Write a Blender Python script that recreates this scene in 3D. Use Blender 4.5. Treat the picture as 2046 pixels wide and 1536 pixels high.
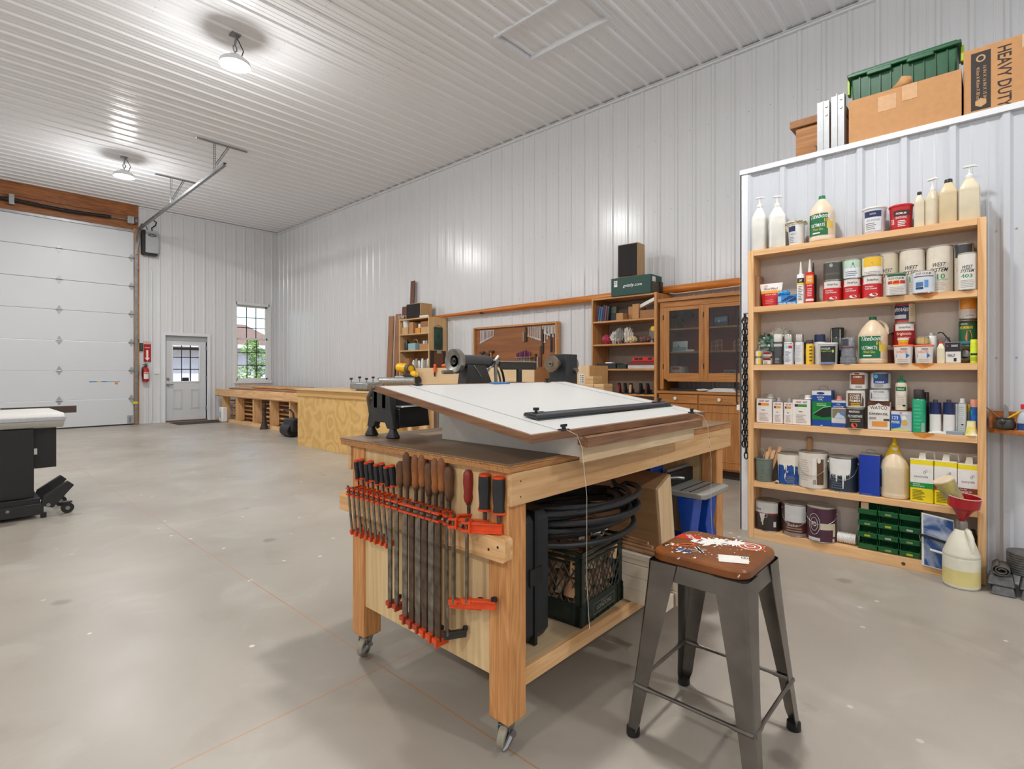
import bpy, math, random
from math import sin, cos, pi, radians
from mathutils import Vector, Matrix
for _o in list(bpy.data.objects): bpy.data.objects.remove(_o)
random.seed(7)
scn = bpy.context.scene
COL = scn.collection
# ---------------------------------------------------------------- camera
HC = 1.22                      # eye height
YAW = radians(47.65)           # camera turned right of +Y
FPX = 1060.0                   # focal length in photo pixels (2046 wide)
cam = bpy.data.objects.new('camera', bpy.data.cameras.new('camera')); COL.objects.link(cam)
cam.data.sensor_fit = 'HORIZONTAL'; cam.data.sensor_width = 36; cam.data.lens = 36*FPX/2046
cam.data.shift_y = -26/2046; cam.data.clip_start = 0.05; cam.data.clip_end = 300
cam.location = (0, 0, HC); cam.rotation_euler = (pi/2, 0, -YAW)
scn.camera = cam
scn.view_settings.view_transform = 'Standard'; scn.view_settings.look = 'None'
scn.view_settings.gamma = 1; scn.view_settings.use_curve_mapping = False
scn.view_settings.exposure = 0.0
# ---------------------------------------------------------------- sky and sun
w = bpy.data.worlds.new('sky'); scn.world = w; w.use_nodes = True
wn = w.node_tree; wn.nodes.clear()
_bg = wn.nodes.new('ShaderNodeBackground'); _ow = wn.nodes.new('ShaderNodeOutputWorld')
_sk = wn.nodes.new('ShaderNodeTexSky'); _sk.sky_type = 'NISHITA'; _sk.sun_disc = False
_sk.sun_elevation = radians(50); _sk.sun_rotation = radians(200); _sk.air_density = 1.0; _sk.dust_density = 1.5
wn.links.new(_sk.outputs[0], _bg.inputs[0]); _bg.inputs[1].default_value = 0.55
wn.links.new(_bg.outputs[0], _ow.inputs[0])
sun = bpy.data.objects.new('sun', bpy.data.lights.new('sun', 'SUN')); COL.objects.link(sun)
sun.data.energy = 6.5; sun.data.angle = radians(0.6); sun.data.color = (1, .96, .9)
sun.rotation_euler = (radians(42), 0, radians(-35))
FILL_W = 53
# the hall's ceiling lamps: two rows; (x, y)
LAMPS = [(2.33, 1.27), (2.33, 6.375), (2.33, 11.475), (2.33, -3.5), (-3.6, 1.27), (-3.6, 6.375), (-3.6, 11.475), (-3.6, -3.5)]
CEIL = 5.06
XW, YW, XL, YB = 6.54, 14.72, -6.4, -5.2     # long wall, far wall, left wall, back wall
# ---------------------------------------------------------------- where a line of sight meets a real plane
_S, _C = sin(YAW), cos(YAW)
def on_x(px, x, py=742):
    k = (px-1023)/FPX; d = x/(_S+_C*k); return Vector((x, d*(_C-_S*k), HC-(py-742)*d/FPX))
def on_y(px, y, py=742):
    k = (px-1023)/FPX; d = y/(_C-_S*k); return Vector((d*(_S+_C*k), y, HC-(py-742)*d/FPX))
def on_z(px, py, z=0):
    d = (HC-z)*FPX/(py-742); k = (px-1023)/FPX; return Vector((d*(_S+_C*k), d*(_C-_S*k), z))
# ---------------------------------------------------------------- materials
MATS = {}
def lin(c):
    return tuple(((v/255)/12.92 if v <= 10 else (((v/255)+.055)/1.055)**2.4) for v in c)
def _base(name):
    m = bpy.data.materials.new(name); m.use_nodes = True
    nt = m.node_tree; b = nt.nodes['Principled BSDF']; return m, nt, b
def N(nt, t, **kw):
    n = nt.nodes.new(t)
    for k, v in kw.items(): setattr(n, k, v)
    return n
def plain(c, rough=.5, metal=0, var=.06, bump=0, scale=30, spec=.5, coat=0):
    """sRGB 0-255 colour with a faint procedural mottling"""
    key = ('plain', c, rough, metal, var, bump, scale, coat)
    if key in MATS: return MATS[key]
    m, nt, b = _base('paint_%d_%d_%d' % c)
    tc = N(nt, 'ShaderNodeTexCoord'); no = N(nt, 'ShaderNodeTexNoise'); no.inputs['Scale'].default_value = scale
    no.inputs['Detail'].default_value = 3
    nt.links.new(tc.outputs['Object'], no.inputs['Vector'])
    r = N(nt, 'ShaderNodeValToRGB'); l = lin(c)
    r.color_ramp.elements[0].color = tuple(v*(1-var) for v in l)+(1,); r.color_ramp.elements[0].position = .3
    r.color_ramp.elements[1].color = tuple(min(1, v*(1+var)) for v in l)+(1,); r.color_ramp.elements[1].position = .7
    nt.links.new(no.outputs['Fac'], r.inputs[0]); nt.links.new(r.outputs[0], b.inputs['Base Color'])
    b.inputs['Roughness'].default_value = rough; b.inputs['Metallic'].default_value = metal
    if coat: b.inputs['Coat Weight'].default_value = coat
    if bump:
        bp = N(nt, 'ShaderNodeBump'); bp.inputs['Strength'].default_value = bump; bp.inputs['Distance'].default_value = .002
        nt.links.new(no.outputs['Fac'], bp.inputs['Height']); nt.links.new(bp.outputs[0], b.inputs['Normal'])
    MATS[key] = m; return m
def wood(c1, c2, axis='x', scale=1.0, rough=.5, ring=1.0, name='wood', knots=0, coat=0):
    """long-grain wood: noise stretched along axis"""
    key = ('wood', c1, c2, axis, scale, rough, ring, knots)
    if key in MATS: return MATS[key]
    m, nt, b = _base(name+'_'+axis)
    tc = N(nt, 'ShaderNodeTexCoord'); mp = N(nt, 'ShaderNodeMapping')
    s = {'x': (.06, 1, 1), 'y': (1, .06, 1), 'z': (1, 1, .06)}[axis]
    mp.inputs['Scale'].default_value = tuple(v*14*scale for v in s)
    nt.links.new(tc.outputs['Object'], mp.inputs['Vector'])
    n1 = N(nt, 'ShaderNodeTexNoise'); n1.inputs['Scale'].default_value = 1.0; n1.inputs['Detail'].default_value = 4; n1.inputs['Distortion'].default_value = .6
    nt.links.new(mp.outputs[0], n1.inputs['Vector'])
    ml = N(nt, 'ShaderNodeMath', operation='MULTIPLY'); ml.inputs[1].default_value = 9*ring
    fr = N(nt, 'ShaderNodeMath', operation='PINGPONG'); fr.inputs[1].default_value = 1
    nt.links.new(n1.outputs['Fac'], ml.inputs[0]); nt.links.new(ml.outputs[0], fr.inputs[0])
    n2 = N(nt, 'ShaderNodeTexNoise'); n2.inputs['Scale'].default_value = 6; n2.inputs['Detail'].default_value = 3
    nt.links.new(mp.outputs[0], n2.inputs['Vector'])
    mx = N(nt, 'ShaderNodeMath', operation='MULTIPLY_ADD'); mx.inputs[1].default_value = .55
    nt.links.new(fr.outputs[0], mx.inputs[0]); 
    m3 = N(nt, 'ShaderNodeMath', operation='MULTIPLY'); m3.inputs[1].default_value = .55
    nt.links.new(n2.outputs['Fac'], m3.inputs[0]); nt.links.new(m3.outputs[0], mx.inputs[2])
    r = N(nt, 'ShaderNodeValToRGB')
    r.color_ramp.elements[0].color = lin(c1)+(1,); r.color_ramp.elements[0].position = .15
    r.color_ramp.elements[1].color = lin(c2)+(1,); r.color_ramp.elements[1].position = .85
    nt.links.new(mx.outputs[0], r.inputs[0]); last = r.outputs[0]
    if knots:
        vo = N(nt, 'ShaderNodeTexVoronoi'); vo.inputs['Scale'].default_value = knots
        mp2 = N(nt, 'ShaderNodeMapping'); s2 = {'x': (.35, 1, 1), 'y': (1, .35, 1), 'z': (1, 1, .35)}[axis]
        mp2.inputs['Scale'].default_value = s2
        nt.links.new(tc.outputs['Object'], mp2.inputs['Vector']); nt.links.new(mp2.outputs[0], vo.inputs['Vector'])
        rk = N(nt, 'ShaderNodeValToRGB'); rk.color_ramp.elements[0].color = (1, 1, 1, 1); rk.color_ramp.elements[0].position = .03
        rk.color_ramp.elements[1].color = (0, 0, 0, 1); rk.color_ramp.elements[1].position = .08
        nt.links.new(vo.outputs['Distance'], rk.inputs[0])
        mk = N(nt, 'ShaderNodeMixRGB'); mk.inputs[2].default_value = tuple(v*.35 for v in lin(c1))+(1,)
        nt.links.new(rk.outputs[0], mk.inputs[0]); nt.links.new(last, mk.inputs[1]); last = mk.outputs[0]
    nt.links.new(last, b.inputs['Base Color'])
    b.inputs['Roughness'].default_value = rough
    if coat: b.inputs['Coat Weight'].default_value = coat
    bp = N(nt, 'ShaderNodeBump'); bp.inputs['Strength'].default_value = .15; bp.inputs['Distance'].default_value = .001
    nt.links.new(mx.outputs[0], bp.inputs['Height']); nt.links.new(bp.outputs[0], b.inputs['Normal'])
    MATS[key] = m; return m
def splat(c1, c2, scale=6, thr=.5, soft=.03, rough=.5, metal=0, detail=5, base=None, name='mottled'):
    """two colours split by a noise threshold (paint spills, grime)"""
    key = ('splat', c1, c2, scale, thr, rough, metal, detail)
    if key in MATS: return MATS[key]
    m, nt, b = _base(name)
    tc = N(nt, 'ShaderNodeTexCoord'); no = N(nt, 'ShaderNodeTexNoise'); no.inputs['Scale'].default_value = scale; no.inputs['Detail'].default_value = detail
    nt.links.new(tc.outputs['Object'], no.inputs['Vector'])
    r = N(nt, 'ShaderNodeValToRGB')
    r.color_ramp.elements[0].color = lin(c1)+(1,); r.color_ramp.elements[0].position = thr-soft
    r.color_ramp.elements[1].color = lin(c2)+(1,); r.color_ramp.elements[1].position = thr+soft
    nt.links.new(no.outputs['Fac'], r.inputs[0]); nt.links.new(r.outputs[0], b.inputs['Base Color'])
    b.inputs['Roughness'].default_value = rough; b.inputs['Metallic'].default_value = metal
    MATS[key] = m; return m
def glassy(c=(235, 240, 240), mixv=.12, rough=.02, name='glass'):
    """thin clear sheet: mostly see-through with a glossy reflection"""
    key = ('glass', c, mixv, rough)
    if key in MATS: return MATS[key]
    m, nt, b = _base(name); out = nt.nodes['Material Output']
    t = N(nt, 'ShaderNodeBsdfTransparent'); t.inputs[0].default_value = lin(c)+(1,)
    g = N(nt, 'ShaderNodeBsdfGlossy'); g.inputs['Roughness'].default_value = rough
    fn = N(nt, 'ShaderNodeFresnel'); fn.inputs[0].default_value = 1.45
    ad = N(nt, 'ShaderNodeMath', operation='ADD'); ad.inputs[1].default_value = mixv-.04; ad.use_clamp = True
    nt.links.new(fn.outputs[0], ad.inputs[0])
    x = N(nt, 'ShaderNodeMixShader'); nt.links.new(ad.outputs[0], x.inputs[0])
    nt.links.new(t.outputs[0], x.inputs[1]); nt.links.new(g.outputs[0], x.inputs[2]); nt.links.new(x.outputs[0], out.inputs[0])
    MATS[key] = m; return m
def milky(c, rough=.35, trans=.25):
    """translucent plastic"""
    key = ('milky', c, rough, trans)
    if key in MATS: return MATS[key]
    m, nt, b = _base('translucent_plastic'); b.inputs['Base Color'].default_value = lin(c)+(1,)
    no = N(nt, 'ShaderNodeTexNoise'); no.inputs['Scale'].default_value = 9; tc = N(nt, 'ShaderNodeTexCoord')
    nt.links.new(tc.outputs['Object'], no.inputs['Vector'])
    r = N(nt, 'ShaderNodeValToRGB'); r.color_ramp.elements[0].color = tuple(v*.88 for v in lin(c))+(1,); r.color_ramp.elements[1].color = lin(c)+(1,)
    r.color_ramp.elements[0].position = .35; r.color_ramp.elements[1].position = .6
    nt.links.new(no.outputs['Fac'], r.inputs[0]); nt.links.new(r.outputs[0], b.inputs['Base Color'])
    b.inputs['Roughness'].default_value = rough
    b.inputs['Subsurface Weight'].default_value = trans; b.inputs['Subsurface Radius'].default_value = (.02, .02, .015)
    MATS[key] = m; return m
def emis(c, s):
    m, nt, b = _base('lamp_glow'); b.inputs['Emission Color'].default_value = lin(c)+(1,); b.inputs['Emission Strength'].default_value = s
    b.inputs['Base Color'].default_value = (1, 1, 1, 1); return m
# ---------------------------------------------------------------- mesh builder
_TX = {}
def text_geo(s):
    """outline of a word, 0..1 in both directions"""
    if s in _TX: return _TX[s]
    cu = bpy.data.curves.new('t', 'FONT'); cu.body = s; cu.resolution_u = 2; cu.offset = .012
    ob = bpy.data.objects.new('t', cu); COL.objects.link(ob)
    dg = bpy.context.evaluated_depsgraph_get(); me = bpy.data.meshes.new_from_object(ob.evaluated_get(dg))
    vs = [v.co.copy() for v in me.vertices]; fs = [tuple(p.vertices) for p in me.polygons]
    bpy.data.objects.remove(ob); bpy.data.curves.remove(cu); bpy.data.meshes.remove(me)
    if not vs: _TX[s] = ([], []); return _TX[s]
    x0 = min(v.x for v in vs); x1 = max(v.x for v in vs); y0 = min(v.y for v in vs); y1 = max(v.y for v in vs)
    _TX[s] = ([((v.x-x0)/(x1-x0), (v.y-y0)/(y1-y0)) for v in vs], fs); return _TX[s]
class MB:
    def __init__(self, off=(0, 0, 0)):
        self.v = []; self.f = []; self.m = []; self.M = Matrix.Identity(4); self.off = Vector(off)
    def T(self, loc=(0, 0, 0), rot=(0, 0, 0)):
        from mathutils import Euler
        self.M = Matrix.Translation(loc) @ Euler(rot).to_matrix().to_4x4(); return self
    def add(self, vs, fs, m):
        b = len(self.v)
        self.v += [self.M @ Vector(p) - self.off for p in vs]
        self.f += [tuple(i+b for i in f) for f in fs]; self.m += [m]*len(fs); return self
    def box(self, x0, x1, y0, y1, z0, z1, m):
        x0, x1 = min(x0, x1), max(x0, x1); y0, y1 = min(y0, y1), max(y0, y1); z0, z1 = min(z0, z1), max(z0, z1)
        v = [(x, y, z) for z in (z0, z1) for y in (y0, y1) for x in (x0, x1)]
        return self.add(v, [(0, 2, 3, 1), (4, 5, 7, 6), (0, 1, 5, 4), (2, 6, 7, 3), (0, 4, 6, 2), (1, 3, 7, 5)], m)
    def prism(self, poly, ax, a0, a1, m):
        """poly: 2D outline in the two other axes (in order), extruded along ax"""
        n = len(poly)
        def p(q, a): return {'x': (a, q[0], q[1]), 'y': (q[0], a, q[1]), 'z': (q[0], q[1], a)}[ax]
        v = [p(q, a0) for q in poly]+[p(q, a1) for q in poly]
        f = [tuple(range(n)), tuple(range(2*n-1, n-1, -1))]+[(i, i+n, (i+1) % n+n, (i+1) % n) for i in range(n)]
        return self.add(v, f, m)
    def tube(self, pts, r, m, n=8, closed=False, cap=True):
        pts = [Vector(p) for p in pts]; k = len(pts); rs = r if isinstance(r, (list, tuple)) else [r]*k
        vs = []; up = None
        for i, p in enumerate(pts):
            a = pts[(i-1) % k] if (closed or i) else p; b = pts[(i+1) % k] if (closed or i < k-1) else p
            t = (b-a).normalized()
            if up is None:
                up = Vector((0, 0, 1)) if abs(t.z) < .9 else Vector((1, 0, 0))
            u = up - t*up.dot(t)
            if u.length < 1e-5: u = t.orthogonal()
            u.normalize(); up = u; w_ = t.cross(u)
            for j in range(n):
                an = 2*pi*j/n; vs.append(p+(u*cos(an)+w_*sin(an))*rs[i])
        fs = []
        for i in range(k if closed else k-1):
            for j in range(n):
                a = i*n+j; b = i*n+(j+1) % n; c = ((i+1) % k)*n+(j+1) % n; d = ((i+1) % k)*n+j; fs.append((a, b, c, d))
        if cap and not closed: fs += [tuple(range(n-1, -1, -1)), tuple((k-1)*n+j for j in range(n))]
        return self.add(vs, fs, m)
    def cyl(self, p0, p1, r, m, r1=None, n=20, cap=True):
        return self.tube([p0, p1], [r, r if r1 is None else r1], m, n=n, cap=cap)
    def lathe(self, prof, m, n=28, c=(0, 0), sx=1, sy=1, sq=0):
        """prof [(r, z)] spun about a vertical axis; sq>0 squares the section"""
        vs = []
        for r, z in prof:
            for j in range(n):
                a = 2*pi*j/n; x, y = cos(a), sin(a)
                if sq:
                    q = (abs(x)**sq+abs(y)**sq)**(-1/sq); x *= q; y *= q
                vs.append((c[0]+x*r*sx, c[1]+y*r*sy, z))
        fs = []
        for i in range(len(prof)-1):
            for j in range(n): fs.append((i*n+j, i*n+(j+1) % n, (i+1)*n+(j+1) % n, (i+1)*n+j))
        if prof[0][0] > 1e-6: fs.append(tuple(range(n-1, -1, -1)))
        if prof[-1][0] > 1e-6: fs.append(tuple((len(prof)-1)*n+j for j in range(n)))
        return self.add(vs, fs, m)
    def grid(self, fn, nu, nv, m):
        vs = [fn(i/nu, j/nv) for j in range(nv+1) for i in range(nu+1)]
        fs = [(j*(nu+1)+i, j*(nu+1)+i+1, (j+1)*(nu+1)+i+1, (j+1)*(nu+1)+i) for j in range(nv) for i in range(nu)]
        return self.add(vs, fs, m)
    def patch(self, mp, u0, u1, v0, v1, m, e=0, n=8):
        return self.grid(lambda a, b: mp(u0+(u1-u0)*a, v0+(v1-v0)*b, e), n, 1, m)
    def poly(self, mp, pts, m, e=0):
        return self.add([mp(u, v, e) for u, v in pts], [tuple(range(len(pts)))], m)
    def disc(self, mp, u, v, ru, rv, m, e=0, n=20):
        return self.poly(mp, [(u+ru*cos(2*pi*i/n), v+rv*sin(2*pi*i/n)) for i in range(n)], m, e)
    def ringp(self, mp, u, v, ru, rv, t, m, e=0, n=24):
        vs = []; 
        for i in range(n):
            a = 2*pi*i/n; vs += [mp(u+ru*cos(a), v+rv*sin(a), e), mp(u+(ru-t)*cos(a), v+(rv-t)*sin(a), e)]
        return self.add(vs, [(2*i, (2*i+2) % (2*n), (2*i+3) % (2*n), 2*i+1) for i in range(n)], m)
    def text(self, mp, s, u, v, wd, h, m, e=0, sl=0, rot=0):
        """word centred on (u, v), wd wide and h high"""
        vs, fs = text_geo(s); c, s_ = cos(rot), sin(rot); o = []
        for x, y in vs:
            a = (x-.5)*wd+sl*(y-.5)*h; b = (y-.5)*h; o.append(mp(u+a*c-b*s_, v+a*s_+b*c, e))
        return self.add(o, fs, m)
    def blob(self, c, rx, ry, rz, m, amp=.2, fr=3, n=14, seed=0):
        ph = random.Random(seed); p = [ph.uniform(0, 6) for _ in range(6)]
        def fn(a, b):
            th = 2*pi*a; f = pi*b; d = Vector((sin(f)*cos(th), sin(f)*sin(th), cos(f)))
            k = 1+amp*(sin(fr*d.x*2+p[0])*cos(fr*d.y*2+p[1])+.6*sin(fr*2*d.z*2+p[2]+fr*d.x*3))*.7
            return (c[0]+d.x*rx*k, c[1]+d.y*ry*k, c[2]+d.z*rz*k)
        return self.grid(fn, n*2, n, m)
def flat_map(y=0): return lambda u, v, e=0: (u, y-e, v)
def cyl_map(r, rot=0, r1=None, h=1):
    def mp(u, v, e=0):
        rr = r if r1 is None else r+(r1-r)*v/h
        a = u/r+rot; return ((rr+e)*sin(a), -(rr+e)*cos(a), v)
    return mp
def build(name, mb, parent=None, bevel=0, sharp=32):
    me = bpy.data.meshes.new(name); me.from_pydata([tuple(v) for v in mb.v], [], mb.f)
    slots = []
    for mm in mb.m:
        if mm not in slots: slots.append(mm)
    for s in slots: me.materials.append(s)
    idx = {id(s): i for i, s in enumerate(slots)}
    me.polygons.foreach_set('material_index', [idx[id(x)] for x in mb.m])
    me.polygons.foreach_set('use_smooth', [True]*len(mb.f)); me.update()
    me.set_sharp_from_angle(angle=radians(sharp))
    o = bpy.data.objects.new(name, me); COL.objects.link(o)
    if parent is not None: o.parent = parent
    if bevel:
        b = o.modifiers.new('bevel', 'BEVEL'); b.width = bevel; b.segments = 2; b.limit_method = 'ANGLE'; b.angle_limit = radians(50)
    return o
def tag(o, label, cat, group=None, kind=None):
    o['label'] = label; o['category'] = cat
    if group: o['group'] = group
    if kind: o['kind'] = kind
    return o
def thing(name, label, cat, loc=(0, 0, 0), rz=0, group=None, rot=None):
    o = bpy.data.objects.new(name, None); o.empty_display_size = .05; COL.objects.link(o)
    o.location = loc; o.rotation_euler = rot if rot else (0, 0, rz); return tag(o, label, cat, group)
def struct(name, mb, parent=None, bevel=0):
    o = build(name, mb, parent, bevel)
    if parent is None: o['kind'] = 'structure'
    return o
def copy_tree(o, parent=None):
    c = o.copy(); COL.objects.link(c); c.parent = parent
    for ch in [x for x in bpy.data.objects if x.parent == o]: copy_tree(ch, c)
    return c
def one(name, mb, label, cat, group=None, bevel=0, loc=None, rz=0, kind=None, rot=None):
    o = build(name, mb, None, bevel)
    if loc is not None: o.location = loc
    o.rotation_euler = rot if rot else (0, 0, rz); return tag(o, label, cat, group, kind)
# ================================================================ the setting
def wall_paint(name, c, rough=.28, var=.03):
    m, nt, b = _base(name)
    tc = N(nt, 'ShaderNodeTexCoord'); no = N(nt, 'ShaderNodeTexNoise'); no.inputs['Scale'].default_value = 1.3; no.inputs['Detail'].default_value = 4
    nt.links.new(tc.outputs['Object'], no.inputs['Vector'])
    r = N(nt, 'ShaderNodeValToRGB'); l = lin(c)
    r.color_ramp.elements[0].color = tuple(v*(1-var) for v in l)+(1,); r.color_ramp.elements[1].color = l+(1,)
    nt.links.new(no.outputs['Fac'], r.inputs[0]); nt.links.new(r.outputs[0], b.inputs['Base Color'])
    b.inputs['Roughness'].default_value = rough
    n2 = N(nt, 'ShaderNodeTexNoise'); n2.inputs['Scale'].default_value = 5; nt.links.new(tc.outputs['Object'], n2.inputs['Vector'])
    bp = N(nt, 'ShaderNodeBump'); bp.inputs['Strength'].default_value = .06; bp.inputs['Distance'].default_value = .01
    nt.links.new(n2.outputs['Fac'], bp.inputs['Height']); nt.links.new(bp.outputs[0], b.inputs['Normal'])
    return m
M_WALL = wall_paint('white_steel_panel', (224, 225, 227), .22)
M_CEIL = wall_paint('white_steel_ceiling', (240, 241, 244), .26)
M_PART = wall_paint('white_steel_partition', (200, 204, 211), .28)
M_TRIM = plain((228, 230, 234), .35, var=.02)
M_SCREW = plain((150, 152, 156), .4, metal=.6)
PITCH = .242
def rib_profile(a0, a1, phase):
    """steel siding section: big ribs every PITCH, two low pencil ribs between"""
    pts = []
    k = math.floor((a0-phase)/PITCH)-1
    raw = []
    while True:
        s = phase+k*PITCH
        if s > a1+PITCH: break
        raw += [(s-.030, 0), (s-.014, .019), (s+.014, .019), (s+.030, 0)]
        for q in (.085, .157):
            raw += [(s+q-.009, 0), (s+q-.004, .0032), (s+q+.004, .0032), (s+q+.009, 0)]
        k += 1
    def at(a):
        for (x0, h0), (x1, h1) in zip(raw, raw[1:]):
            if x0 <= a <= x1: return h0+(h1-h0)*(a-x0)/(x1-x0)
        return 0
    pts = [(a0, at(a0))]+[p for p in raw if a0 < p[0] < a1]+[(a1, at(a1))]
    return pts
def rib_wall(mb, mp, a0, a1, b0, b1, phase, m, n=1):
    """mp(a, b, out)"""
    pr = rib_profile(a0, a1, phase); k = len(pr)
    vs = [mp(a, b0+(b1-b0)*j/n, h) for j in range(n+1) for a, h in pr]
    fs = [(j*k+i, j*k+i+1, (j+1)*k+i+1, (j+1)*k+i) for j in range(n) for i in range(k-1)]
    mb.add(vs, fs, m)
def screws(mb, mp, a0, a1, bs, phase, m):
    k = math.ceil((a0-phase)/PITCH)
    while phase+k*PITCH < a1-.05:
        for b in bs:
            for q in (.045, .2):
                a = phase+k*PITCH+q
                if a < a1: 
                    v = [mp(a+.006*cos(t), b+.006*sin(t), .0025) for t in (0, 1.05, 2.1, 3.14, 4.19, 5.24)]
                    mb.add(v, [(0, 1, 2, 3, 4, 5)], m)
        k += 1
# floor ----------------------------------------------------------------
m, nt, b = _base('polished_concrete')
tc = N(nt, 'ShaderNodeTexCoord')
def noise(sc, det=4, dist=0):
    n = N(nt, 'ShaderNodeTexNoise'); n.inputs['Scale'].default_value = sc; n.inputs['Detail'].default_value = det; n.inputs['Distortion'].default_value = dist
    nt.links.new(tc.outputs['Object'], n.inputs['Vector']); return n
def ramp(src, p0, c0, p1, c1):
    r = N(nt, 'ShaderNodeValToRGB'); r.color_ramp.elements[0].position = p0; r.color_ramp.elements[0].color = tuple(c0)+(1,)
    r.color_ramp.elements[1].position = p1; r.color_ramp.elements[1].color = tuple(c1)+(1,)
    nt.links.new(src, r.inputs[0]); return r
def mixc(fac, c1, c2):
    x = N(nt, 'ShaderNodeMixRGB'); nt.links.new(fac, x.inputs[0])
    for i, c in ((1, c1), (2, c2)):
        if hasattr(c, 'links'): nt.links.new(c, x.inputs[i])
        else: x.inputs[i].default_value = tuple(c)+(1,)
    return x
A1 = ramp(noise(.7, 5, .4).outputs['Fac'], .3, lin((152, 144, 132)), .72, lin((177, 169, 158)))
A2 = ramp(noise(2.6, 6, .8).outputs['Fac'], .56, (0, 0, 0), .78, (.45, .45, .45))
cc = mixc(A2.outputs[0], A1.outputs[0], lin((194, 190, 181)))
A3 = ramp(noise(1.7, 5, 1.2).outputs['Fac'], .60, (0, 0, 0), .74, (.55, .55, .55))
cc = mixc(A3.outputs[0], cc.outputs[0], lin((146, 135, 120)))
# pale paint drips and dark oil spots
vo = N(nt, 'ShaderNodeTexVoronoi'); vo.inputs['Scale'].default_value = 5.2; nt.links.new(tc.outputs['Object'], vo.inputs['Vector'])
D1 = ramp(vo.outputs['Distance'], .055, (1, 1, 1), .075, (0, 0, 0))
gate = ramp(noise(.9, 2).outputs['Fac'], .44, (0, 0, 0), .52, (.8, .8, .8))
mu = N(nt, 'ShaderNodeMixRGB', blend_type='MULTIPLY'); mu.inputs[0].default_value = 1
nt.links.new(D1.outputs[0], mu.inputs[1]); nt.links.new(gate.outputs[0], mu.inputs[2])
cc = mixc(mu.outputs[0], cc.outputs[0], lin((226, 220, 208)))
vo2 = N(nt, 'ShaderNodeTexVoronoi'); vo2.inputs['Scale'].default_value = 1.6; nt.links.new(tc.outputs['Object'], vo2.inputs['Vector'])
nd = noise(14, 3)
ad = N(nt, 'ShaderNodeMath', operation='MULTIPLY_ADD'); ad.inputs[1].default_value = .09; nt.links.new(nd.outputs['Fac'], ad.inputs[0]); nt.links.new(vo2.outputs['Distance'], ad.inputs[2])
D2 = ramp(ad.outputs[0], .095, (.55, .55, .55), .135, (0, 0, 0))
cc = mixc(D2.outputs[0], cc.outputs[0], lin((112, 104, 96)))
# saw-cut joints, filled with a dull orange sealant
sp = N(nt, 'ShaderNodeSeparateXYZ'); nt.links.new(tc.outputs['Object'], sp.inputs[0])
def joint(axis, pos, wd):
    s = N(nt, 'ShaderNodeMath', operation='SUBTRACT'); nt.links.new(sp.outputs[axis], s.inputs[0]); s.inputs[1].default_value = pos
    wv = N(nt, 'ShaderNodeMath', operation='MULTIPLY_ADD'); wv.inputs[1].default_value = .012; nt.links.new(noise(1.5, 4).outputs['Fac'], wv.inputs[0]); nt.links.new(s.outputs[0], wv.inputs[2])
    s2 = N(nt, 'ShaderNodeMath', operation='SUBTRACT'); nt.links.new(wv.outputs[0], s2.inputs[0]); s2.inputs[1].default_value = .006
    a = N(nt, 'ShaderNodeMath', operation='ABSOLUTE'); nt.links.new(s2.outputs[0], a.inputs[0])
    l = N(nt, 'ShaderNodeMath', operation='LESS_THAN'); nt.links.new(a.outputs[0], l.inputs[0]); l.inputs[1].default_value = wd; return l.outputs[0]
tot = None
for ax, pos in ((0, 1.26), (0, 4.56), (0, -2.04), (1, 1.87), (1, 5.17), (1, 8.47), (1, 11.7), (1, -1.4)):
    j = joint(ax, pos, .003 if pos in (1.26, 1.87) else .003)
    if tot is None: tot = j
    else:
        mxx = N(nt, 'ShaderNodeMath', operation='MAXIMUM'); nt.links.new(tot, mxx.inputs[0]); nt.links.new(j, mxx.inputs[1]); tot = mxx.outputs[0]
cc = mixc(tot, cc.outputs[0], lin((176, 132, 100)))
nt.links.new(cc.outputs[0], b.inputs['Base Color'])
rr = ramp(noise(1.4, 5, .6).outputs['Fac'], .3, (.31,)*3, .75, (.48,)*3)
nt.links.new(rr.outputs[0], b.inputs['Roughness'])
bp = N(nt, 'ShaderNodeBump'); bp.inputs['Strength'].default_value = .12; bp.inputs['Distance'].default_value = .01
nt.links.new(noise(3.5, 5).outputs['Fac'], bp.inputs['Height']); nt.links.new(bp.outputs[0], b.inputs['Normal'])
M_FLOOR = m
struct('floor', MB().box(XL-.2, XW+.2, YB-.2, YW+.2, -.12, 0, M_FLOOR))
# ceiling: ribs run along X, hatch opening left free -----------------------
HX0, HX1, HY0, HY1 = 4.37, 4.95, 3.10, 4.215
c = MB(); cm = lambda a, b_, h: (b_, a, CEIL-h)
for a0, a1, b0, b1 in ((YB, HY0, XL, XW), (HY1, YW, XL, XW), (HY0, HY1, XL, HX0), (HY0, HY1, HX1, XW)):
    rib_wall(c, cm, a0, a1, b0, b1, .06, M_CEIL)
screws(c, cm, 2.0, YW, (0.4, 1.6, 2.8, 4.0, 5.2), .06, M_SCREW)
c.box(XL-.2, XW+.2, YB-.2, YW+.2, CEIL+.3, CEIL+.4, M_CEIL)
struct('ceiling', c)
h = MB(); hm = lambda a, b_, o: (b_, a, CEIL+.035-o)
rib_wall(h, hm, HY0, HY1, HX0, HX1, .06, M_CEIL)
for x0, x1, y0, y1 in ((HX0-.03, HX0, HY0-.03, HY1+.03), (HX1, HX1+.03, HY0-.03, HY1+.03), (HX0, HX1, HY0-.03, HY0), (HX0, HX1, HY1, HY1+.03)):
    h.box(x0, x1, y0, y1, CEIL-.03, CEIL+.06, M_TRIM)
hh = one('ceiling_hatch', h, 'white framed access hatch set into the ribbed ceiling', 'hatch')
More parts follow.
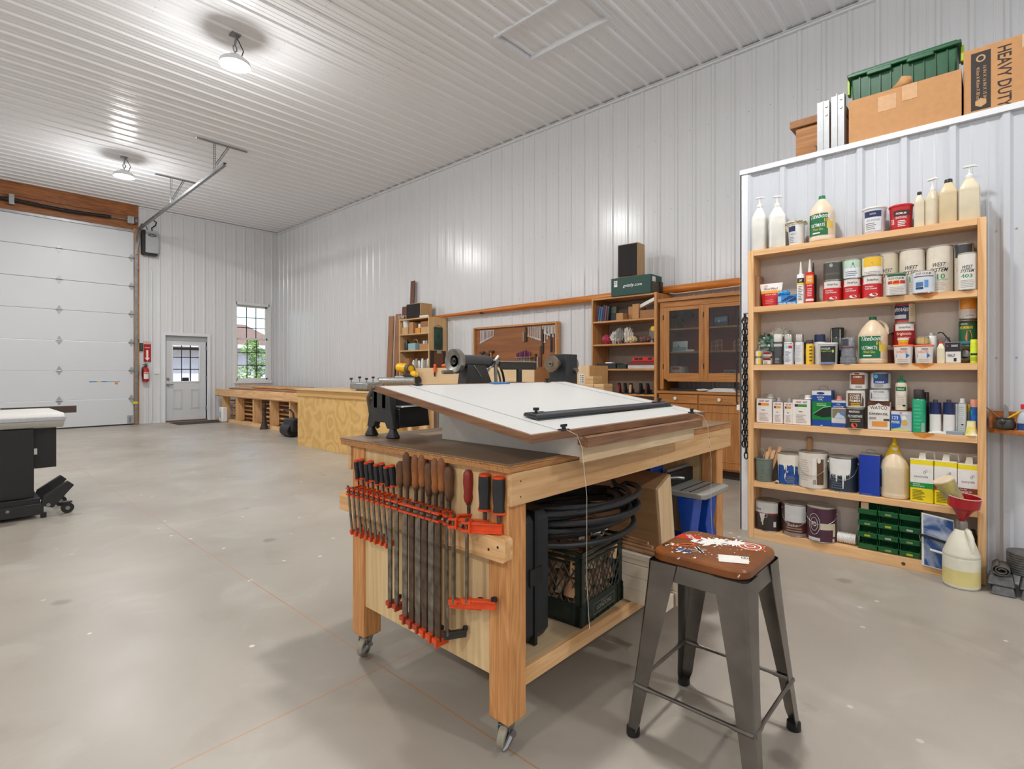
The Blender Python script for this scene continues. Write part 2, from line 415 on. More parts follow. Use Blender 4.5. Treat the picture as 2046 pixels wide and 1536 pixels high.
# long wall (X = XW) -----------------------------------------------------------
c = MB(); wm = lambda a, b_, h_: (XW-h_, a, b_)
rib_wall(c, wm, YB, YW, 0, CEIL, -.078, M_WALL)
screws(c, wm, 1.2, YW, (1.45, 2.4, 3.35, 4.3), -.06, M_SCREW)
c.box(XW+.02, XW+.12, YB-.2, YW+.2, 0, CEIL+.3, M_WALL)
struct('wall_right', c)
# far wall with openings ---------------------------------------------------------
GX0, GX1, GZ = -.55, 3.16, 4.42      # overhead door
DX0, DX1, DZ = 3.80, 4.72, 2.09      # entry door
WX0, WX1, WZ0, WZ1 = 5.40, 6.26, .98, 3.0
c = MB(); fm = lambda a, b_, h_: (a, YW-h_, b_)
HX = 3.27                              # wood header/jamb ends here
for a0, a1, b0, b1 in ((XL, GX0-.1, 0, CEIL), (HX, DX0, 0, CEIL), (DX0, DX1, DZ, CEIL), (DX1, WX0, 0, CEIL), (WX0, WX1, 0, WZ0), (WX0, WX1, WZ1, CEIL), (WX1, XW, 0, CEIL)):
    rib_wall(c, fm, a0, a1, b0, b1, .05, M_WALL)
for a0, a1, b0, b1 in ((XL-.2, GX0, 0, CEIL+.3), (GX0, GX1, GZ, CEIL+.3), (GX1, DX0, 0, CEIL+.3), (DX0, DX1, DZ, CEIL+.3), (DX1, WX0, 0, CEIL+.3), (WX0, WX1, -.1, WZ0), (WX0, WX1, WZ1, CEIL+.3), (WX1, XW+.1, 0, CEIL+.3)):
    c.box(a0, a1, YW+.025, YW+.2, b0, b1, M_WALL)
struct('wall_far', c)
c = MB(); lm = lambda a, b_, h_: (XL+h_, a, b_)
rib_wall(c, lm, YB, YW, 0, CEIL, 0, M_WALL); c.box(XL-.2, XL-.02, YB-.2, YW+.2, 0, CEIL+.3, M_WALL)
struct('wall_left', c)
c = MB(); bm_ = lambda a, b_, h_: (a, YB+h_, b_)
rib_wall(c, bm_, XL, XW, 0, CEIL, 0, M_WALL); c.box(XL-.2, XW+.2, YB-.2, YB-.02, 0, CEIL+.3, M_WALL)
struct('wall_back', c)
# trim where walls meet ceiling and corner
c = MB()
c.box(XW-.045, XW, YB, YW, CEIL-.045, CEIL-.022, M_TRIM); c.box(XW-.075, XW-.035, YB, YW, CEIL-.026, CEIL-.02, M_TRIM)
struct('trim_1', c)
c = MB(); c.box(HX, XW-.03, YW-.04, YW, CEIL-.05, CEIL-.02, M_TRIM); c.box(XW-.05, XW-.02, YW-.05, YW-.02, 0, CEIL-.05, M_TRIM); struct('trim_2', c)
# partition: lower room on the right whose roof carries boxes -----------------------
PX, PY, PZ = 4.25, 1.451, 2.765
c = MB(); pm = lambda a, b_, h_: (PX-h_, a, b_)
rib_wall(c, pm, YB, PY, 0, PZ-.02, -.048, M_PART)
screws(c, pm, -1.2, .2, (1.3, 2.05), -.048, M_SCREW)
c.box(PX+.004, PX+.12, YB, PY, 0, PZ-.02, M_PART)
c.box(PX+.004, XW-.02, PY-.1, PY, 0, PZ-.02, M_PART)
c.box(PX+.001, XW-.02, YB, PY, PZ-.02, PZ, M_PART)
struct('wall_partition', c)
c = MB(); c.box(PX-.03, PX+.05, YB, PY+.012, PZ-.028, PZ+.008, M_TRIM); c.box(PX-.022, PX-.004, PY-.045, PY+.01, 0, PZ-.03, M_TRIM)
c.box(PX-.022, PX+.06, PY+.001, PY+.012, 0, PZ-.03, M_TRIM)
struct('trim_3', c)
# ================================================================ far wall: overhead door, entry door, window
M_PLY_OR = wood((112, 62, 24), (176, 108, 50), 'x', 1.0, .45, 1.6, 'stained_plywood')
M_PLY_OV = wood((150, 96, 46), (205, 150, 88), 'z', .8, .55, 1.0, 'fir_jamb')
M_GALV = plain((150, 152, 154), .38, metal=.85, var=.15, scale=12)
M_GALVP = plain((168, 170, 172), .45, metal=.4, var=.1, scale=12)
M_DOORW = wall_paint('white_door_skin', (213, 215, 218), .42)
M_BLACK = plain((24, 24, 25), .5, var=.3)
M_BLACKM = plain((34, 34, 36), .42, var=.25)
M_WHITE = plain((232, 232, 230), .4, var=.03)
YD = YW-.06
c = MB(); c.box(GX0-.4, HX-.02, YW-.02, YW+.02, GZ, CEIL, M_PLY_OR); struct('trim_4', c)
c = MB(); c.box(GX0-.35, HX-.03, YW-.055, YW-.02, GZ+.36, GZ+.40, M_PLY_OR); 
struct('trim_5', c)
c = MB(); c.box(GX1, HX, YW-.05, YW+.02, 0, GZ+.1, M_PLY_OV); c.box(GX0-.12, GX0+.005, YW-.05, YW+.03, 0, GZ+.1, M_PLY_OV); struct('trim_6', c)
t = thing('overhead_door', 'wide white sectional overhead garage door with columns of grey hinges', 'garage door', (1.3, YD, 0))
O = t.location
zs = [.02, .60, 1.24, 1.88, 2.53, 3.17, 3.82, 4.42]
for z0, z1 in zip(zs, zs[1:]):
    p = MB(O); p.prism([(z0+.002, 0), (z0+.008, -.018), (z1-.008, -.018), (z1-.002, 0)][::1], 'x', GX0, GX1-.01, M_DOORW) if False else None
    p = MB(O); p.prism([(YD+.03, z0+.001), (YD-.012, z0+.003), (YD-.018, z0+.010), (YD-.018, z1-.010), (YD-.012, z1-.003), (YD+.03, z1-.001)], 'x', GX0, GX1-.01, M_DOORW)
    build('door_section', p, t)
for hx in (.62, 1.84, GX1-.05):
    for z in zs[1:-1]:
        p = MB(O); y = YD-.019
        p.prism([(hx-.008, z+.09), (hx-.045, z+.015), (hx-.045, z-.015), (hx-.008, z-.09), (hx+.008, z-.09), (hx+.045, z-.015), (hx+.045, z+.015), (hx+.008, z+.09)], 'y', y-.006, y, M_GALVP)
        p.cyl((hx-.06, y-.012, z), (hx+.06, y-.012, z), .009, M_GALV, n=8)
        build('hinge', p, t)
p = MB(O); p.box(3.03, GX1-.02, YD-.026, YD-.018, .03, .22, M_GALVP); p.cyl((3.08, YD-.03, .06), (3.08, YD-.03, .19), .012, M_GALV, n=8)
build('bottom_bracket', p, t)
p = MB(O); p.box(GX0, GX1, YD-.03, YD+.02, GZ, GZ+.05, M_GALV); build('top_weatherstrip', p, t)
build('bottom_seal', MB(O).box(GX0, GX1, YD-.015, YD+.03, .001, .021, M_BLACK), t)
p = MB(O); y = YD-.0195
p.box(2.34, 2.66, y-.0005, y, .985, 1.005, plain((30, 110, 190), .5)); p.box(2.48, 2.56, y-.001, y, .985, 1.005, plain((220, 205, 90), .5)); p.box(2.66, 2.9, y-.0005, y, .985, 1.0, plain((90, 150, 200), .5)); p.box(2.8, 2.86, y-.0005, y, .93, .975, plain((225, 130, 60), .5))
build('tape_strip', p, t)
# torsion tube with spring above the door
t = thing('torsion_spring', 'black torsion spring and steel shaft along the wooden header', 'garage door spring', (1.3, YW-.13, GZ+.24)); O = t.location
zz = GZ+.25; yy = YW-.13
p = MB(O); p.cyl((GX0-.3, yy, zz), (HX-.05, yy, zz), .013, M_GALV, n=10); build('shaft', p, t)
def spr(x0, x1, sag):
    n = 40; pts = [(x0+(x1-x0)*i/n, yy, zz-sag*sin(pi*i/n)) for i in range(n+1)]
    p = MB(O); p.tube(pts, .036, M_BLACKM, n=12)
    for i in range(0, n*2):
        a = x0+(x1-x0)*i/(n*2); s = sag*sin(pi*i/(n*2)); p.tube([(a, yy+.037*cos(q), zz-s+.037*sin(q)) for q in [2*pi*k/10 for k in range(10)]], .004, M_BLACK, n=4, closed=True)
    return p
build('spring', spr(-.4, 1.05, .02), t); build('spring', spr(1.15, 2.72, .03), t)
p = MB(O); p.box(1.06, 1.14, yy-.05, YW-.02, zz-.1, zz+.1, M_GALV); build('bracket', p, t)
p = MB(O); p.box(3.02, 3.14, yy-.06, yy+.07, zz-.08, zz+.08, M_GALVP); p.cyl((3.16, yy, zz), (3.2, yy, zz), .07, M_GALV, n=20); build('end_bracket', p, t)
# door track: vertical rail, bend, long horizontal rail hung from the ceiling
t = thing('door_track', 'galvanised overhead door track curving up from the jamb, hung from ceiling', 'garage door track', (3.16, YW-.1, 0)); O = t.location
def rail_sec(p, pts, m, wv=.025, dv=.045):
    """C-shaped rail along points in the X = const plane"""
    for dx in (0, ):
        pass
    n = len(pts); vs = []
    for i, q in enumerate(pts):
        a = Vector(pts[max(i-1, 0)]); b_ = Vector(pts[min(i+1, n-1)]); t_ = (b_-a).normalized(); nn = Vector((0, -t_.z, t_.y))
        q = Vector(q)
        for dx, dn in ((-wv, dv/2), (-wv, -dv/2), (wv, -dv/2), (wv, -dv/2+.012), (wv-.004, -dv/2+.012), (wv-.004, -dv/2+.003), (-wv+.004, -dv/2+.003), (-wv+.004, dv/2-.003), (wv-.004, dv/2-.003), (wv-.004, dv/2-.012), (wv, dv/2-.012), (wv, dv/2)):
            vs.append(q+Vector((dx, 0, 0))+nn*dn)
    k = 12; fs = [(i*k+j, i*k+(j+1) % k, (i+1)*k+(j+1) % k, (i+1)*k+j) for i in range(n-1) for j in range(k)]
    fs += [tuple(range(k-1, -1, -1)), tuple((n-1)*k+j for j in range(k))]
    p.add(vs, fs, m)
TX = 3.19; ztr = 4.45
bend = [(TX, YW-.14-.35*(1-cos(a)), ztr-.35+.35*sin(a)) for a in [pi/2*i/10 for i in range(11)]]
p = MB(O); rail_sec(p, [(TX, YW-.14, .02), (TX, YW-.14, 2)]+bend+[(TX+.02, 9.2, ztr+.12)], M_GALV, .025, .05); build('rail', p, t)
p = MB(O); rail_sec(p, [(TX+.004, YW-.19, 3.9), (TX+.004, YW-.19, 4.0)]+[(TX+.03, YW-.2-.3*(1-cos(a)), ztr-.25+.34*sin(a)) for a in [pi/2*i/8 for i in range(9)]], M_GALV, .012, .03); build('brace_rail', p, t)
for z in (.5, 1.25, 2.0, 2.8, 3.6):
    p = MB(O); p.box(TX-.012, TX+.05, YW-.14, YW-.05, z-.03, z+.03, M_GALV); build('jamb_bracket', p, t)
p = MB(O); p.box(TX-.06, TX+.02, YW-.18, YW-.06, .48, .53, plain((215, 200, 30), .4)); build('safety_sensor', p, t)
def perf(p, a, b_, wd, m, holes=True):
    """slotted angle strip"""
    a, b_ = Vector(a), Vector(b_); d = (b_-a); L = d.length; t_ = d/L
    sd = Vector((1, 0, 0)) if abs(t_.x) < .8 else Vector((0, 1, 0)); n = max(2, int(L/.035)); u = (sd-t_*sd.dot(t_)).normalized()*wd/2; q = t_.cross(u).normalized()
    for s in (-1, 1): p.tube([a+u*s*.8, b_+u*s*.8], wd*.14, m, n=4)
    for i in range(n+1): c_ = a+t_*(L*i/n); p.tube([c_-u*.8, c_+u*.8], wd*.12, m, n=4)
    p.tube([a-u*.8+q*.0, b_-u*.8], wd*.2, m, n=4)
for y0, zt in ((9.63, ztr+.1), (12.0, ztr+.04)):
    for kk, (a, b_) in enumerate((((2.93, y0, CEIL-.025), (3.72, y0, CEIL-.025)), ((TX+.01, y0, CEIL-.03), (TX+.01, y0, zt)), ((3.42, y0, CEIL-.03), (TX+.03, y0, zt+.12)))):
        p = MB(O); perf(p, a, b_, .045 if kk == 0 else .034, M_GALV); build('hanger_strap', p, t)
# opener unit, fire sign, extinguisher, control, switch
t = thing('door_opener', 'grey wall-mounted overhead door opener beside the track, high on far wall', 'garage door opener', (3.47, YW-.12, 4.08)); O = t.location
p = MB(O); p.prism([(3.36, 3.98), (3.60, 3.98), (3.62, 4.02), (3.62, 4.46), (3.60, 4.50), (3.38, 4.50), (3.36, 4.46)], 'y', YW-.2, YW-.03, plain((176, 178, 181), .4)); build('body', p, t, .006)
p = MB(O); p.box(3.30, 3.36, YW-.17, YW-.03, 3.95, 4.5, M_BLACKM); p.box(3.33, 3.6, YW-.18, YW-.05, 3.93, 3.98, M_BLACK); build('side_frame', p, t)
p = MB(O); fmp = lambda u, v, e=0: (u, YW-.2005-e, v)
p.disc(fmp, 3.49, 4.39, .085, .038, M_BLACK); p.ringp(fmp, 3.49, 4.39, .07, .028, .006, M_GALVP, .001); p.text(fmp, 'LiftMaster', 3.49, 4.39, .1, .018, M_WHITE, .0015); 
build('badge', p, t)
p = MB(O)
p.tube([(3.42, YW-.1, 4.5), (3.4, YW-.12, 4.56), (3.38, YW-.1, 4.62), (3.42, YW-.08, 4.7), (3.44, YW-.05, 4.73)], .008, M_BLACK); p.tube([(3.52, YW-.08, 4.5), (3.5, YW-.1, 4.58), (3.58, YW-.09, 4.66), (3.6, YW-.08, 4.74), (3.55, YW-.06, 4.77)], .014, M_BLACK)
build('cable', p, t)
t = thing('fire_extinguisher', 'red fire extinguisher hung on white far wall under red arrow sign', 'fire extinguisher', (3.385, YW-.09, .98)); O = t.location
RED = plain((176, 24, 22), .3, var=.1)
p = MB(O); p.lathe([(.0, .98), (.055, .985), (.066, 1.0), (.066, 1.24), (.055, 1.29), (.025, 1.32), (.02, 1.34), (0, 1.34)], RED, c=(3.385, YW-.09), n=24); build('cylinder', p, t)
p = MB(O); mpp = lambda u, v, e=0: (3.385+(.0665+e)*sin(u/.066), YW-.09-(.0665+e)*cos(u/.066), v)
p.patch(mpp, -.055, .055, 1.05, 1.2, plain((225, 222, 215), .5), 0, 8); p.patch(mpp, -.05, .05, 1.17, 1.185, RED, .001); build('label', p, t)
p = MB(O); p.box(3.36, 3.41, YW-.13, YW-.06, 1.34, 1.36, M_BLACK); p.box(3.33, 3.40, YW-.12, YW-.08, 1.375, 1.39, M_BLACK); p.box(3.38, 3.42, YW-.1, YW-.02, 1.3, 1.42, M_GALV)
p.tube([(3.36, YW-.1, 1.35), (3.31, YW-.12, 1.3), (3.305, YW-.12, 1.15), (3.32, YW-.12, 1.05)], .011, M_BLACK); build('valve', p, t)
t = thing('fire_sign', 'narrow red and white fire extinguisher arrow sign on far wall', 'sign', (3.43, YW-.01, 1.45)); O = t.location
p = MB(O); p.box(3.36, 3.50, YW-.03, YW-.019, 1.45, 1.92, RED); build('plate', p, t)
p = MB(O); f2 = lambda u, v, e=0: (u, YW-.0305-e, v)
WH = plain((235, 232, 228), .5, var=.02)
p.patch(f2, 3.365, 3.495, 1.86, 1.915, WH, 0, 1); p.text(f2, 'FIRE', 3.43, 1.887, .1, .04, RED, .001)
p.poly(f2, [(3.43, 1.47), (3.48, 1.54), (3.45, 1.54), (3.45, 1.72), (3.41, 1.72), (3.41, 1.54), (3.38, 1.54)], WH, .001)
p.text(f2, 'EXTINGUISHER', 3.43, 1.78, .1, .03, WH, .001); build('lettering', p, t)
t = thing('door_control', 'small black door control with keypad left of the fire sign', 'control', (3.30, YW-.02, 1.72)); O = t.location
p = MB(O); p.box(3.275, 3.345, YW-.045, YW-.0, 1.7, 1.88, M_BLACK); build('housing', p, t, .004)
p = MB(O); 
for i in range(3): p.box(3.29, 3.33, YW-.05, YW-.045, 1.72+.05*i, 1.75+.05*i, plain((70, 110, 60), .5))
build('button', p, t)
t = thing('light_switch', 'white double light switch plate on far wall beside the entry door', 'switch', (3.62, YW-.01, 1.2)); O = t.location
p = MB(O); p.box(3.57, 3.69, YW-.026, YW-.0, 1.16, 1.28, M_WHITE); build('plate', p, t, .003)
for x in (3.60, 3.66):
    p = MB(O); p.box(x-.012, x+.012, YW-.032, YW-.026, 1.19, 1.25, M_TRIM); build('rocker', p, t)
one('conduit', MB().cyl((3.52, YW-.03, .05), (3.52, YW-.03, 3.6), .012, M_TRIM, n=8), 'thin white conduit running up the far wall left of the entry door', 'conduit')
# entry door
d = MB(); d.box(DX0-.07, DX0, YW-.03, YW+.14, 0, DZ+.07, M_TRIM); d.box(DX1, DX1+.07, YW-.03, YW+.14, 0, DZ+.07, M_TRIM); d.box(DX0, DX1, YW-.03, YW+.14, DZ, DZ+.07, M_TRIM)
df = struct('door_1', d)
SL0, SL1 = DX0+.02, DX1-.02; sy = YW+.045
gx0, gx1, gz0, gz1 = 3.975, 4.545, .98, 1.86
p = MB()
for a0, a1, b0, b1 in ((SL0, gx0, .03, DZ-.12), (gx1, SL1, .03, DZ-.12), (gx0, gx1, .03, gz0), (gx0, gx1, gz1, DZ-.12)): p.box(a0, a1, sy, sy+.045, b0, b1, M_DOORW)
p.box(DX0, DX1, sy-.01, sy+.05, DZ-.12, DZ, plain((170, 172, 174), .5))
for x0, x1 in ((3.98, 4.17), (4.36, 4.55)):
    for k, q in enumerate((0, .022)):
        a0, a1, b0, b1 = x0+q, x1-q, .30+q, .78-q; tck = .012
        for bx in ((a0, a1, b0, b0+tck), (a0, a1, b1-tck, b1), (a0, a0+tck, b0, b1), (a1-tck, a1, b0, b1)): p.box(bx[0], bx[1], sy-.008, sy, bx[2], bx[3], M_DOORW)
build('door_leaf', p, df, .002)
p = MB(); 
for a0, a1, b0, b1 in ((gx0-.03, gx0, gz0-.03, gz1+.03), (gx1, gx1+.03, gz0-.03, gz1+.03), (gx0, gx1, gz0-.03, gz0), (gx0, gx1, gz1, gz1+.03)): p.box(a0, a1, sy-.012, sy, b0, b1, M_TRIM)
build('glass_frame', p, df, .003)
p = MB(); M_MUN = plain((52, 48, 46), .5)
for i in (1, 2): x = gx0+(gx1-gx0)*i/3; p.box(x-.010, x+.010, sy+.005, sy+.02, gz0, gz1, M_MUN)
for i in (1, 2): z = gz0+(gz1-gz0)*i/3; p.box(gx0, gx1, sy+.005, sy+.02, z-.010, z+.010, M_MUN)
p.box(gx0, gx1, sy+.01, sy+.03, gz1-.11, gz1-.05, M_MUN)
build('glazing_bars', p, df)
build('pane', MB().box(gx0, gx1, sy+.022, sy+.025, gz0, gz1, glassy()), df)
p = MB(); p.cyl((3.865, sy, 1.04), (3.865, sy-.03, 1.04), .03, M_GALV); build('deadbolt', p, df)
p = MB(); p.cyl((3.865, sy, .90), (3.865, sy-.05, .90), .028, M_GALV); p.tube([(3.865, sy-.05, .90), (3.9, sy-.055, .905), (3.97, sy-.055, .90)], .011, M_GALV); build('lever_handle', p, df)
for z in (.3, 1.05, 1.8):
    build('hinge', MB().box(SL1-.01, SL1+.02, sy-.012, sy, z-.05, z+.05, M_GALV), df)
build('threshold', MB().box(DX0, DX1, YW-.01, YW+.15, 0, .03, plain((110, 80, 50), .5)), df)
build('sensor_box', MB().box(4.18, 4.31, sy-.02, sy+.02, gz0+.005, gz0+.09, M_BLACK), df)
build('outer_wall_edge', MB().box(DX0-.1, DX1+.1, YW+.14, YW+.15, DZ, DZ+.2, M_TRIM), df)
one('door_mat', MB().prism([(3.82, 13.75), (5.05, 13.75), (5.05, 14.45), (3.82, 14.45)], 'z', 0.001, .012, plain((62, 63, 66), .9, var=.2, bump=.5, scale=200)), 'dark grey floor mat on the concrete in front of entry door', 'mat')
# window
w1 = MB()
for a0, a1, b0, b1 in ((WX0-.05, WX0+.02, WZ0-.06, WZ1+.05), (WX1-.02, WX1+.05, WZ0-.06, WZ1+.05), (WX0, WX1, WZ1-.02, WZ1+.05), (WX0, WX1, WZ0-.06, WZ0+.02)): w1.box(a0, a1, YW-.03, YW+.2, b0, b1, M_WHITE)
wo = struct('window_1', w1)
wm_ = (WZ0+WZ1)/2+.12
for z0, z1, dy in ((WZ0+.02, wm_, .05), (wm_-.04, WZ1-.02, .09)):
    p = MB(); y = YW+dy; t_ = .045; x0, x1 = WX0+.02, WX1-.02
    for a0, a1, b0, b1 in ((x0, x0+t_, z0, z1), (x1-t_, x1, z0, z1), (x0, x1, z0, z0+t_), (x0, x1, z1-t_, z1)): p.box(a0, a1, y, y+.03, b0, b1, M_WHITE)
    sa = build('sash', p, wo, .003)
    p = MB()
    for i in (1, 2): x = x0+t_+(x1-x0-2*t_)*i/3; p.box(x-.009, x+.009, y+.008, y+.02, z0+t_, z1-t_, M_MUN)
    for i in (1, 2): z = z0+t_+(z1-z0-2*t_)*i/3 if dy > .06 else z0+t_+(z1-z0-2*t_)*i/3; p.box(x0+t_, x1-t_, y+.008, y+.02, z-.009, z+.009, M_MUN)
    build('glazing_bars', p, sa)
    build('pane', MB().box(x0+t_, x1-t_, y+.022, y+.025, z0+t_, z1-t_, glassy()), sa)
build('window_sill', MB().box(WX0-.06, WX1+.06, YW-.06, YW+.1, WZ0-.075, WZ0-.01, M_WHITE), wo, .004)
# ================================================================ outdoors seen through the glass
GR = splat((150, 148, 140), (176, 172, 164), 2, .5, .2, .9, name='driveway')
one('driveway', MB().box(-30, 60, YW+.22, 70, -.2, -.05, GR), 'pale concrete driveway outside beyond the far wall', 'driveway', kind='structure')
t = thing('neighbouring_building', 'pale building with brown shingle roof seen through the window', 'building', (12, 30, -.05)); O = t.location
RF = splat((120, 88, 74), (150, 116, 98), 8, .5, .2, .9, name='shingles')
SD = plain((205, 198, 205), .8, var=.05, scale=2)
p = MB(O); p.box(2, 26, 28, 38, -.05, 2.5, SD); build('wall', p, t)
p = MB(O); p.box(13.4, 17.5, 27.95, 28.0, -.05, 2.2, plain((118, 108, 118), .8)); build('garage_opening', p, t)
p = MB(O); p.prism([(27.2, 2.5), (33, 4.0), (38.8, 2.5)], 'x', 1.4, 12.6, RF); build('roof', p, t)
p = MB(O); p.prism([(12.2, 2.5), (14.6, 3.4), (17.4, 2.5)], 'y', 26.6, 33, RF); p.prism([(12.0, 3.2), (18, 4.1), (30, 3.2)], 'y', 33, 36, plain((225, 200, 180), .9)); build('gable_roof', p, t)
p = MB(O); p.box(1.3, 12.7, 27.1, 27.25, 2.35, 2.52, M_TRIM); p.tube([(12.1, 26.55, 2.5), (14.6, 26.55, 3.45), (17.5, 26.55, 2.5)], .08, M_TRIM, n=4); build('fascia', p, t)
t = thing('young_tree', 'small bright green tree growing outside the far window', 'tree', (8.6, 21.5, -.05)); O = t.location
LF = splat((70, 112, 34), (134, 168, 70), 14, .5, .15, .7, name='leaves')
p = MB(O); p.tube([(8.6, 21.5, -.05), (8.62, 21.5, 1), (8.58, 21.5, 2.2)], [.05, .035, .015], plain((95, 75, 55), .8)); build('trunk', p, t)
p = MB(O); rg = random.Random(3)
for i in range(1500):
    a = rg.uniform(0, 2*pi); z = rg.uniform(.2, 2.5); rad = (.95 if z < 1.6 else .95-(z-1.6)*.75)*rg.random()**.5*(.6+.4*sin(5*z+a))
    c_ = Vector((8.6+rad*cos(a), 21.5+rad*sin(a), z)); s = rg.uniform(.05, .09); q = Vector((rg.uniform(-1, 1), rg.uniform(-1, 1), rg.uniform(-.6, .6))).normalized(); r_ = q.orthogonal().normalized()*s*.5; q = q*s
    p.add([c_-q, c_+r_, c_+q, c_-r_], [(0, 1, 2, 3)], LF)
o = build('foliage', p, t)
# ================================================================ ceiling lamps
EM = emis((255, 252, 248), 14)
def lamp(x, y, label):
    t = thing('high_bay_light', label, 'ceiling light', (x, y, 4.70), group='high bay lights on the ceiling')
    p = MB(); p.lathe([(0, .10), (.06, .10), (.075, .075), (.12, .06), (.155, .03), (.165, 0), (.16, -.012), (.150, -.012)], plain((225, 225, 228), .4), n=32); build('housing', p, t)
    p = MB(); p.lathe([(.150, -.012), (.14, -.016), (.05, -.018), (.04, -.012), (0, -.012)], EM, n=32); build('diffuser', p, t)
    p = MB(); p.tube([(0, 0, .1), (0, 0, .14), (.02, 0, .16), (.02, .01, .2), (0, 0, .22), (-.02, 0, .2), (-.015, 0, .16), (0, 0, .14)], .008, M_GALV)
    p.tube([(0, 0, .22), (.01, 0, .30), (0, 0, .335)], .012, M_GALV); p.box(-.05, .05, -.05, .05, .325, .34, M_GALV)
    p.tube([(.06, 0, .08), (.1, .02, .2), (.05, .03, .3), (0, .02, .33)], .006, M_BLACK); build('hook', p, t)
    L = bpy.data.lights.new('lamp_light', 'POINT'); L.shadow_soft_size = .12; L.energy = FILL_W; L.color = (1, .998, .985)  # extra point source added below the fixture to brighten the ceiling
    lo = bpy.data.objects.new('lamp_light', L); COL.objects.link(lo); lo.parent = t; lo.location = (0, 0, -.13)
    L = bpy.data.lights.new('lamp_beam', 'AREA'); L.shape = 'DISK'; L.size = .29; L.energy = 72; L.color = (1, .998, .985)
    lo = bpy.data.objects.new('lamp_beam', L); COL.objects.link(lo); lo.parent = t; lo.location = (0, 0, -.025)
for i, (x, y) in enumerate(LAMPS):
    lamp(x, y, {1: 'round bright high bay light, the nearer one in view on the ceiling', 2: 'round bright high bay light, the farther one above the overhead door'}.get(i, 'round bright high bay light on the ceiling outside the view'))
# ================================================================ rolling workbench in the foreground
FIRz = wood((186, 122, 68), (220, 160, 100), 'z', 1.6, .5, 1.6, 'fir_post', knots=3.5)
PLYPALE = wood((206, 172, 120), (228, 198, 150), 'z', .8, .55, .8, 'pale_plywood')
PLYX = wood((196, 150, 100), (222, 180, 130), 'x', 1.2, .55, .9, 'birch_plywood')
PINEX = wood((206, 152, 96), (236, 192, 140), 'x', 1.0, .5, 1.1, 'pine', knots=2.2)
PINEY = wood((206, 152, 96), (236, 192, 140), 'y', 1.0, .5, 1.1, 'pine', knots=2.2)
PINEZ = wood((206, 152, 96), (236, 192, 140), 'z', 1.0, .5, 1.1, 'pine', knots=2.2)
SHELFPLY = wood((196, 170, 132), (216, 192, 156), 'x', .7, .5, .6, 'shelf_plywood')
EDGEX = wood((120, 70, 28), (206, 150, 84), 'x', 3.0, .5, 1.5, 'plywood_edge')
TOPM = splat((112, 86, 62), (144, 116, 88), 3.0, .5, .25, .42, name='worn_hardboard')
BX0, BX1, BY0, BY1, BZ = 1.215, 3.11, 1.12, 2.13, .93
t = thing('workbench', 'wooden rolling workbench on castors with plywood end panel, carrying a drawing board', 'workbench', (2.16, 1.62, 0)); O = t.location
p = MB(O); p.box(BX0, BX1, BY0, BY1, BZ-.006, BZ, TOPM); p.box(BX0, BX1, BY0, BY1, BZ-.012, BZ-.006, EDGEX); p.box(BX0+.002, BX1-.002, BY0+.002, BY1-.002, BZ-.03, BZ-.012, wood((150, 98, 50), (196, 140, 84), 'x', 3, .5, 1.5, 'plywood_core'))
build('benchtop', p, t, .0015)
PW = .087
posts = [(BX0+.018, BY0+.02), (BX0+.018, 1.972), (2.935, BY0+.02), (2.935, 1.972)]
for x, y in posts:
    p = MB(O); p.box(x, x+PW, y, y+PW, .092, BZ-.03, FIRz); q = build('post', p, t, .004)
p = MB(O); p.box(BX0+.012, 3.085, BY0, BY0+.019, .795, BZ-.031, PLYX); build('front_apron', p, t, .001)
p = MB(O)
for x in (1.27, 2.2, 2.78):
    for z in (.82, .87): p.cyl((x, BY0-.0005, z), (x, BY0+.001, z), .003, plain((60, 40, 25), .8), n=8)
build('screw_heads', p, t)
p = MB(O); p.box(BX0+.012, 3.085, 2.062, 2.081, .795, BZ-.031, PLYX); build('back_apron', p, t, .001)
p = MB(O); p.box(1.243, 1.256, BY0+.03+PW-.03, 1.972, .225, BZ-.032, PLYPALE); build('end_panel', p, t)
p = MB(O); p.box(2.96, 2.973, 1.22, 1.972, .225, BZ-.032, PLYPALE); build('end_panel', p, t)
p = MB(O); p.box(1.256, 2.99, BY0+.045, 2.03, .222, .242, SHELFPLY); build('lower_shelf', p, t)
p = MB(O); p.box(1.32, 2.935, BY0+.025, BY0+.045, .185, .242, PINEX); build('shelf_rail', p, t, .002)
p = MB(O); p.prism([(1.12, .632), (1.128, .624), (2.10, .624), (2.10, .70), (1.128, .70), (1.12, .692)], 'x', 1.195, 1.232, PINEY)
for y in (1.15, 1.19): p.cyl((1.1945, y, .655 if y > 1.17 else .67), (1.196, y, .655 if y > 1.17 else .67), .005, plain((60, 40, 25), .8), n=8)
build('clamp_rail', p, t, .002)
RUB = plain((158, 150, 132), .6, var=.12); DKR = plain((40, 38, 36), .6)
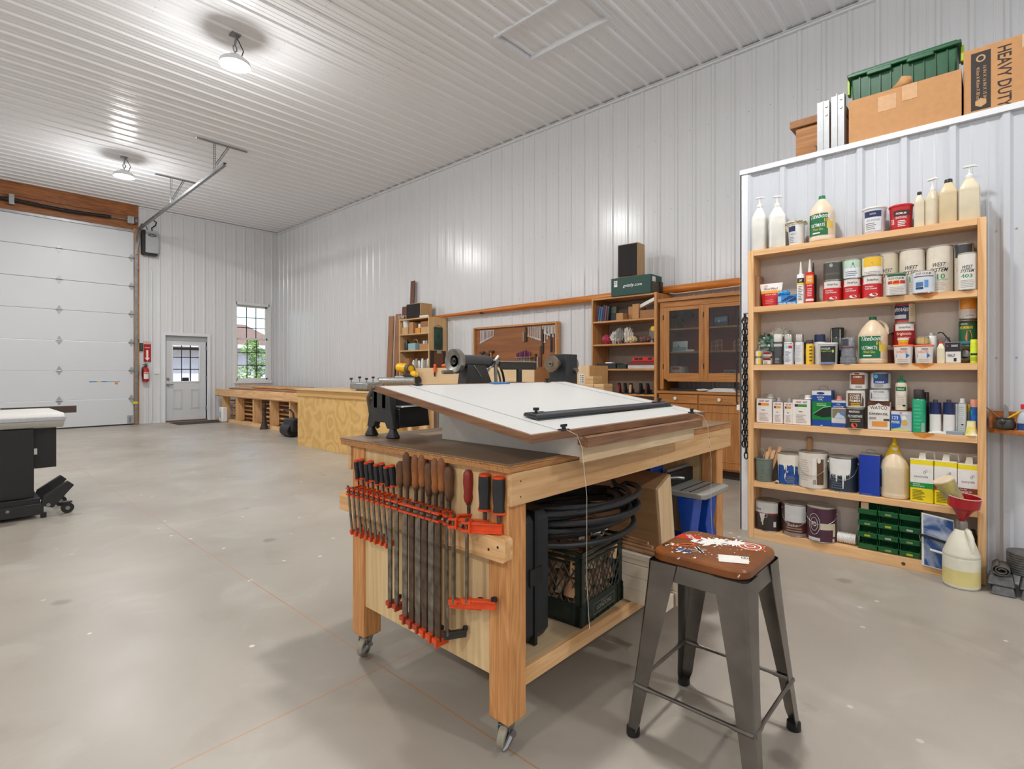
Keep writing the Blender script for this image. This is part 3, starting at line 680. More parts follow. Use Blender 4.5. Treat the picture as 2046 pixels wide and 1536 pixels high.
for i, (x, y) in enumerate(posts):
    cx, cy = x+PW/2, y+PW/2
    an = (-2.81, -2.7, 1.2, .6)[i]
    c_ = thing('x', 'x', 'x') if False else None
    p = MB(O); R_ = .0375; dx, dy = cos(an), sin(an); wx, wy = cx-.018*dy-.005*dx, cy+.018*dx*0-.005*dy
    wx, wy = cx+dx*.022, cy+dy*.022
    ax = (-dy, dx)
    def P(s, f, z): return (wx+ax[0]*s+dx*f, wy+ax[1]*s+dy*f, z)
    p.tube([P(-.014, 0, R_+.001), P(-.011, 0, R_+.001), P(.011, 0, R_+.001), P(.014, 0, R_+.001)], [R_-.004, R_, R_, R_-.004], RUB, n=28)
    wh = build('castor_wheel', p, t)
    p = MB(O); p.cyl(P(-.0148, 0, R_), P(.0148, 0, R_), .023, DKR, n=20); p.cyl(P(-.022, 0, R_), P(.022, 0, R_), .007, M_GALV, n=10); build('hub', p, wh)
    p = MB(O)
    p.box(cx-.035, cx+.035, cy-.035, cy+.035, .087, .092, M_GALV); p.cyl((cx, cy, .074), (cx, cy, .087), .026, M_GALV, n=18)
    for s in (-1, 1):
        p.add([P(s*.018, -.045, .08), P(s*.018, .01, .08), P(s*.018, .012, .03), P(s*.018, -.012, .03), P(s*.021, -.045, .08), P(s*.021, .01, .08), P(s*.021, .012, .03), P(s*.021, -.012, .03)], [(0, 1, 2, 3), (7, 6, 5, 4), (0, 4, 5, 1), (1, 5, 6, 2), (2, 6, 7, 3), (3, 7, 4, 0)], M_GALV)
    p.add([P(-.02, -.045, .08), P(.02, -.045, .08), P(.02, .01, .08), P(-.02, .01, .08), P(-.02, -.045, .075), P(.02, -.045, .075), P(.02, .01, .075), P(-.02, .01, .075)], [(0, 1, 2, 3), (7, 6, 5, 4), (0, 4, 5, 1), (1, 5, 6, 2), (2, 6, 7, 3), (3, 7, 4, 0)], M_GALV)
    build('fork', p, wh)
    p = MB(O); p.tube([P(.026, -.01, .05), P(.028, .02, .052), P(.024, .045, .036), P(.02, .06, .034)], [.012, .010, .008, .005], M_GALV, n=6); build('brake_lever', p, wh)
# ---------------------------------------------------------------- drawing board on its tilted stand
BRN = wood((104, 70, 46), (144, 102, 70), 'x', 2.0, .4, 1.2, 'mahogany_edge'); BRNY = wood((104, 70, 46), (144, 102, 70), 'y', 2.0, .4, 1.2, 'mahogany_edge')
LAM = plain((202, 201, 198), .35, var=.01); LAM2 = plain((222, 218, 210), .45, var=.03)
bx0, bx1, by0, by1, bz0, bz1 = 1.217, 2.503, 1.03, 1.862, 1.027, 1.162
SL = (bz1-bz0)/(by1-by0)
def bz(y): return bz0+(y-by0)*SL
def bslab(p, x0, x1, y0, y1, e0, e1, m):
    v = [(x, y, bz(y)+e) for e in (e0, e1) for y in (y0, y1) for x in (x0, x1)]
    p.add(v, [(0, 2, 3, 1), (4, 5, 7, 6), (0, 1, 5, 4), (2, 6, 7, 3), (0, 4, 6, 2), (1, 3, 7, 5)], m)
sx0, sx1, sy0, sy1 = 1.482, 2.375, 1.042, 1.742
t = thing('board_stand', 'white sloping plywood stand between the workbench and drawing board', 'stand', (1.93, 1.4, BZ)); O = t.location
def zt(y): return bz(y)-.0255
p = MB(O); p.add([(sx0, sy0, BZ+.001), (sx0, sy1, BZ+.001), (sx0, sy1, zt(sy1)), (sx0, sy0, zt(sy0)), (sx0+.015, sy0, BZ+.001), (sx0+.015, sy1, BZ+.001), (sx0+.015, sy1, zt(sy1)), (sx0+.015, sy0, zt(sy0))], [(0, 3, 2, 1), (4, 5, 6, 7), (0, 1, 5, 4), (1, 2, 6, 5), (2, 3, 7, 6), (3, 0, 4, 7)], LAM2); build('side_panel', p, t)
p = MB(O); a_, b_ = sx1-.015, sx1; p.add([(a_, sy0, BZ+.001), (a_, sy1, BZ+.001), (a_, sy1, zt(sy1)), (a_, sy0, zt(sy0)), (b_, sy0, BZ+.001), (b_, sy1, BZ+.001), (b_, sy1, zt(sy1)), (b_, sy0, zt(sy0))], [(0, 3, 2, 1), (4, 5, 6, 7), (0, 1, 5, 4), (1, 2, 6, 5), (2, 3, 7, 6), (3, 0, 4, 7)], LAM2); build('side_panel', p, t)
p = MB(O); p.box(sx0+.0, sx1, sy0-.012, sy0, BZ-.018, zt(sy0)-.004, wood((208, 180, 140), (228, 204, 168), 'x', 1.4, .5, .8, 'front_ply')); build('front_panel', p, t, .001)
p = MB(O); p.box(sx0, sx1, sy1, sy1+.015, BZ+.001, zt(sy1)-.002, LAM2); build('back_panel', p, t)
t = thing('drawing_board', 'large white drawing board with brown edges tilted on the workbench', 'drawing board', (1.86, 1.445, bz(1.445)-.024)); O = t.location
p = MB(O); bslab(p, bx0+.012, bx1-.012, by0+.012, by1-.012, -.020, 0, LAM); build('surface', p, t)
p = MB(O)
bslab(p, bx0, bx1, by0, by0+.012, -.024, .0005, BRN); bslab(p, bx0, bx1, by1-.012, by1, -.024, .0005, BRN); bslab(p, bx0, bx0+.012, by0+.012, by1-.012, -.024, .0005, BRNY); bslab(p, bx1-.012, bx1, by0+.012, by1-.012, -.024, .0005, BRNY); bslab(p, bx0+.012, bx1-.012, by0+.012, by1-.012, -.024, -.0201, BRN)
build('edging', p, t)
p = MB(O); bslab(p, bx0+.235, bx1-.13, by0-.022, by0-.002, -.050, -.026, BRN); bslab(p, bx0+.235, bx1-.13, by0-.042, by0-.022, -.050, -.018, BRN); build('pencil_ledge', p, t)
def on_board(px, py):
    k = (px-1023)/FPX; fx, fy = _S+_C*k, _C-_S*k; q = (py-742)/FPX
    d = (HC-bz0+by0*SL)/(q+SL*fy); return Vector((d*fx, d*fy, bz(d*fy)))
# parallel wires
p = MB(O)
for x in (bx0+.15, bx1-.13): p.tube([(x, by0, bz(by0)+.0015), (x, by1, bz(by1)+.0015)], .0006, plain((150, 150, 148), .4, metal=.5), n=4)
build('guide_wire', p, t)
a = on_board(1064, 838); b_ = on_board(1345, 812)
yr = (a.y+b_.y)/2
t2 = thing('parallel_rule', 'dark grey parallel straightedge with black knobs lying across the drawing board', 'ruler', (a.x, yr, bz(yr))); O2 = t2.location
p = MB(O2); bslab(p, a.x, b_.x, yr, yr+.055, .004, .012, plain((58, 58, 62), .5)); build('blade', p, t2, .001)
p = MB(O2); bslab(p, a.x+.005, b_.x-.01, yr+.0, yr+.012, .0121, .018, plain((70, 70, 74), .45)); build('grip', p, t2, .001)
p = MB(O2); bslab(p, a.x, b_.x, yr-.012, yr+.0, .001, .005, glassy((200, 205, 205), .2)); build('clear_edge', p, t2)
for x in (a.x+.05, b_.x-.05):
    p = MB(O2); z = bz(yr+.03)+.012; bslab(p, x-.05, x+.05, yr+.004, yr+.05, .0125, .0165, M_BLACK); build('end_plate', p, t2)
    p = MB(O2); p.cyl((x-.01, yr+.03, z+.004), (x-.01, yr+.03, z+.018), .005, M_BLACK); p.cyl((x-.01, yr+.03, z+.014), (x-.01, yr+.03, z+.024), .011, M_BLACK, n=14); build('knob', p, t2)
def board_clip(x, y, lab, ang=0, hang=0):
    z = bz(y)
    t = thing('wire_anchor', lab, 'clip', (x, y, z+.001), ang, 'black wire anchors on the drawing board')
    p = MB(); p.box(-.018, .018, -.012, .012, 0, .005, M_BLACK); build('base', p, t, .001)
    p = MB(); p.cyl((0, 0, .005), (0, 0, .016), .007, M_BLACK, n=12); p.box(-.015, .015, -.003, .003, .012, .02, M_BLACK); build('screw', p, t)
    if hang:
        p = MB(); p.tube([(0, 0, .006), (-.004, -.055, -.01), (-.004, -.075, -.05), (.0, -.09, -.2), (0, -.09, -.35-hang), (.015, -.09, -.5-hang)], .0007, plain((214, 208, 196), .5), n=5); build('cord', p, t)
for px, py, lab, hg in ((835, 770, 'black wire anchor at the far left corner of the white board', 0), (1086, 762, 'black wire anchor at the far right corner of the white board', 0), (1146, 866, 'black wire anchor on near edge left of the ledge, trailing a white cord', .12), (1386, 826, 'black wire anchor on near edge at the right end, trailing a white cord', .08)):
    q = on_board(px, py); board_clip(q.x, max(by0+.006, min(by1-.016, q.y)), lab, 0, hg)
p = MB(); q = Vector((2.53, 1.2, BZ))
for i in range(5): p.box(q.x-.16+.004*i, q.x+.17-.005*i, q.y-.05+.003*i, q.y+.22, BZ+.001+.002*i, BZ+.0026+.002*i, plain((222, 220, 214), .8, var=.03))
one('paper_stack', p, 'few loose white papers on bench end under the board corner', 'papers', rot=(0, 0, 0))
# ---------------------------------------------------------------- bar clamps hung on the rail
ORG = plain((226, 74, 20), .35, var=.12); ORD = plain((176, 62, 34), .45, var=.2)
STL = splat((92, 84, 74), (146, 138, 126), 30, .5, .2, .42, metal=.75, name='worn_steel')
STLD = splat((70, 58, 48), (112, 92, 78), 30, .5, .2, .5, metal=.6, name='rusty_steel')
GRIPB = plain((38, 38, 42), .6, var=.2); GRIPW = splat((96, 58, 30), (172, 104, 48), 20, .5, .25, .55, name='oily_wood_handle'); GRIPR = plain((140, 36, 26), .4, var=.2)
GRIPD = splat((70, 44, 26), (120, 78, 44), 20, .5, .25, .55, name='dark_wood_handle')
def clamp(label, y, x=1.172, arm=.05, L=.40, hand='w', hh=.10, hr=.0125, yaw=0, lean=0, zb=.703, jaw=ORG, bar=STL, bw=.022, bt=.007, up=.09, group='bar clamps hung along the end rail', low=None):
    t = thing('bar_clamp', label, 'clamp', (x, y, zb), 0, group, rot=(0, lean, yaw))
    # local: +x towards the bench, bar at x = 0, rail top at z = 0
    p = MB(); p.box(-bw*.2, bw*.2, -bt/2, bt/2, -L, .045, bar) if False else p.box(-bt/2, bt/2, -bw/2, bw/2, -L, .045, bar); build('bar', p, t, .001)
    p = MB(); k = bw/.022
    p.box(-.013*k, .010*k, -bw*.75, bw*.75, .004, .012, jaw); p.box(-.013*k, .010*k, -bw*.75, bw*.75, .030, .036, jaw)
    p.box(.006*k, .012*k, -bw*.75, bw*.75, .0, .038, jaw); p.box(.010, arm+.010, -.0045*k, .0045*k, .004, .030, jaw); p.box(.010, arm+.012, -.009*k, .009*k, .0, .006, jaw); p.box(.010, arm+.012, -.009*k, .009*k, .027, .032, jaw)
    p.cyl((-.010*k, -.006, .020), (-.018*k, .0, .022), .006*k, STL, n=8)
    build('sliding_jaw', p, t, .0008)
    p = MB(); p.cyl((arm, 0, .034), (arm, 0, up), .0055*k, STLD, n=10)
    for i in range(int((up-.04)/.004)): p.tube([(arm+.0062*k*cos(q), .0062*k*sin(q), .038+.004*i) for q in [2*pi*j/8 for j in range(8)]], .0009, STLD, n=3, closed=True)
    build('screw', p, t)
    gm = {'w': GRIPW, 'd': GRIPD, 'b': GRIPB, 'r': GRIPR}[hand]
    p = MB(); c_ = (arm, 0)
    if hand == 'b':
        p.lathe([(hr*.55, up-.006), (hr*1.15, up-.004), (hr*1.15, up+.002)], ORG, c=c_, n=14); p.lathe([(hr*.9, up+.002), (hr*.82, up+.02), (hr, up+.06*hh/.1), (hr*.95, up+hh-.004)], gm, c=c_, n=14, sq=4)
        p.lathe([(hr*1.0, up+hh-.004), (hr*1.0, up+hh+.002), (hr*.6, up+hh+.004), (0, up+hh+.004)], ORG, c=c_, n=14)
    else:
        p.lathe([(0, up-.012), (.008*k, up-.012), (.010*k, up-.002)], STLD, c=c_, n=14); p.lathe([(hr*.75, up-.002), (hr*.95, up+.015), (hr*.86, up+.03), (hr*1.05, up+hh*.6), (hr*.98, up+hh*.9), (hr*.6, up+hh), (0, up+hh+.002)], gm, c=c_, n=14)
    build('handle', p, t)
    lw = low or jaw
    p = MB(); p.box(-.012*k, arm*.9, -.009*k, .009*k, -L+.004, -L+.010, lw); p.box(-.010*k, arm*.9, -.004*k, .004*k, -L-.016*k, -L+.006, lw); p.box(-.014*k, .012*k, -.010*k, .010*k, -L-.004, -L+.012, lw)
    p.cyl((arm*.85, 0, -L+.008), (arm*.85, 0, -L+.020), .009*k, M_BLACK, n=10)
    build('fixed_jaw', p, t, .0008)
    return t
# eight short clamps with black grips
for i in range(8):
    clamp('short orange clamp with black grip, %s' % ('at the far left end of the rail', 'second of eight from the left end', 'third of eight from the left end', 'fourth of eight from the left end', 'fifth of eight from the left end', 'sixth of eight from the left end', 'seventh of eight from the left end', 'last of eight, beside the taller clamps')[i],
          1.985-.036*i, L=.155, hand='b', hh=.078, hr=.0120, up=.060+.01*(i % 2), lean=-.10+.012*(i % 3), bw=.013, bt=.005, group='short clamps with black grips')
for y, hd, hh_, lab in ((1.692, 'd', .085, 'tall clamp with thin dark wooden handle next to the short clamps'), (1.650, 'd', .125, 'tall clamp with thick dark wooden handle, left of the paired handles')):
    clamp(lab, y, L=.36, hand=hd, hh=hh_, hr=.019, up=.085, low=ORD, jaw=ORG)
zz = [1.598, 1.558, 1.520, 1.483, 1.447, 1.411]
for i, y in enumerate(zz):
    clamp('tall clamp with %s wooden handle, %s of six in the middle bunch' % (('brown', 'amber', 'dark brown', 'amber', 'brown', 'dark brown')[i], ('first', 'second', 'third', 'fourth', 'fifth', 'last')[i]), y, L=.385+.004*i, hand=('w', 'w', 'd', 'w', 'w', 'd')[i], hh=.118-.006*(i % 3), hr=.0178, up=.078+.010*((i+1) % 3), bar=(STL, STLD, STL, STLD, STL, STLD)[i], low=ORD if i < 3 else ORG, bw=.028)
clamp('tall clamp with glossy red handle, right of the six wooden ones', 1.365, L=.37, hand='r', hh=.105, hr=.0185, up=.075, low=plain((48, 46, 44), .5), yaw=-.5, arm=.075)
clamp('long-armed orange clamp with black grip, left of the end pair', 1.322, L=.245, hand='b', hh=.112, hr=.0205, up=.068, yaw=-1.0, arm=.105, bw=.026, x=1.165)
clamp('long-armed orange clamp with black grip, rightmost on the rail', 1.258, L=.225, hand='b', hh=.112, hr=.0205, up=.068, yaw=-1.0, arm=.105, bw=.026, x=1.165)
# ---------------------------------------------------------------- things on the lower shelf
ZS = .243
t = thing('tool_case', 'upright black plastic tool case at the left end of lower bench shelf', 'case', (1.44, 1.42, ZS)); O = t.location
CASE = plain((30, 34, 38), .5, var=.15, bump=.3, scale=400)
for x0, x1 in ((1.375, 1.452), (1.457, 1.535)):
    p = MB(O); p.prism([(1.215, ZS+.04), (1.24, ZS+.004), (1.64, ZS+.004), (1.66, ZS+.03), (1.66, .69), (1.64, .72), (1.24, .72), (1.215, .685)], 'x', x0, x1, CASE); build('shell', p, t, .008)
p = MB(O); p.box(1.448, 1.462, 1.21, 1.665, ZS+.002, .723, M_BLACK); build('seam', p, t)
p = MB(O); p.box(1.36, 1.40, 1.212, 1.216, .5, .62, M_BLACK); p.box(1.42, 1.49, 1.208, 1.214, .46, .52, M_BLACK); build('latch', p, t)
# milk crate
CR = plain((34, 44, 36), .5, var=.2)
t = thing('milk_crate', 'dark green plastic milk crate full of wood pieces under the bench', 'crate', (1.82, 1.34, ZS+.001), radians(4)); 
w_, d_, h_ = .335, .335, .285
p = MB()
for sx in (-1, 1):
    for sy_ in (-1, 1):
        p = MB(); p.box(sx*w_/2, sx*(w_/2-.028), sy_*d_/2, sy_*(d_/2-.006), 0, h_, CR); p.box(sx*w_/2, sx*(w_/2-.006), sy_*d_/2, sy_*(d_/2-.028), 0, h_, CR); build('corner_post', p, t)
p = MB()
for z0, z1, e in ((0, .085, 0), (h_-.012, h_, .004), (h_-.034, h_-.024, .003), (h_-.052, h_-.044, .002)):
    for s in (-1, 1):
        p.box(-w_/2-e, w_/2+e, s*(d_/2+e), s*(d_/2-.006), z0, z1, CR); p.box(s*(w_/2+e), s*(w_/2-.006), -d_/2-e, d_/2+e, z0, z1, CR)
for s in (-1, 1):
    for i in range(9):
        x = -w_/2+w_*i/8; p.box(x-.002, x+.002, s*(d_/2), s*(d_/2+.006), .004, .08 if i in (0, 1, 7, 8) else .012, CR); p.box(s*(w_/2), s*(w_/2+.006), x-.002, x+.002, .004, .08 if i in (0, 1, 7, 8) else .012, CR)
build('rim', p, t)
build('floor', MB().box(-w_/2, w_/2, -d_/2, d_/2, .004, .010, CR), t)
def lattice(p, mp, u0, u1, v0, v1, st, r, m):
    L = (u1-u0); Hh = v1-v0
    for sgn in (1, -1):
        k = -int(Hh*.62/st)-2
        while k*st < L+Hh*.62+st:
            # line u = k*st + sgn*.62*(v-v0)
            s0 = k*st if sgn > 0 else k*st; pts = []
            for q in (0, 1):
                v = v0 if q == 0 else v1; u = s0+sgn*.62*(v-v0); pts.append([u, v])
            (ua, va), (ub, vb) = pts
            def clip(u, v):
                if u < 0: v = v+(0-u)/(sgn*.62); u = 0
                if u > L: v = v+(L-u)/(sgn*.62); u = L
                return u, v
            ua, va = clip(ua, va); ub, vb = clip(ub, vb)
            if v0-1e-6 <= va <= v1+1e-6 and v0-1e-6 <= vb <= v1+1e-6 and abs(vb-va) > .004: p.tube([mp(u0+ua, va), mp(u0+ub, vb)], r, m, n=4)
            k += 1
for k, mp in enumerate((lambda u, v: (u, -d_/2+.003, v), lambda u, v: (-w_/2+.003, u, v), lambda u, v: (u, d_/2-.003, v), lambda u, v: (w_/2-.003, u, v))):
    p = MB(); lattice(p, mp, -w_/2+.02, w_/2-.02, .08, h_-.05, .031, .0028, CR); build('lattice_panel', p, t)
p = MB(); q = flat_map(-d_/2-.0062); WHm = plain((150, 158, 150), .6)
p.text(q, 'LONDONS', 0, .045, .12, .018, WHm, .0005, rot=.0)
for s in (-1, 1): p.patch(q, -.085, .085, .045+s*.02-.0008, .045+s*.02+.0008, WHm, .0005, 1); p.patch(q, s*.085-.0008, s*.085+.0008, .026, .064, WHm, .0005, 1)
p.text(q, 'RETURN TO', 0, .060, .05, .005, WHm, .0005); build('lettering', p, t)
rg = random.Random(5)
BROWNB = [splat((176, 130, 92), (206, 164, 122), 12, .5, .2, .7, name='wood_offcut'), splat((150, 104, 70), (190, 146, 106), 12, .5, .2, .7, name='wood_offcut_dark')]
tw, th = t.location.x, t.location.y
k = 0
for ix in range(4):
    for iy in range(4):
        for iz in range(3):
            x = tw-.12+.08*ix+rg.uniform(-.01, .01); y = th-.12+.08*iy+rg.uniform(-.01, .01); z = ZS+.05+.085*iz
            if k < 40:
                m_ = MB(); a = rg.uniform(.6, 1); m_.T((0, 0, 0), (rg.uniform(-.3, .3), rg.uniform(-.3, .3), rg.uniform(0, 3)))
                if k % 4 == 1: m_.cyl((0, 0, -.034), (0, 0, .034), .026*a+.008, BROWNB[k % 2], n=14)
                else: m_.box(-.034, .034, -.026*a, .026*a, -.032, .032, BROWNB[k % 2])
                one('wood_offcut', m_, 'wooden turning offcut lying in the green milk crate', 'wood offcut', 'offcuts in the milk crate', bevel=.004, loc=(x, y, z))
            k += 1
m_ = MB(); m_.blob((0, 0, 0), .10, .07, .05, glassy((206, 190, 172), .12, .2, 'plastic_film'), .25, 4, 12, 3); one('plastic_bag', m_, 'crumpled clear plastic bag of wood pieces on top of milk crate', 'bag', loc=(tw-.02, th-.10, ZS+.335))
m_ = MB(); m_.box(-.06, .05, -.04, .05, -.03, .03, BROWNB[0]); one('wood_block', m_, 'pale wood block inside the clear bag on milk crate', 'wood block', loc=(tw-.02, th-.10, ZS+.325), rz=.4)
# coil of thick black hose on the crate
HOSE = plain((34, 34, 36), .5, var=.2)
pts = []; nl = 10
for i in range(nl*32+1):
    a = 2*pi*i/32; f = i/(nl*32); lp = int(i/32)
    rx = .315+.035*sin(a*.23+1)+.02*cos(lp*1.7); ry = .215+.03*sin(a*.31); 
    cx = 1.885+.03*sin(lp*2.1); cy = 1.36+.02*cos(lp*1.3)
    z = .575+.105*f+.03*sin(a+lp*1.3)*(.4+.6*sin(lp))+.02*sin(a*.5+2)
    pts.append((cx+rx*cos(a), cy+ry*sin(a), z))
m_ = MB(); m_.tube(pts, .0125, HOSE, n=10); hz = one('hose_coil', m_, 'thick black hose coiled loosely over the green milk crate', 'hose')
# leaning plywood box, router table, stack of white boards, rods
PLYSHADE = wood((138, 104, 72), (160, 124, 88), 'y', 1, .55, .6, 'box_ply_shaded')  # same plywood as the front, with the under-bench shade put into its colour
t = thing('plywood_box', 'open plywood box with slanted side standing behind the milk crate', 'box', (2.42, 1.5, ZS)); O = t.location
def quadbox(p, f0, y0, y1, m):
    p.add([(x, y0, z) for x, z in f0]+[(x, y1, z) for x, z in f0], [(0, 1, 2, 3), (7, 6, 5, 4), (0, 4, 5, 1), (1, 5, 6, 2), (2, 6, 7, 3), (3, 7, 4, 0)], m)
p = MB(O); quadbox(p, [(2.40, ZS+.002), (2.54, ZS+.002), (2.47, .71), (2.34, .655)], 1.19, 1.205, wood((206, 172, 128), (226, 196, 154), 'z', 1, .55, .8, 'box_front')); build('front_board', p, t, .001)
p = MB(O); quadbox(p, [(2.395, ZS+.002), (2.41, ZS+.002), (2.35, .656), (2.336, .655)], 1.206, 1.80, PLYSHADE); build('side_board', p, t)
p = MB(O); quadbox(p, [(2.34, .645), (2.47, .70), (2.47, .712), (2.335, .657)], 1.206, 1.80, PLYSHADE); build('top_board', p, t)
p = MB(O); quadbox(p, [(2.40, ZS+.002), (2.54, ZS+.002), (2.46, .70), (2.35, .65)], 1.785, 1.80, PLYSHADE); build('back_board', p, t)
BLU = plain((18, 70, 168), .4, var=.1); GRY = plain((150, 148, 142), .5, var=.05)
t = thing('router_table', 'blue router table with grey top and black fence under bench end', 'router table', (2.74, 1.4, ZS)); O = t.location
p = MB(O); p.prism([(2.60, 1.09), (2.62, 1.07), (2.915, 1.07), (2.932, 1.09), (2.932, 1.62), (2.60, 1.62)][::1], 'z', .575, .605, GRY)
build('table_top', p, t, .006)
p = MB(O); 
for y in (1.15, 1.2): p.box(2.61, 2.92, y, y+.006, .605, .607, M_BLACKM)
build('mitre_slot', p, t)
for x in (2.60, 2.80):
    for s in (0, 1):
        y0 = 1.12+.38*s
        p = MB(O); p.prism([(y0-.01, ZS+.001), (y0+.10, ZS+.001), (y0+.075, .40), (y0+.10, .575), (y0, .575), (y0+.025, .40)], 'x', x, x+.10, BLU); build('leg', p, t, .006)
p = MB(O); p.box(2.60, 2.90, 1.14, 1.6, ZS+.02, ZS+.06, BLU); build('brace', p, t)
p = MB(O); p.box(2.60, 2.93, 1.275, 1.290, .607, .68, M_BLACK); build('fence', p, t, .002)
p = MB(O); p.box(2.66, 2.93, 1.30, 1.325, .65, .665, GRY); p.box(2.66, 2.93, 1.30, 1.325, .675, .69, GRY); p.box(2.66, 2.93, 1.308, 1.318, .66, .68, GRY); build('fence_rail', p, t)
p = MB(O); p.prism([(2.56, .61), (2.70, .61), (2.70, .76), (2.685, .78), (2.57, .79), (2.56, .775)], 'y', 1.34, 1.42, BLU); build('guard', p, t, .008)
p = MB(O); p.tube([(2.62, 1.32, .65), (2.66, 1.24, .66), (2.69, 1.22, .655)], .009, M_GALV); build('clamp_knob', p, t)
WB = plain((228, 214, 192), .6, var=.08, scale=12)
for i, (z0, z1, y0, x0, x1) in enumerate(((.244, .300, .985, 2.005, 2.075), (.301, .352, 1.00, 2.0, 2.08), (.353, .404, 1.03, 2.0, 2.07), (.405, .428, 1.05, 2.01, 2.10), (.429, .452, 1.04, 2.0, 2.09), (.244, .300, .95, 2.09, 2.13), (.301, .36, .97, 2.095, 2.14), (.361, .42, 1.0, 2.10, 2.145))):
    m_ = MB(); m_.box(x0, x1, y0, 1.85, z0, z1, WB)
    one('painted_board', m_, ('thick cream board, lowest of the stack', 'thick cream board, second from the bottom of the stack', 'cream board, third from bottom of the stack', 'thin cream board lying fourth in the stack', 'thin cream board topmost of the stack', 'narrow cream strip at the floor level of the stack, right side', 'narrow cream strip in the middle of the stack, right side', 'narrow cream strip highest on the right side')[i]+' right of the crate', 'board', 'cream boards sticking out from the bench shelf', bevel=.002)
for i in range(6):
    m_ = MB(); m_.cyl((2.02+.018*i, 1.02+.02*i, .462+.008*(i % 2)), (2.06+.03*i, 1.75, .462+.008*(i % 2)), .008, BROWNB[1], n=10); one('dowel', m_, 'thin reddish wood dowel lying on the cream boards under the bench', 'dowel', 'dowels on the cream boards')
# ---------------------------------------------------------------- stool
SC = Vector((1.79, .705, 0))
GUN = splat((98, 93, 88), (132, 127, 121), 7, .5, .25, .28, metal=.85, name='gunmetal')
t = thing('metal_stool', 'gunmetal stool with paint-spattered and stickered wooden seat', 'stool', SC); O = t.location
def rrect(a, r, n=6):
    o = []
    for cx, cy, a0 in ((a-r, a-r, 0), (-a+r, a-r, pi/2), (-a+r, -a+r, pi), (a-r, -a+r, 3*pi/2)):
        for i in range(n+1): q = a0+pi/2*i/n; o.append((cx+r*cos(q), cy+r*sin(q)))
    return o
m, nt, b = _base('stool_seat_wood')
tc = N(nt, 'ShaderNodeTexCoord')
c1 = ramp(noise(5, 5).outputs['Fac'], .3, lin((96, 50, 20)), .7, lin((140, 80, 34)))
g1 = ramp(noise(42, 6).outputs['Fac'],   .68, (0, 0, 0), .70, (1, 1, 1))
cc = mixc(g1.outputs[0], c1.outputs[0], lin((236, 228, 216)))
nt.links.new(cc.outputs[0], b.inputs['Base Color']); b.inputs['Roughness'].default_value = .3
SEATW = m
zs0, zs1 = .588, .622
p = MB(); a = .158
for (s0, z0), (s1, z1) in zip(((a-.006, zs0), (a, zs0+.006), (a, zs1-.008), (a-.004, zs1-.002), (a-.012, zs1)), ((a, zs0+.006), (a, zs1-.008), (a-.004, zs1-.002), (a-.012, zs1), (0, 0))):
    if s1 == 0: break
    A_, B_ = rrect(s0, .05), rrect(s1, .05); k = len(A_)
    p.add([(x, y, z0) for x, y in A_]+[(x, y, z1) for x, y in B_], [(i, (i+1) % k, k+(i+1) % k, k+i) for i in range(k)], SEATW)
p.add([(x, y, zs1) for x, y in rrect(a-.012, .045)], [tuple(range(28))], SEATW); p.add([(x, y, zs0) for x, y in rrect(a-.006, .05)], [tuple(range(27, -1, -1))], SEATW)
st = build('seat', p, t, 0, 40)
# stickers and spilled paint: own flat marks on the seat
def smap(u, v, e=0): return (u, v, zs1+.0004+e)
rg = random.Random(11)
def splotch(p, cx, cy, rx, ry, m, e=0, n=40, j=.35, ang=0):
    pts = []
    for i in range(n):
        q = 2*pi*i/n; r_ = 1+rg.uniform(-j, j); x, y = rx*cos(q)*r_, ry*sin(q)*r_
        pts.append((cx+x*cos(ang)-y*sin(ang), cy+x*sin(ang)+y*cos(ang)))
    c_ = (cx, cy); k = len(pts)
    p.add([smap(c_[0], c_[1], e)]+[smap(u, v, e) for u, v in pts], [(0, 1+i, 1+(i+1) % k) for i in range(k)], m)
WP = plain((238, 236, 230), .45, var=.03)
# seat corners: left in photo = (-x,+y), right = (+x,-y), near = (-x,-y), far = (+x,+y)
p = MB(); p.add([smap(*q, .0002) for q in ((.02, .152), (.075, .15), (.10, .08), (.045, .07))], [(3, 2, 1, 0)], plain((196, 44, 30), .4)); p.text(smap, 'SHOP', .062, .11, .05, .02, WP, .0008, rot=-2.4); build('red_sticker', p, st)
p = MB(); splotch(p, .062, .03, .055, .036, WP, .0006, 60, .4, -.6); splotch(p, .10, -.035, .035, .03, WP, .0007, 50, .45); splotch(p, .03, .08, .02, .012, WP, .0006)
for i in range(60):
    x, y = rg.uniform(-.13, .13), rg.uniform(-.13, .13)
    if x+y > -.12: splotch(p, x, y, rg.uniform(.0012, .004), rg.uniform(.0012, .004), WP, .0011, 8, .3)
build('paint_spill', p, st)
p = MB(); OR = plain((222, 92, 44), .4)
for i, r_ in enumerate((.046, .037, .028, .019)): p.ringp(smap, .098, -.085, r_, r_, .0055, OR if i % 2 == 0 else WP, .0003+.0001*i)
p.disc(smap, .098, -.085, .011, .011, OR, .0003); build('round_sticker', p, st)
p = MB(); p.add([smap(*q, .0009) for q in ((-.12, -.062), (-.055, -.035), (-.015, -.118), (-.08, -.14))], [(3, 2, 1, 0)], plain((232, 228, 220), .5)); p.disc(smap, -.035, -.112, .011, .011, plain((70, 70, 70), .5), .0012); p.disc(smap, -.035, -.112, .008, .008, WP, .0014); p.disc(smap, -.035, -.112, .004, .004, M_BLACK, .0016)
build('paper_label', p, st)
p = MB(); BS = plain((62, 108, 168), .4)
for i in range(16): splotch(p, -.098+rg.uniform(-.025, .025), .06+rg.uniform(-.03, .03), rg.uniform(.004, .010), rg.uniform(.004, .008), (BS, WP, plain((40, 60, 110), .4))[i % 3], .0004+.00003*i, 10, .4)
build('blue_sticker', p, st)
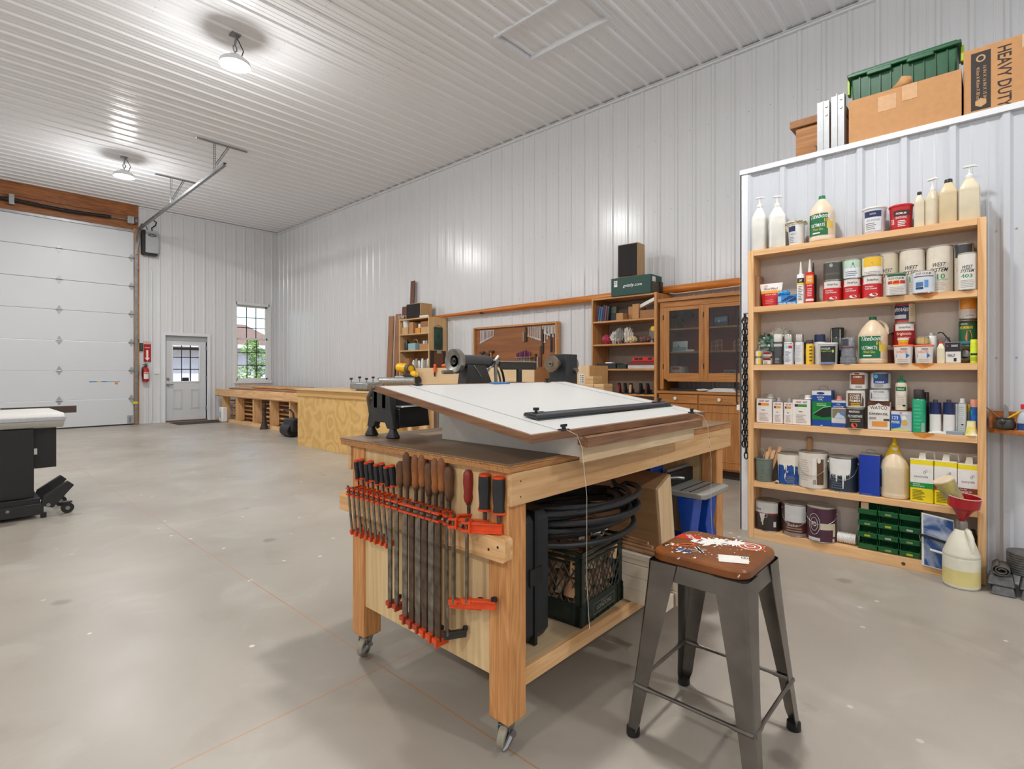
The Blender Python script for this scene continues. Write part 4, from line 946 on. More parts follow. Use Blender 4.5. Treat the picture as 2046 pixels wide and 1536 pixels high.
p = MB(); splotch(p, -.035, .085, .042, .014, OR, .0004, 24, .3, -.7); splotch(p, -.035, .085, .03, .005, M_BLACK, .0006, 14, .3, -.7); build('orange_sticker', p, st)
p = MB(); 
for a, b_ in (((-.075, .01), (-.03, .05)), ((-.08, .045), (-.035, .012))):
    for wd, mm, e in ((.007, WP, .0005), (.0035, M_BLACK, .0008)):
        d = Vector((b_[0]-a[0], b_[1]-a[1])); nn = Vector((-d.y, d.x)).normalized()*wd
        p.add([smap(a[0]+nn.x, a[1]+nn.y, e), smap(b_[0]+nn.x, b_[1]+nn.y, e), smap(b_[0]-nn.x, b_[1]-nn.y, e), smap(a[0]-nn.x, a[1]-nn.y, e)], [(0, 1, 2, 3)], mm)
for i in range(5): splotch(p, -.07+rg.uniform(-.02, .02), .125+rg.uniform(-.015, .015), .008, .006, (M_BLACK, WP)[i % 2], .0005+.0001*i, 9, .4)
build('cross_sticker', p, st)
p = MB(); p.text(smap, 'MAKERS', -.035, -.0, .10, .018, plain((60, 40, 26), .6), .0005, rot=-.85); p.text(smap, 'BUILT', .0, .02, .06, .014, plain((60, 40, 26), .6), .0005, rot=-.85); build('lettering', p, st) if False else None
# seat pan skirt
p = MB(); A_, B_ = rrect(.156, .05), rrect(.162, .055); k = len(A_)
p.add([(x, y, .588) for x, y in A_]+[(x, y, .535) for x, y in B_]+[(x*.97, y*.97, .588) for x, y in A_]+[(x*.97, y*.97, .535) for x, y in B_], [(i, k+i, k+(i+1) % k, (i+1) % k) for i in range(k)]+[(2*k+i, 2*k+(i+1) % k, 3*k+(i+1) % k, 3*k+i) for i in range(k)]+[(k+i, 3*k+i, 3*k+(i+1) % k, k+(i+1) % k) for i in range(k)], GUN)
build('seat_pan', p, t)
for sx in (-1, 1):
    for sy_ in (-1, 1):
        p = MB(); nst = 14; prof = []
        vs = []; 
        for i in range(nst+1):
            f = i/nst; z = .588-.578*f; o = .162+(.212-.162)*f**1.15; wd = .040+.062*(1-f)**1.3 if f < .93 else .030
            rr_ = .020*(1-f)+.006
            # L-shaped section with rounded corner
            sec = [(o-wd, o), (o-rr_*1.3, o), (o-rr_*.4, o-rr_*.1), (o, o-rr_*.5), (o, o-rr_*1.4), (o, o-wd), (o-.003, o-wd), (o-.003, o-rr_*1.4), (o-rr_*.6, o-rr_*.6), (o-rr_*1.3, o-.003), (o-wd, o-.003)]
            vs += [(sx*x, sy_*y, z) for x, y in sec]
        k = 11; fs = [(i*k+j, i*k+(j+1) % k, (i+1)*k+(j+1) % k, (i+1)*k+j) for i in range(nst) for j in range(k)]
        if sx*sy_ < 0: fs = [tuple(reversed(f)) for f in fs]
        p.add(vs, fs, GUN)
        # pressed groove line down the corner
        lg = build('leg', p, t)
        p = MB(); p.lathe([(.021, 0), (.023, .004), (.022, .026), (.0, .028)], M_BLACK, c=(sx*.196, sy_*.196), n=16); build('foot_cap', p, lg)
zr = .17
for (x0, y0, x1, y1, z) in ((-1, 1, -1, -1, zr), (1, 1, 1, -1, zr), (-1, 1, 1, 1, .17), (-1, -1, 1, -1, .17)):
    o = .192; p = MB(); A = Vector((x0*o, y0*o, z)); B = Vector((x1*o, y1*o, z)); d = (B-A).normalized()
    p.tube([A, A+d*.05, A+d*.07, B-d*.07, B-d*.05, B], [.0095, .0095, .0065, .0065, .0095, .0095], GUN, n=8); build('stretcher', p, t)
# ================================================================ open pine shelf unit against the partition
SX0, SX1 = 4.06, 4.228          # front and back of the shelves
SYL, SYR = 1.348, .039          # left and right ends (seen from the camera)
STOP = [2.105, 1.692, 1.269, .846, .419, .067]   # tops of the boards
UB = .038
t = thing('shelf_unit', 'open pine shelf unit with six levels of finishes against the white partition', 'shelf', (4.14, .69, 0)); O = t.location
STN = splat((222, 172, 116), (196, 118, 40), 5.0, .66, .03, .5, name='stained_pine')
def pine_front():
    m, nt, b = _base('pine_with_runs')
    tc = N(nt, 'ShaderNodeTexCoord')
    mp = N(nt, 'ShaderNodeMapping'); mp.inputs['Scale'].default_value = (14, .9, 14)
    nt.links.new(tc.outputs['Object'], mp.inputs['Vector'])
    n1 = N(nt, 'ShaderNodeTexNoise'); n1.inputs['Scale'].default_value = 1.6; n1.inputs['Detail'].default_value = 5; n1.inputs['Distortion'].default_value = .4; nt.links.new(mp.outputs[0], n1.inputs['Vector'])
    r1 = N(nt, 'ShaderNodeValToRGB'); r1.color_ramp.elements[0].position = .3; r1.color_ramp.elements[1].position = .7
    r1.color_ramp.elements[0].color = lin((216, 164, 110))+(1,); r1.color_ramp.elements[1].color = lin((238, 196, 146))+(1,); nt.links.new(n1.outputs['Fac'], r1.inputs[0])
    nt.links.new(r1.outputs[0], b.inputs['Base Color']); b.inputs['Roughness'].default_value = .5
    return m
PF = pine_front()
for y0, y1 in ((SYL-UB, SYL), (SYR, SYR+UB)):
    p = MB(O); p.box(SX0, SX1, y0, y1, .0, STOP[0] if False else STOP[0]-.0, PINEZ); build('side_panel', p, t, .002)
AMB = splat((196, 108, 20), (222, 150, 60), 12, .5, .2, .3, name='amber_varnish')
for i, z in enumerate(STOP):
    p = MB(O); th_ = .04 if i < 5 else .067
    p.box(SX0, SX1, SYR+UB+.0005, SYL-UB-.0005, z-th_, z, PF)
    sh = build('shelf', p, t, .0015)
    if i in (1, 2, 3):      # dried varnish runs over the front edge
        yc = {1: on_x(1853, SX0).y, 2: on_x(1845, SX0).y, 3: on_x(1845, SX0).y}[i]
        p = MB(O); rg = random.Random(i); pts = []; n = 26
        for k in range(n+1):
            u = -1+2*k/n; pts.append((yc+u*.052, z-th_*(.15+.75*(1-abs(u))**.7*(.7+.3*rg.random()))))
        vs = [(SX0-.0006, y, z+.0004) for y, _ in pts]+[(SX0-.0006, y, q) for y, q in pts]; k = n+1
        p.add(vs, [(j, j+1, k+j+1, k+j) for j in range(n)], AMB); build('varnish_run', p, sh)
p = MB(O); c_ = (SX0-.0006, on_x(1805, SX0).y)
p.add([(SX0-.0007, c_[1]+.011*cos(2*pi*k/14), .03+.011*sin(2*pi*k/14)) for k in range(14)], [tuple(range(14))], plain((104, 66, 40), .6)); build('knot', p, t)
p = MB(O); p.box(SX1, SX1+.006, SYR, SYL, .0, STOP[0]-.002, plain((206, 192, 180), .6, var=.03)); build('back_panel', p, t)
# ---------------------------------------------------------------- container builders. local: base at z = 0, front towards -Y
C_W = plain((232, 230, 225), .35, var=.03); C_K = plain((26, 26, 28), .4); TIN = plain((176, 172, 164), .3, metal=.8, var=.1, scale=20)
def col(c, r=.4): return plain(tuple(c), r, var=.04)
BL, NV, RD, GN, YL, ORC, BRW, GY = (30, 80, 170), (28, 40, 84), (196, 30, 34), (14, 104, 62), (238, 204, 30), (236, 120, 36), (96, 56, 28), (120, 120, 120)
WT, BK = (234, 232, 228), (26, 26, 28)
def marks(p, mp, L, h, w_):
    """list of marks: ('b', z0, z1, colour[, u0, u1]) band; ('t', text, z, size, colour[, u, width, slant]); ('o', u, z, ru, rz, colour) oval; ('l', z0, z1, n, colour[, u0, u1]) small print"""
    e = .0004
    for k in L:
        e += .00012
        if k[0] == 'b':
            u0, u1 = (k[4], k[5]) if len(k) > 4 else (-1, 1)
            p.patch(mp, u0*w_, u1*w_, k[1]*h, k[2]*h, col(k[3]), e, 10)
        elif k[0] == 't':
            u = k[5] if len(k) > 5 else 0; wd = k[6] if len(k) > 6 else 1.2; sl = k[7] if len(k) > 7 else 0
            p.text(mp, k[1], u*w_, k[2]*h, wd*w_, k[3]*h, col(k[4]), e, sl)
        elif k[0] == 'o': p.disc(mp, k[1]*w_, k[2]*h, k[3]*w_, k[4]*h, col(k[5]), e)
        elif k[0] == 'r': p.ringp(mp, k[1]*w_, k[2]*h, k[3]*w_, k[4]*h, k[6]*w_, col(k[5]), e)
        elif k[0] == 'p': p.poly(mp, [(u*w_, v*h) for u, v in k[1]], col(k[2]), e)
        elif k[0] == 'l':
            u0, u1 = (k[5], k[6]) if len(k) > 5 else (-.6, .6); rg = random.Random(k[3])
            for i in range(k[3]):
                z = k[1]+(k[2]-k[1])*(i+.5)/k[3]; q = (k[2]-k[1])/k[3]*.22
                p.patch(mp, u0*w_, (u0+(u1-u0)*rg.uniform(.6, 1))*w_, (z-q)*h, (z+q)*h, col(k[4]), e, 6)
def can(t, r, h, body, L=(), lid=None, bail=False, rim=TIN, open_ring=True, drip=None):
    p = MB(); p.lathe([(0, 0), (r*.97, 0), (r, .003), (r*.985, .006), (r*.985, h-.006), (r, h-.003), (r, h), (r*.93, h), (r*.93, h-.004), (0, h-.004)], TIN, n=36); b = build('body', p, t)
    p = MB(); mp = cyl_map(r*.99); p.lathe([(r*.992, .006), (r*.992, h-.006)], col(body), n=36) ; p.f = p.f[:36]; p.m = p.m[:36]
    marks(p, mp, L, h, r); lb = build('label', p, t)
    p = MB(); lm = rim if lid is None else col(lid, .35)
    p.lathe([(0, h-.003), (r*.78, h-.003), (r*.80, h-.001), (r*.86, h-.001), (r*.90, h+.002), (r*.95, h+.002), (r*.955, h-.002)], lm, n=36); build('lid', p, t)
    if bail:
        p = MB(); 
        for s in (-1, 1): p.cyl((s*r*.98, 0, h*.8), (s*(r+.004), 0, h*.8), .010, TIN, n=12)
        sg = bail
        p.tube([(r*1.02*cos(q), -abs(sin(q))*r*1.06, h*.8-sg*sin(q)*h*.55) for q in [pi*i/18 for i in range(19)]] if sg > 0 else [(r*1.02*cos(q), -sin(q)*r*.55*0, h*.8+sin(q)*r*abs(sg)) for q in [pi*i/18 for i in range(19)]], .0016, TIN, n=5); build('handle', p, t)
    if drip:
        p = MB(); mp2 = cyl_map(r*.99); rg = random.Random(int(h*1e4))
        u0, u1, zt_, zb_, n, cl = drip; k = 60; top = []; bot = []
        dr = [(rg.uniform(u0, u1), rg.uniform(.2, 1)) for _ in range(n)]
        for i in range(k+1):
            u = u0+(u1-u0)*i/k; d = .12*rg.random()
            for c0, ln in dr:
                if abs(u-c0) < .045: d = max(d, ln)
            edge = min(1, min(u-u0, u1-u)/.15)
            top.append((u*r, zt_*h)); bot.append((u*r, (zb_-(zb_-.03)*d*edge*.9+(zt_-zb_)*(1-edge)*.6)*h))
        for i in range(k): p.add([mp2(*top[i], .0016), mp2(*top[i+1], .0016), mp2(*bot[i+1], .0016), mp2(*bot[i], .0016)], [(0, 3, 2, 1)], col(cl))
        build('paint_runs', p, t)
def fcan(t, w_, d_, h, body, L=(), spout='cap', cap=WT, rr_=.006, handle=False, top=None):
    o = []
    for cx, cy, a0 in ((w_/2-rr_, d_/2-rr_, 0), (-w_/2+rr_, d_/2-rr_, pi/2), (-w_/2+rr_, -d_/2+rr_, pi), (w_/2-rr_, -d_/2+rr_, 3*pi/2)):
        for i in range(5): q = a0+pi/2*i/4; o.append((cx+rr_*cos(q), cy+rr_*sin(q)))
    p = MB(); p.prism(o, 'z', .003, h-.003, col(body)); build('body', p, t)
    p = MB(); o2 = [(x*1.012, y*1.012) for x, y in o]; p.prism(o2, 'z', 0, .004, TIN); build('bottom_seam', p, t); p = MB(); p.prism(o2, 'z', h-.004, h, TIN if top is None else col(top)); build('top_seam', p, t)
    p = MB(); marks(p, flat_map(-d_/2-.0002), L, h, w_/2*.985); build('label', p, t)
    if spout:
        p = MB(); cx = {'cap': .28*w_, 'mid': 0, 'left': -.25*w_, 'wide': 0}[spout]; rr2 = min(w_, d_)*(.3 if spout == 'wide' else .2)
        p.lathe([(rr2*1.25, h), (rr2*1.1, h+.006), (rr2, h+.008), (rr2, h+.024), (rr2*.9, h+.026), (0, h+.026)], col(cap), c=(cx, 0), n=18); build('cap', p, t)
    if handle:
        p = MB(); p.tube([(-w_*.22, 0, h), (-w_*.2, 0, h+.02), (0, 0, h+.028), (w_*.2, 0, h+.02), (w_*.22, 0, h)], .0035, TIN, n=6); build('handle', p, t)
def pump_bottle(t, w_, h, c, cap='pump', sq=5, stain=None, capc=WT):
    """square jug; h is the shoulder-top height"""
    m = milky(c)
    p = MB(); p.lathe([(0, 0), (w_*.46, 0), (w_*.5, .008), (w_*.5, h*.62), (w_*.49, h*.66), (w_*.5, h*.68), (w_*.48, h*.74), (w_*.22, h*.93), (w_*.17, h*.95), (w_*.17, h), (0, h)], m, n=32, sq=sq); build('body', p, t, 0)
    p = MB()
    if cap == 'pump':
        r_ = w_*.2; p.lathe([(r_, h-.012), (r_*1.05, h+.004), (r_*.6, h+.012), (r_*.3, h+.02), (r_*.22, h+.05), (r_*.3, h+.05), (r_*.3, h+.056), (0, h+.056)], C_W, n=16); build('pump', p, t)
        p = MB(); p.prism([(-.028, h+.056), (.02, h+.056), (.034, h+.05), (.036, h+.054), (.022, h+.067), (-.02, h+.067), (-.03, h+.062)], 'y', -.009, .009, C_W); build('nozzle', p, t, .002)
    else:
        p.lathe([(w_*.22, h-.014), (w_*.22, h+.004), (w_*.20, h+.007), (0, h+.007)], col(capc), n=20); build('cap', p, t)
def jug(t, r, h, body, cap, L=(), handle=True, fill=None, capr=.19):
    """round one-gallon jug with a pull handle at the shoulder; L wraps the belly"""
    m = milky(body)
    p = MB(); p.lathe([(0, 0), (r*.9, 0), (r*.99, .008), (r, .02), (r, h*.09), (r*.985, h*.10), (r, h*.12), (r, h*.60), (r*.98, h*.63), (r*.80, h*.74), (r*.48, h*.86), (r*.25, h*.93), (r*.22, h*.935), (r*.22, h*.96), (0, h*.96)], m, n=40); build('body', p, t)
    if handle:
        p = MB(); p.tube([(r*.30, -.0, h*.895), (r*.52, -.0, h*.90), (r*.80, 0, h*.84), (r*.93, 0, h*.74), (r*.96, 0, h*.62)], [r*.10, r*.11, r*.12, r*.13, r*.10], m, n=10); build('handle', p, t)
    p = MB(); p.lathe([(r*.26, h*.935), (r*.26, h*.99), (r*.24, h), (0, h)], col(cap), n=22); build('cap', p, t)
    p = MB(); marks(p, cyl_map(r*1.001), L, h, r); build('label', p, t)
    if fill:
        p = MB(); p.lathe([(r*1.0006, .022), (r*1.0006, h*fill[0])], milky(fill[1]), n=40); p.f = p.f[:40]; p.m = p.m[:40]; build('contents', p, t)
def spray(t, r, h, body, capc, L=(), top=TIN, capr=.92, capf=.24):
    hb = h*(1-capf)
    p = MB(); p.lathe([(0, 0), (r*.96, 0), (r, .003), (r*.98, .006), (r*.98, hb*.93), (r*.86, hb*.99), (r*.8, hb), (0, hb)], col(body, .3), n=26); build('body', p, t)
    p = MB(); cm_ = capc if not isinstance(capc, tuple) else col(capc, .3)
    p.lathe([(r*capr, hb*.985), (r*capr, h-.004), (r*capr*.92, h), (0, h)], cm_, n=26); build('cap', p, t)
    p = MB(); marks(p, cyl_map(r*.982), L, hb, r); build('label', p, t)
def tub(t, r0, r1, h, body, lid, L=(), lidh=.012, lo=1.06):
    p = MB(); p.lathe([(0, 0), (r0*.97, 0), (r0, .003), (r1, h-.004), (0, h-.004)], col(body), n=34); build('body', p, t)
    p = MB(); p.lathe([(r1*1.01, h-lidh), (r1*lo, h-lidh*.8), (r1*lo, h-.001), (r1*lo*.97, h), (r1*.94, h), (r1*.93, h-.003), (0, h-.003)], lid if not isinstance(lid, tuple) else col(lid), n=34); build('lid', p, t)
    p = MB(); marks(p, lambda u, v, e=0: ((r0+(r1-r0)*v/h+e+.0004)*sin(u/r1), -(r0+(r1-r0)*v/h+e+.0004)*cos(u/r1), v), L, h, r1); build('label', p, t)
def cartridge(t, r, h, body, tip, L=()):
    hb = h*.70
    p = MB(); p.lathe([(0, 0), (r, 0), (r, hb-.004), (r*.9, hb), (r*.3, hb+.002), (0, hb+.002)], col(body), n=22); build('tube', p, t)
    p = MB(); p.lathe([(r*.45, hb), (r*.40, hb+.01), (r*.14, h), (0, h)], col(tip), n=14); build('nozzle', p, t)
    p = MB(); marks(p, cyl_map(r*1.001), L, hb, r); build('label', p, t)
# ---------------------------------------------------------------- placing on a shelf: by where it stands along the board
def shelf_item(kind, name, label, cat, px0, px1, pytop, lv, x=None, cyl=True, group=None, z=None, depth=0, turn=0, hfix=None, **kw):
    """px0..px1, pytop: extent in the photo, read on the item's own plane; lv: board index"""
    pxc = (px0+px1)/2; xf = x if x is not None else 4.13
    c_ = on_x(pxc, xf); d = _S*c_.x+_C*c_.y
    th_ = math.atan((pxc-1023)/FPX)
    w_ = (px1-px0)*d/FPX*cos(th_) if cyl else abs(on_x(px0, xf).y-on_x(px1, xf).y)
    z0 = STOP[lv]+.0006 if z is None else z
    h = hfix if hfix else on_x(pxc, xf, pytop).z-z0
    t = thing(name, label, cat, (xf+(0 if cyl else depth/2), c_.y, z0), -pi/2+turn, group)
    if kind == 'can': can(t, w_/2, h, **kw)
    elif kind == 'fcan': fcan(t, w_, depth, h, **kw)
    elif kind == 'pump': pump_bottle(t, w_, h, **kw)
    elif kind == 'jug': jug(t, w_/2, h, **kw)
    elif kind == 'spray': spray(t, w_/2, h, **kw)
    elif kind == 'tub': k = kw.pop('taper', .82); tub(t, w_/2*k, w_/2/1.06, h, **kw)
    elif kind == 'cart': cartridge(t, w_/2, h, **kw)
    return t, w_, h
I = shelf_item
XF = 4.125
TR = .16     # labels turned a little towards the room
# --- top board
I('pump', 'pump_bottle', 'tall white pump bottle at the far left of the top shelf', 'bottle', 1503, 1533, 412, 0, x=4.12, c=(234, 232, 226), sq=4)
I('pump', 'pump_bottle', 'tall white pump bottle, second from the left on top shelf', 'bottle', 1536, 1570, 410, 0, x=4.12, c=(234, 232, 224), sq=5, turn=.3)
I('tub', 'plaster_tub', 'small white tub with crumpled plastic over its lid on the top shelf', 'tub', 1573, 1610, 448, 0, x=4.12, body=WT, lid=milky((232, 222, 202)), L=[('b', .62, .86, NV, -.9, .1), ('b', .1, .6, (206, 206, 208), -.9, .3), ('t', 'FORMULA', .5, .08, GY, -.3, .8), ('l', .1, .4, 4, GY, -.8, .2)], taper=.82)
m_ = MB(); m_.blob((0, 0, 0), .058, .058, .014, milky((236, 226, 206)), .5, 5, 14, 4); m_.blob((.0, .05, -.02), .02, .03, .035, milky((236, 226, 206)), .4, 4, 10, 9); one('plastic_wrap', m_, 'crumpled clear wrap draped over the small white tub', 'plastic wrap', loc=tuple(on_x(1592, 4.12, 446)))
TB = lambda: [('b', .12, .58, GN, -1.15, .5), ('b', .26, .40, (222, 190, 70), .4, 1.0), ('b', .12, .5, GN, -1.0, .35), ('t', 'Titebond', .53, .095, WT, -.12, 1.6, .3), ('t', 'III', .43, .07, (222, 170, 60), .42, .42), ('t', 'ULTIMATE', .335, .07, WT, -.28, 1.1), ('t', 'Wood Glue', .25, .05, (222, 190, 70), -.28, .8), ('l', .14, .2, 1, WT, -.7, .2)]
I('jug', 'glue_jug', 'one gallon wood glue jug with green label and green cap on the top shelf', 'jug', 1616, 1669, 392, 0, x=4.14, body=(228, 208, 182), cap=(10, 120, 80), L=TB(), handle=False, turn=TR)
I('tub', 'plaster_tub', 'white tub with navy label band in the middle of the top shelf', 'tub', 1721, 1773, 417, 0, x=4.14, body=(206, 210, 218), lid=WT, L=[('b', .62, .84, NV, -.8, .75), ('t', 'PATCH', .73, .06, WT, 0, .5), ('b', .12, .6, (222, 224, 230), -.8, .75), ('t', 'VINYL SPACKLING', .5, .07, GY, 0, 1.2), ('l', .15, .42, 4, GY, -.7, .6)])
I('tub', 'joint_compound_tub', 'bright red tub with red lid on the top shelf', 'tub', 1775, 1826, 412, 0, x=4.14, body=(190, 34, 40), lid=(206, 30, 34), L=[('b', .1, .74, (178, 26, 34)), ('t', '33', .35, .2, WT, -.75, .35), ('b', .55, .76, (60, 24, 28), -.6, .9), ('t', 'PREMIUM', .64, .08, WT, .1, .9), ('t', 'SPACKLING', .48, .08, WT, .1, 1.0), ('l', .12, .38, 4, WT, -.2, .8)])
BG = (224, 212, 186)
I('pump', 'square_bottle', 'narrow beige bottle with black cap beside the red tub', 'bottle', 1826, 1848, 386, 0, x=4.12, c=BG, cap='cap', capc=BK)
I('pump', 'pump_bottle', 'narrow beige bottle with stained pump between two black-capped bottles', 'bottle', 1850, 1876, 378, 0, x=4.12, c=BG, turn=-.6)
I('pump', 'square_bottle', 'wide beige bottle with black cap on the top shelf', 'bottle', 1876, 1914, 361, 0, x=4.13, c=(220, 200, 162), cap='cap', capc=BK)
I('pump', 'pump_bottle', 'largest beige pump jug at the right end of the top shelf', 'bottle', 1915, 1959, 353, 0, x=4.13, c=(226, 214, 186))
# --- second board
I('fcan', 'paper_bag', 'folded brown paper bags standing against the left upright, second shelf', 'bag', 1509, 1517, 551, 1, x=4.10, cyl=False, depth=.10, body=(150, 108, 72), spout=None, top=(120, 84, 54))
t, w_, h = I('none', 'bleach_pouch', 'red, orange and white wood bleach pouch at left of the second shelf', 'pouch', 1516, 1562, 565, 1, x=4.10, cyl=False, depth=.05)
p = MB(); m_p = lambda z: (.5+.0*z)
f_ = lambda u, v, e=0: (u*(.40+.12*v/h), -.028*(1-(v/h)**2)-.002-e, v)
p.grid(lambda a, b_: ((a-.5)*w_*(.74+.26*b_), -.026*(1-b_**2)*sin(pi*a)-.001, b_*h), 12, 8, col(RD)); p.grid(lambda a, b_: ((.5-a)*w_*(.74+.26*b_), .026*(1-b_**2)*sin(pi*a)+.001, b_*h), 12, 8, col(RD)); build('pouch_body', p, t)
pm_ = lambda u, v, e=0: (u*(.74+.26*v/h), -.026*(1-(v/h)**2)*max(0, cos(pi*u/w_))-.0018-e, v)
p = MB(); marks(p, pm_, [('b', .62, .99, WT), ('b', .56, .68, (240, 160, 40)), ('t', 'Wood Bleach', .76, .1, (90, 40, 30), 0, 1.3, .3), ('o', -.45, .88, .2, .06, (214, 190, 180)), ('t', 'OXALIC ACID', .5, .05, WT, 0, 1.1), ('l', .1, .3, 3, (230, 120, 120), -.6, .6)], h, w_/2); build('label', p, t)
one('cardboard_box', MB().box(-.02, .02, -.05, .05, 0, .115, plain((190, 138, 92), .7)), 'small open cardboard box behind the red bleach pouch', 'box', loc=(4.175, on_x(1540, 4.17).y, STOP[1]+.001))
m_ = MB(); m_.box(-.012, .012, -.035, .03, 0, .045, col((198, 52, 52))); m_.box(-.013, -.0121, -.033, -.01, .002, .04, col((60, 110, 150))); one('parts_packet', m_, 'small red and blue packet tilted on the cardboard box', 'packet', loc=(4.165, on_x(1541, 4.16).y, STOP[1]+.118), rot=(-.4, 0, 0))
I('fcan', 'glove_box', 'blue box of nitrile gloves on the second shelf', 'box', 1553, 1592, 589, 1, x=4.085, cyl=False, depth=.09, body=(46, 130, 200), spout=None, top=(46, 130, 200), L=[('t', 'Nitrile Gloves', .16, .2, WT, 0, 1.7), ('p', [(-.8, .3), (.2, .9), (.9, .8), (-.2, .4)], (30, 60, 110)), ('p', [(0, .3), (.9, .75), (.95, .4), (.5, .3)], (20, 40, 80)), ('b', .35, .9, (150, 190, 220), -.95, -.6)])
m_ = MB(); m_.blob((0, 0, 0), .03, .035, .018, col((60, 160, 220)), .4, 4, 12, 2); one('nitrile_glove', m_, 'loose blue glove bunched on top of glove box', 'glove', loc=(4.13, on_x(1566, 4.12).y, on_x(1566, 4.10, 589).z+.014))
I('cart', 'caulk_tube', 'white caulk cartridge with black and yellow label on the second shelf', 'caulk tube', 1592, 1608, 523, 1, x=4.10, body=(222, 222, 220), tip=(226, 222, 214), L=[('b', .70, .86, BK), ('t', 'DAP', .78, .08, WT, 0, .8), ('b', .64, .70, YL), ('l', .1, .6, 9, GY, -.6, .6)], turn=TR)
I('cart', 'caulk_tube', 'red and orange adhesive cartridge beside the white caulk', 'caulk tube', 1609, 1627, 518, 1, x=4.10, body=(200, 26, 30), tip=(220, 216, 210), L=[('b', .62, .90, (238, 150, 30)), ('t', 'LIQUID', .82, .07, WT, 0, 1.1), ('t', 'NAILS', .73, .08, WT, 0, 1.1), ('b', .06, .13, WT), ('t', 'ADHESIVE', .56, .05, WT, 0, 1.1), ('l', .2, .48, 5, (240, 180, 180), -.5, .6)], turn=TR)
I('cart', 'caulk_tube', 'dark caulk cartridge standing behind the red one', 'caulk tube', 1618, 1632, 525, 1, x=4.185, body=(44, 46, 52), tip=(90, 80, 74))
IL = lambda: [('b', .03, .70, RD), ('b', .66, .97, (222, 216, 210)), ('o', 0, .66, .98, .1, (222, 216, 210)) if False else ('b', .64, .7, (222, 216, 210), -1.1, 1.1), ('t', 'Interlux', .82, .12, BK, .05, 1.1), ('t', 'Premium', .52, .07, WT, -.35, .8), ('t', 'Yacht Enamel', .42, .08, WT, -.2, 1.2), ('o', .1, .13, .4, .07, WT)]
c1 = I('can', 'enamel_can', 'red and white enamel can under the dull steel can', 'paint can', 1644, 1683, 563, 1, x=4.11, body=(200, 30, 32), L=IL(), group='red and white enamel cans', turn=TR)
c2 = I('can', 'enamel_can', 'red and white enamel can under the mint green can', 'paint can', 1684, 1721, 559, 1, x=4.11, body=(200, 30, 32), L=IL()+[('p', [(-.9, .05), (.9, .05), (.9, .25), (.1, .36), (-.9, .2)], (150, 140, 136))], group='red and white enamel cans', turn=TR)
c3 = I('can', 'enamel_can', 'red and white enamel can under the yellow sailboat can', 'paint can', 1722, 1764, 553, 1, x=4.11, body=(200, 30, 32), L=IL(), group='red and white enamel cans', turn=TR)
def top_of(c): return c[0].location.z+c[2]+.0035
I('can', 'paint_can', 'dull unlabelled steel can stacked on a red enamel can', 'paint can', 1645, 1683, 525, 1, x=4.11, z=top_of(c1), body=(70, 68, 62), L=[('b', .3, .4, (90, 86, 76)), ('o', .0, .8, .2, .1, (150, 160, 150))])
I('can', 'varnish_can', 'mint green can with sailboats stacked on a red enamel can', 'varnish can', 1684, 1721, 520, 1, x=4.11, z=top_of(c2), body=(186, 214, 192), L=[('b', .03, .55, (222, 224, 226)), ('p', [(.1, .95), (1.0, .95), (1.0, .62), (.5, .62)], (226, 150, 50)), ('p', [(-.2, .5), (.1, .85), (.35, .5)], (60, 90, 150)), ('l', .1, .4, 3, (120, 130, 150), -.8, .9)], turn=TR)
I('can', 'varnish_can', 'yellow and white sailboat can with paint on its rim, atop a red enamel can', 'varnish can', 1722, 1764, 514, 1, x=4.11, z=top_of(c3), body=(232, 226, 216), lid=(40, 44, 36), L=[('b', .45, .95, (236, 186, 40)), ('p', [(-.9, .3), (-.3, .85), (.0, .5), (.3, .8), (.9, .35), (.2, .25)], (214, 222, 232)), ('p', [(-.35, .5), (-.05, .68), (.1, .5)], (60, 90, 150)), ('l', .06, .22, 2, (160, 160, 170), -.9, .9)], turn=TR)
WS = lambda num, c='#': [('t', 'WEST', .60, .085, BK, -.0, 1.0, .3), ('t', 'SYSTEM', .49, .085, BK, -.02, 1.36, .3), ('t', num, .35, .11, (20, 140, 90), -.08, 1.05), ('t', 'MICROLIGHT', .28, .03, (120, 190, 150), .3, .8), ('l', .06, .24, 4, (190, 184, 176), -.6, .8)]
CW = (218, 208, 192)
I('can', 'filler_can', 'tall cream filler canister half hidden behind the yellow sailboat can', 'canister', 1752, 1796, 508, 1, x=4.163, hfix=None, body=(206, 192, 168), L=WS('410'), lid=(190, 176, 150))
I('can', 'filler_can', 'tall white 410 filler canister, left of the two fully seen', 'canister', 1796, 1849, 501, 1, x=4.163, body=CW, L=WS('410'), lid=(222, 214, 200))
I('can', 'filler_can', 'tall white 410 filler canister, right of the two fully seen', 'canister', 1850, 1905, 494, 1, x=4.163, body=CW, L=WS('410'), lid=(222, 214, 200))
I('can', 'filler_can', 'cream 404 canister with dark top label behind the 403 canister', 'canister', 1906, 1946, 489, 1, x=4.163, body=(206, 196, 178), L=[('b', .72, .98, (60, 62, 66))]+WS('404')[:3])
I('can', 'filler_can', 'slim white 403 filler canister at the right end of second shelf', 'canister', 1913, 1953, 507, 1, x=4.09, body=(222, 216, 208), L=[('t', 'WEST', .62, .09, BK, -.0, 1.1, .3), ('t', 'SYSTEM', .52, .09, BK, -.0, 1.4, .3), ('t', '403', .38, .1, (20, 140, 90), -.05, 1.2), ('l', .06, .28, 5, (170, 170, 168), -.7, .8)], lid=(224, 220, 214))
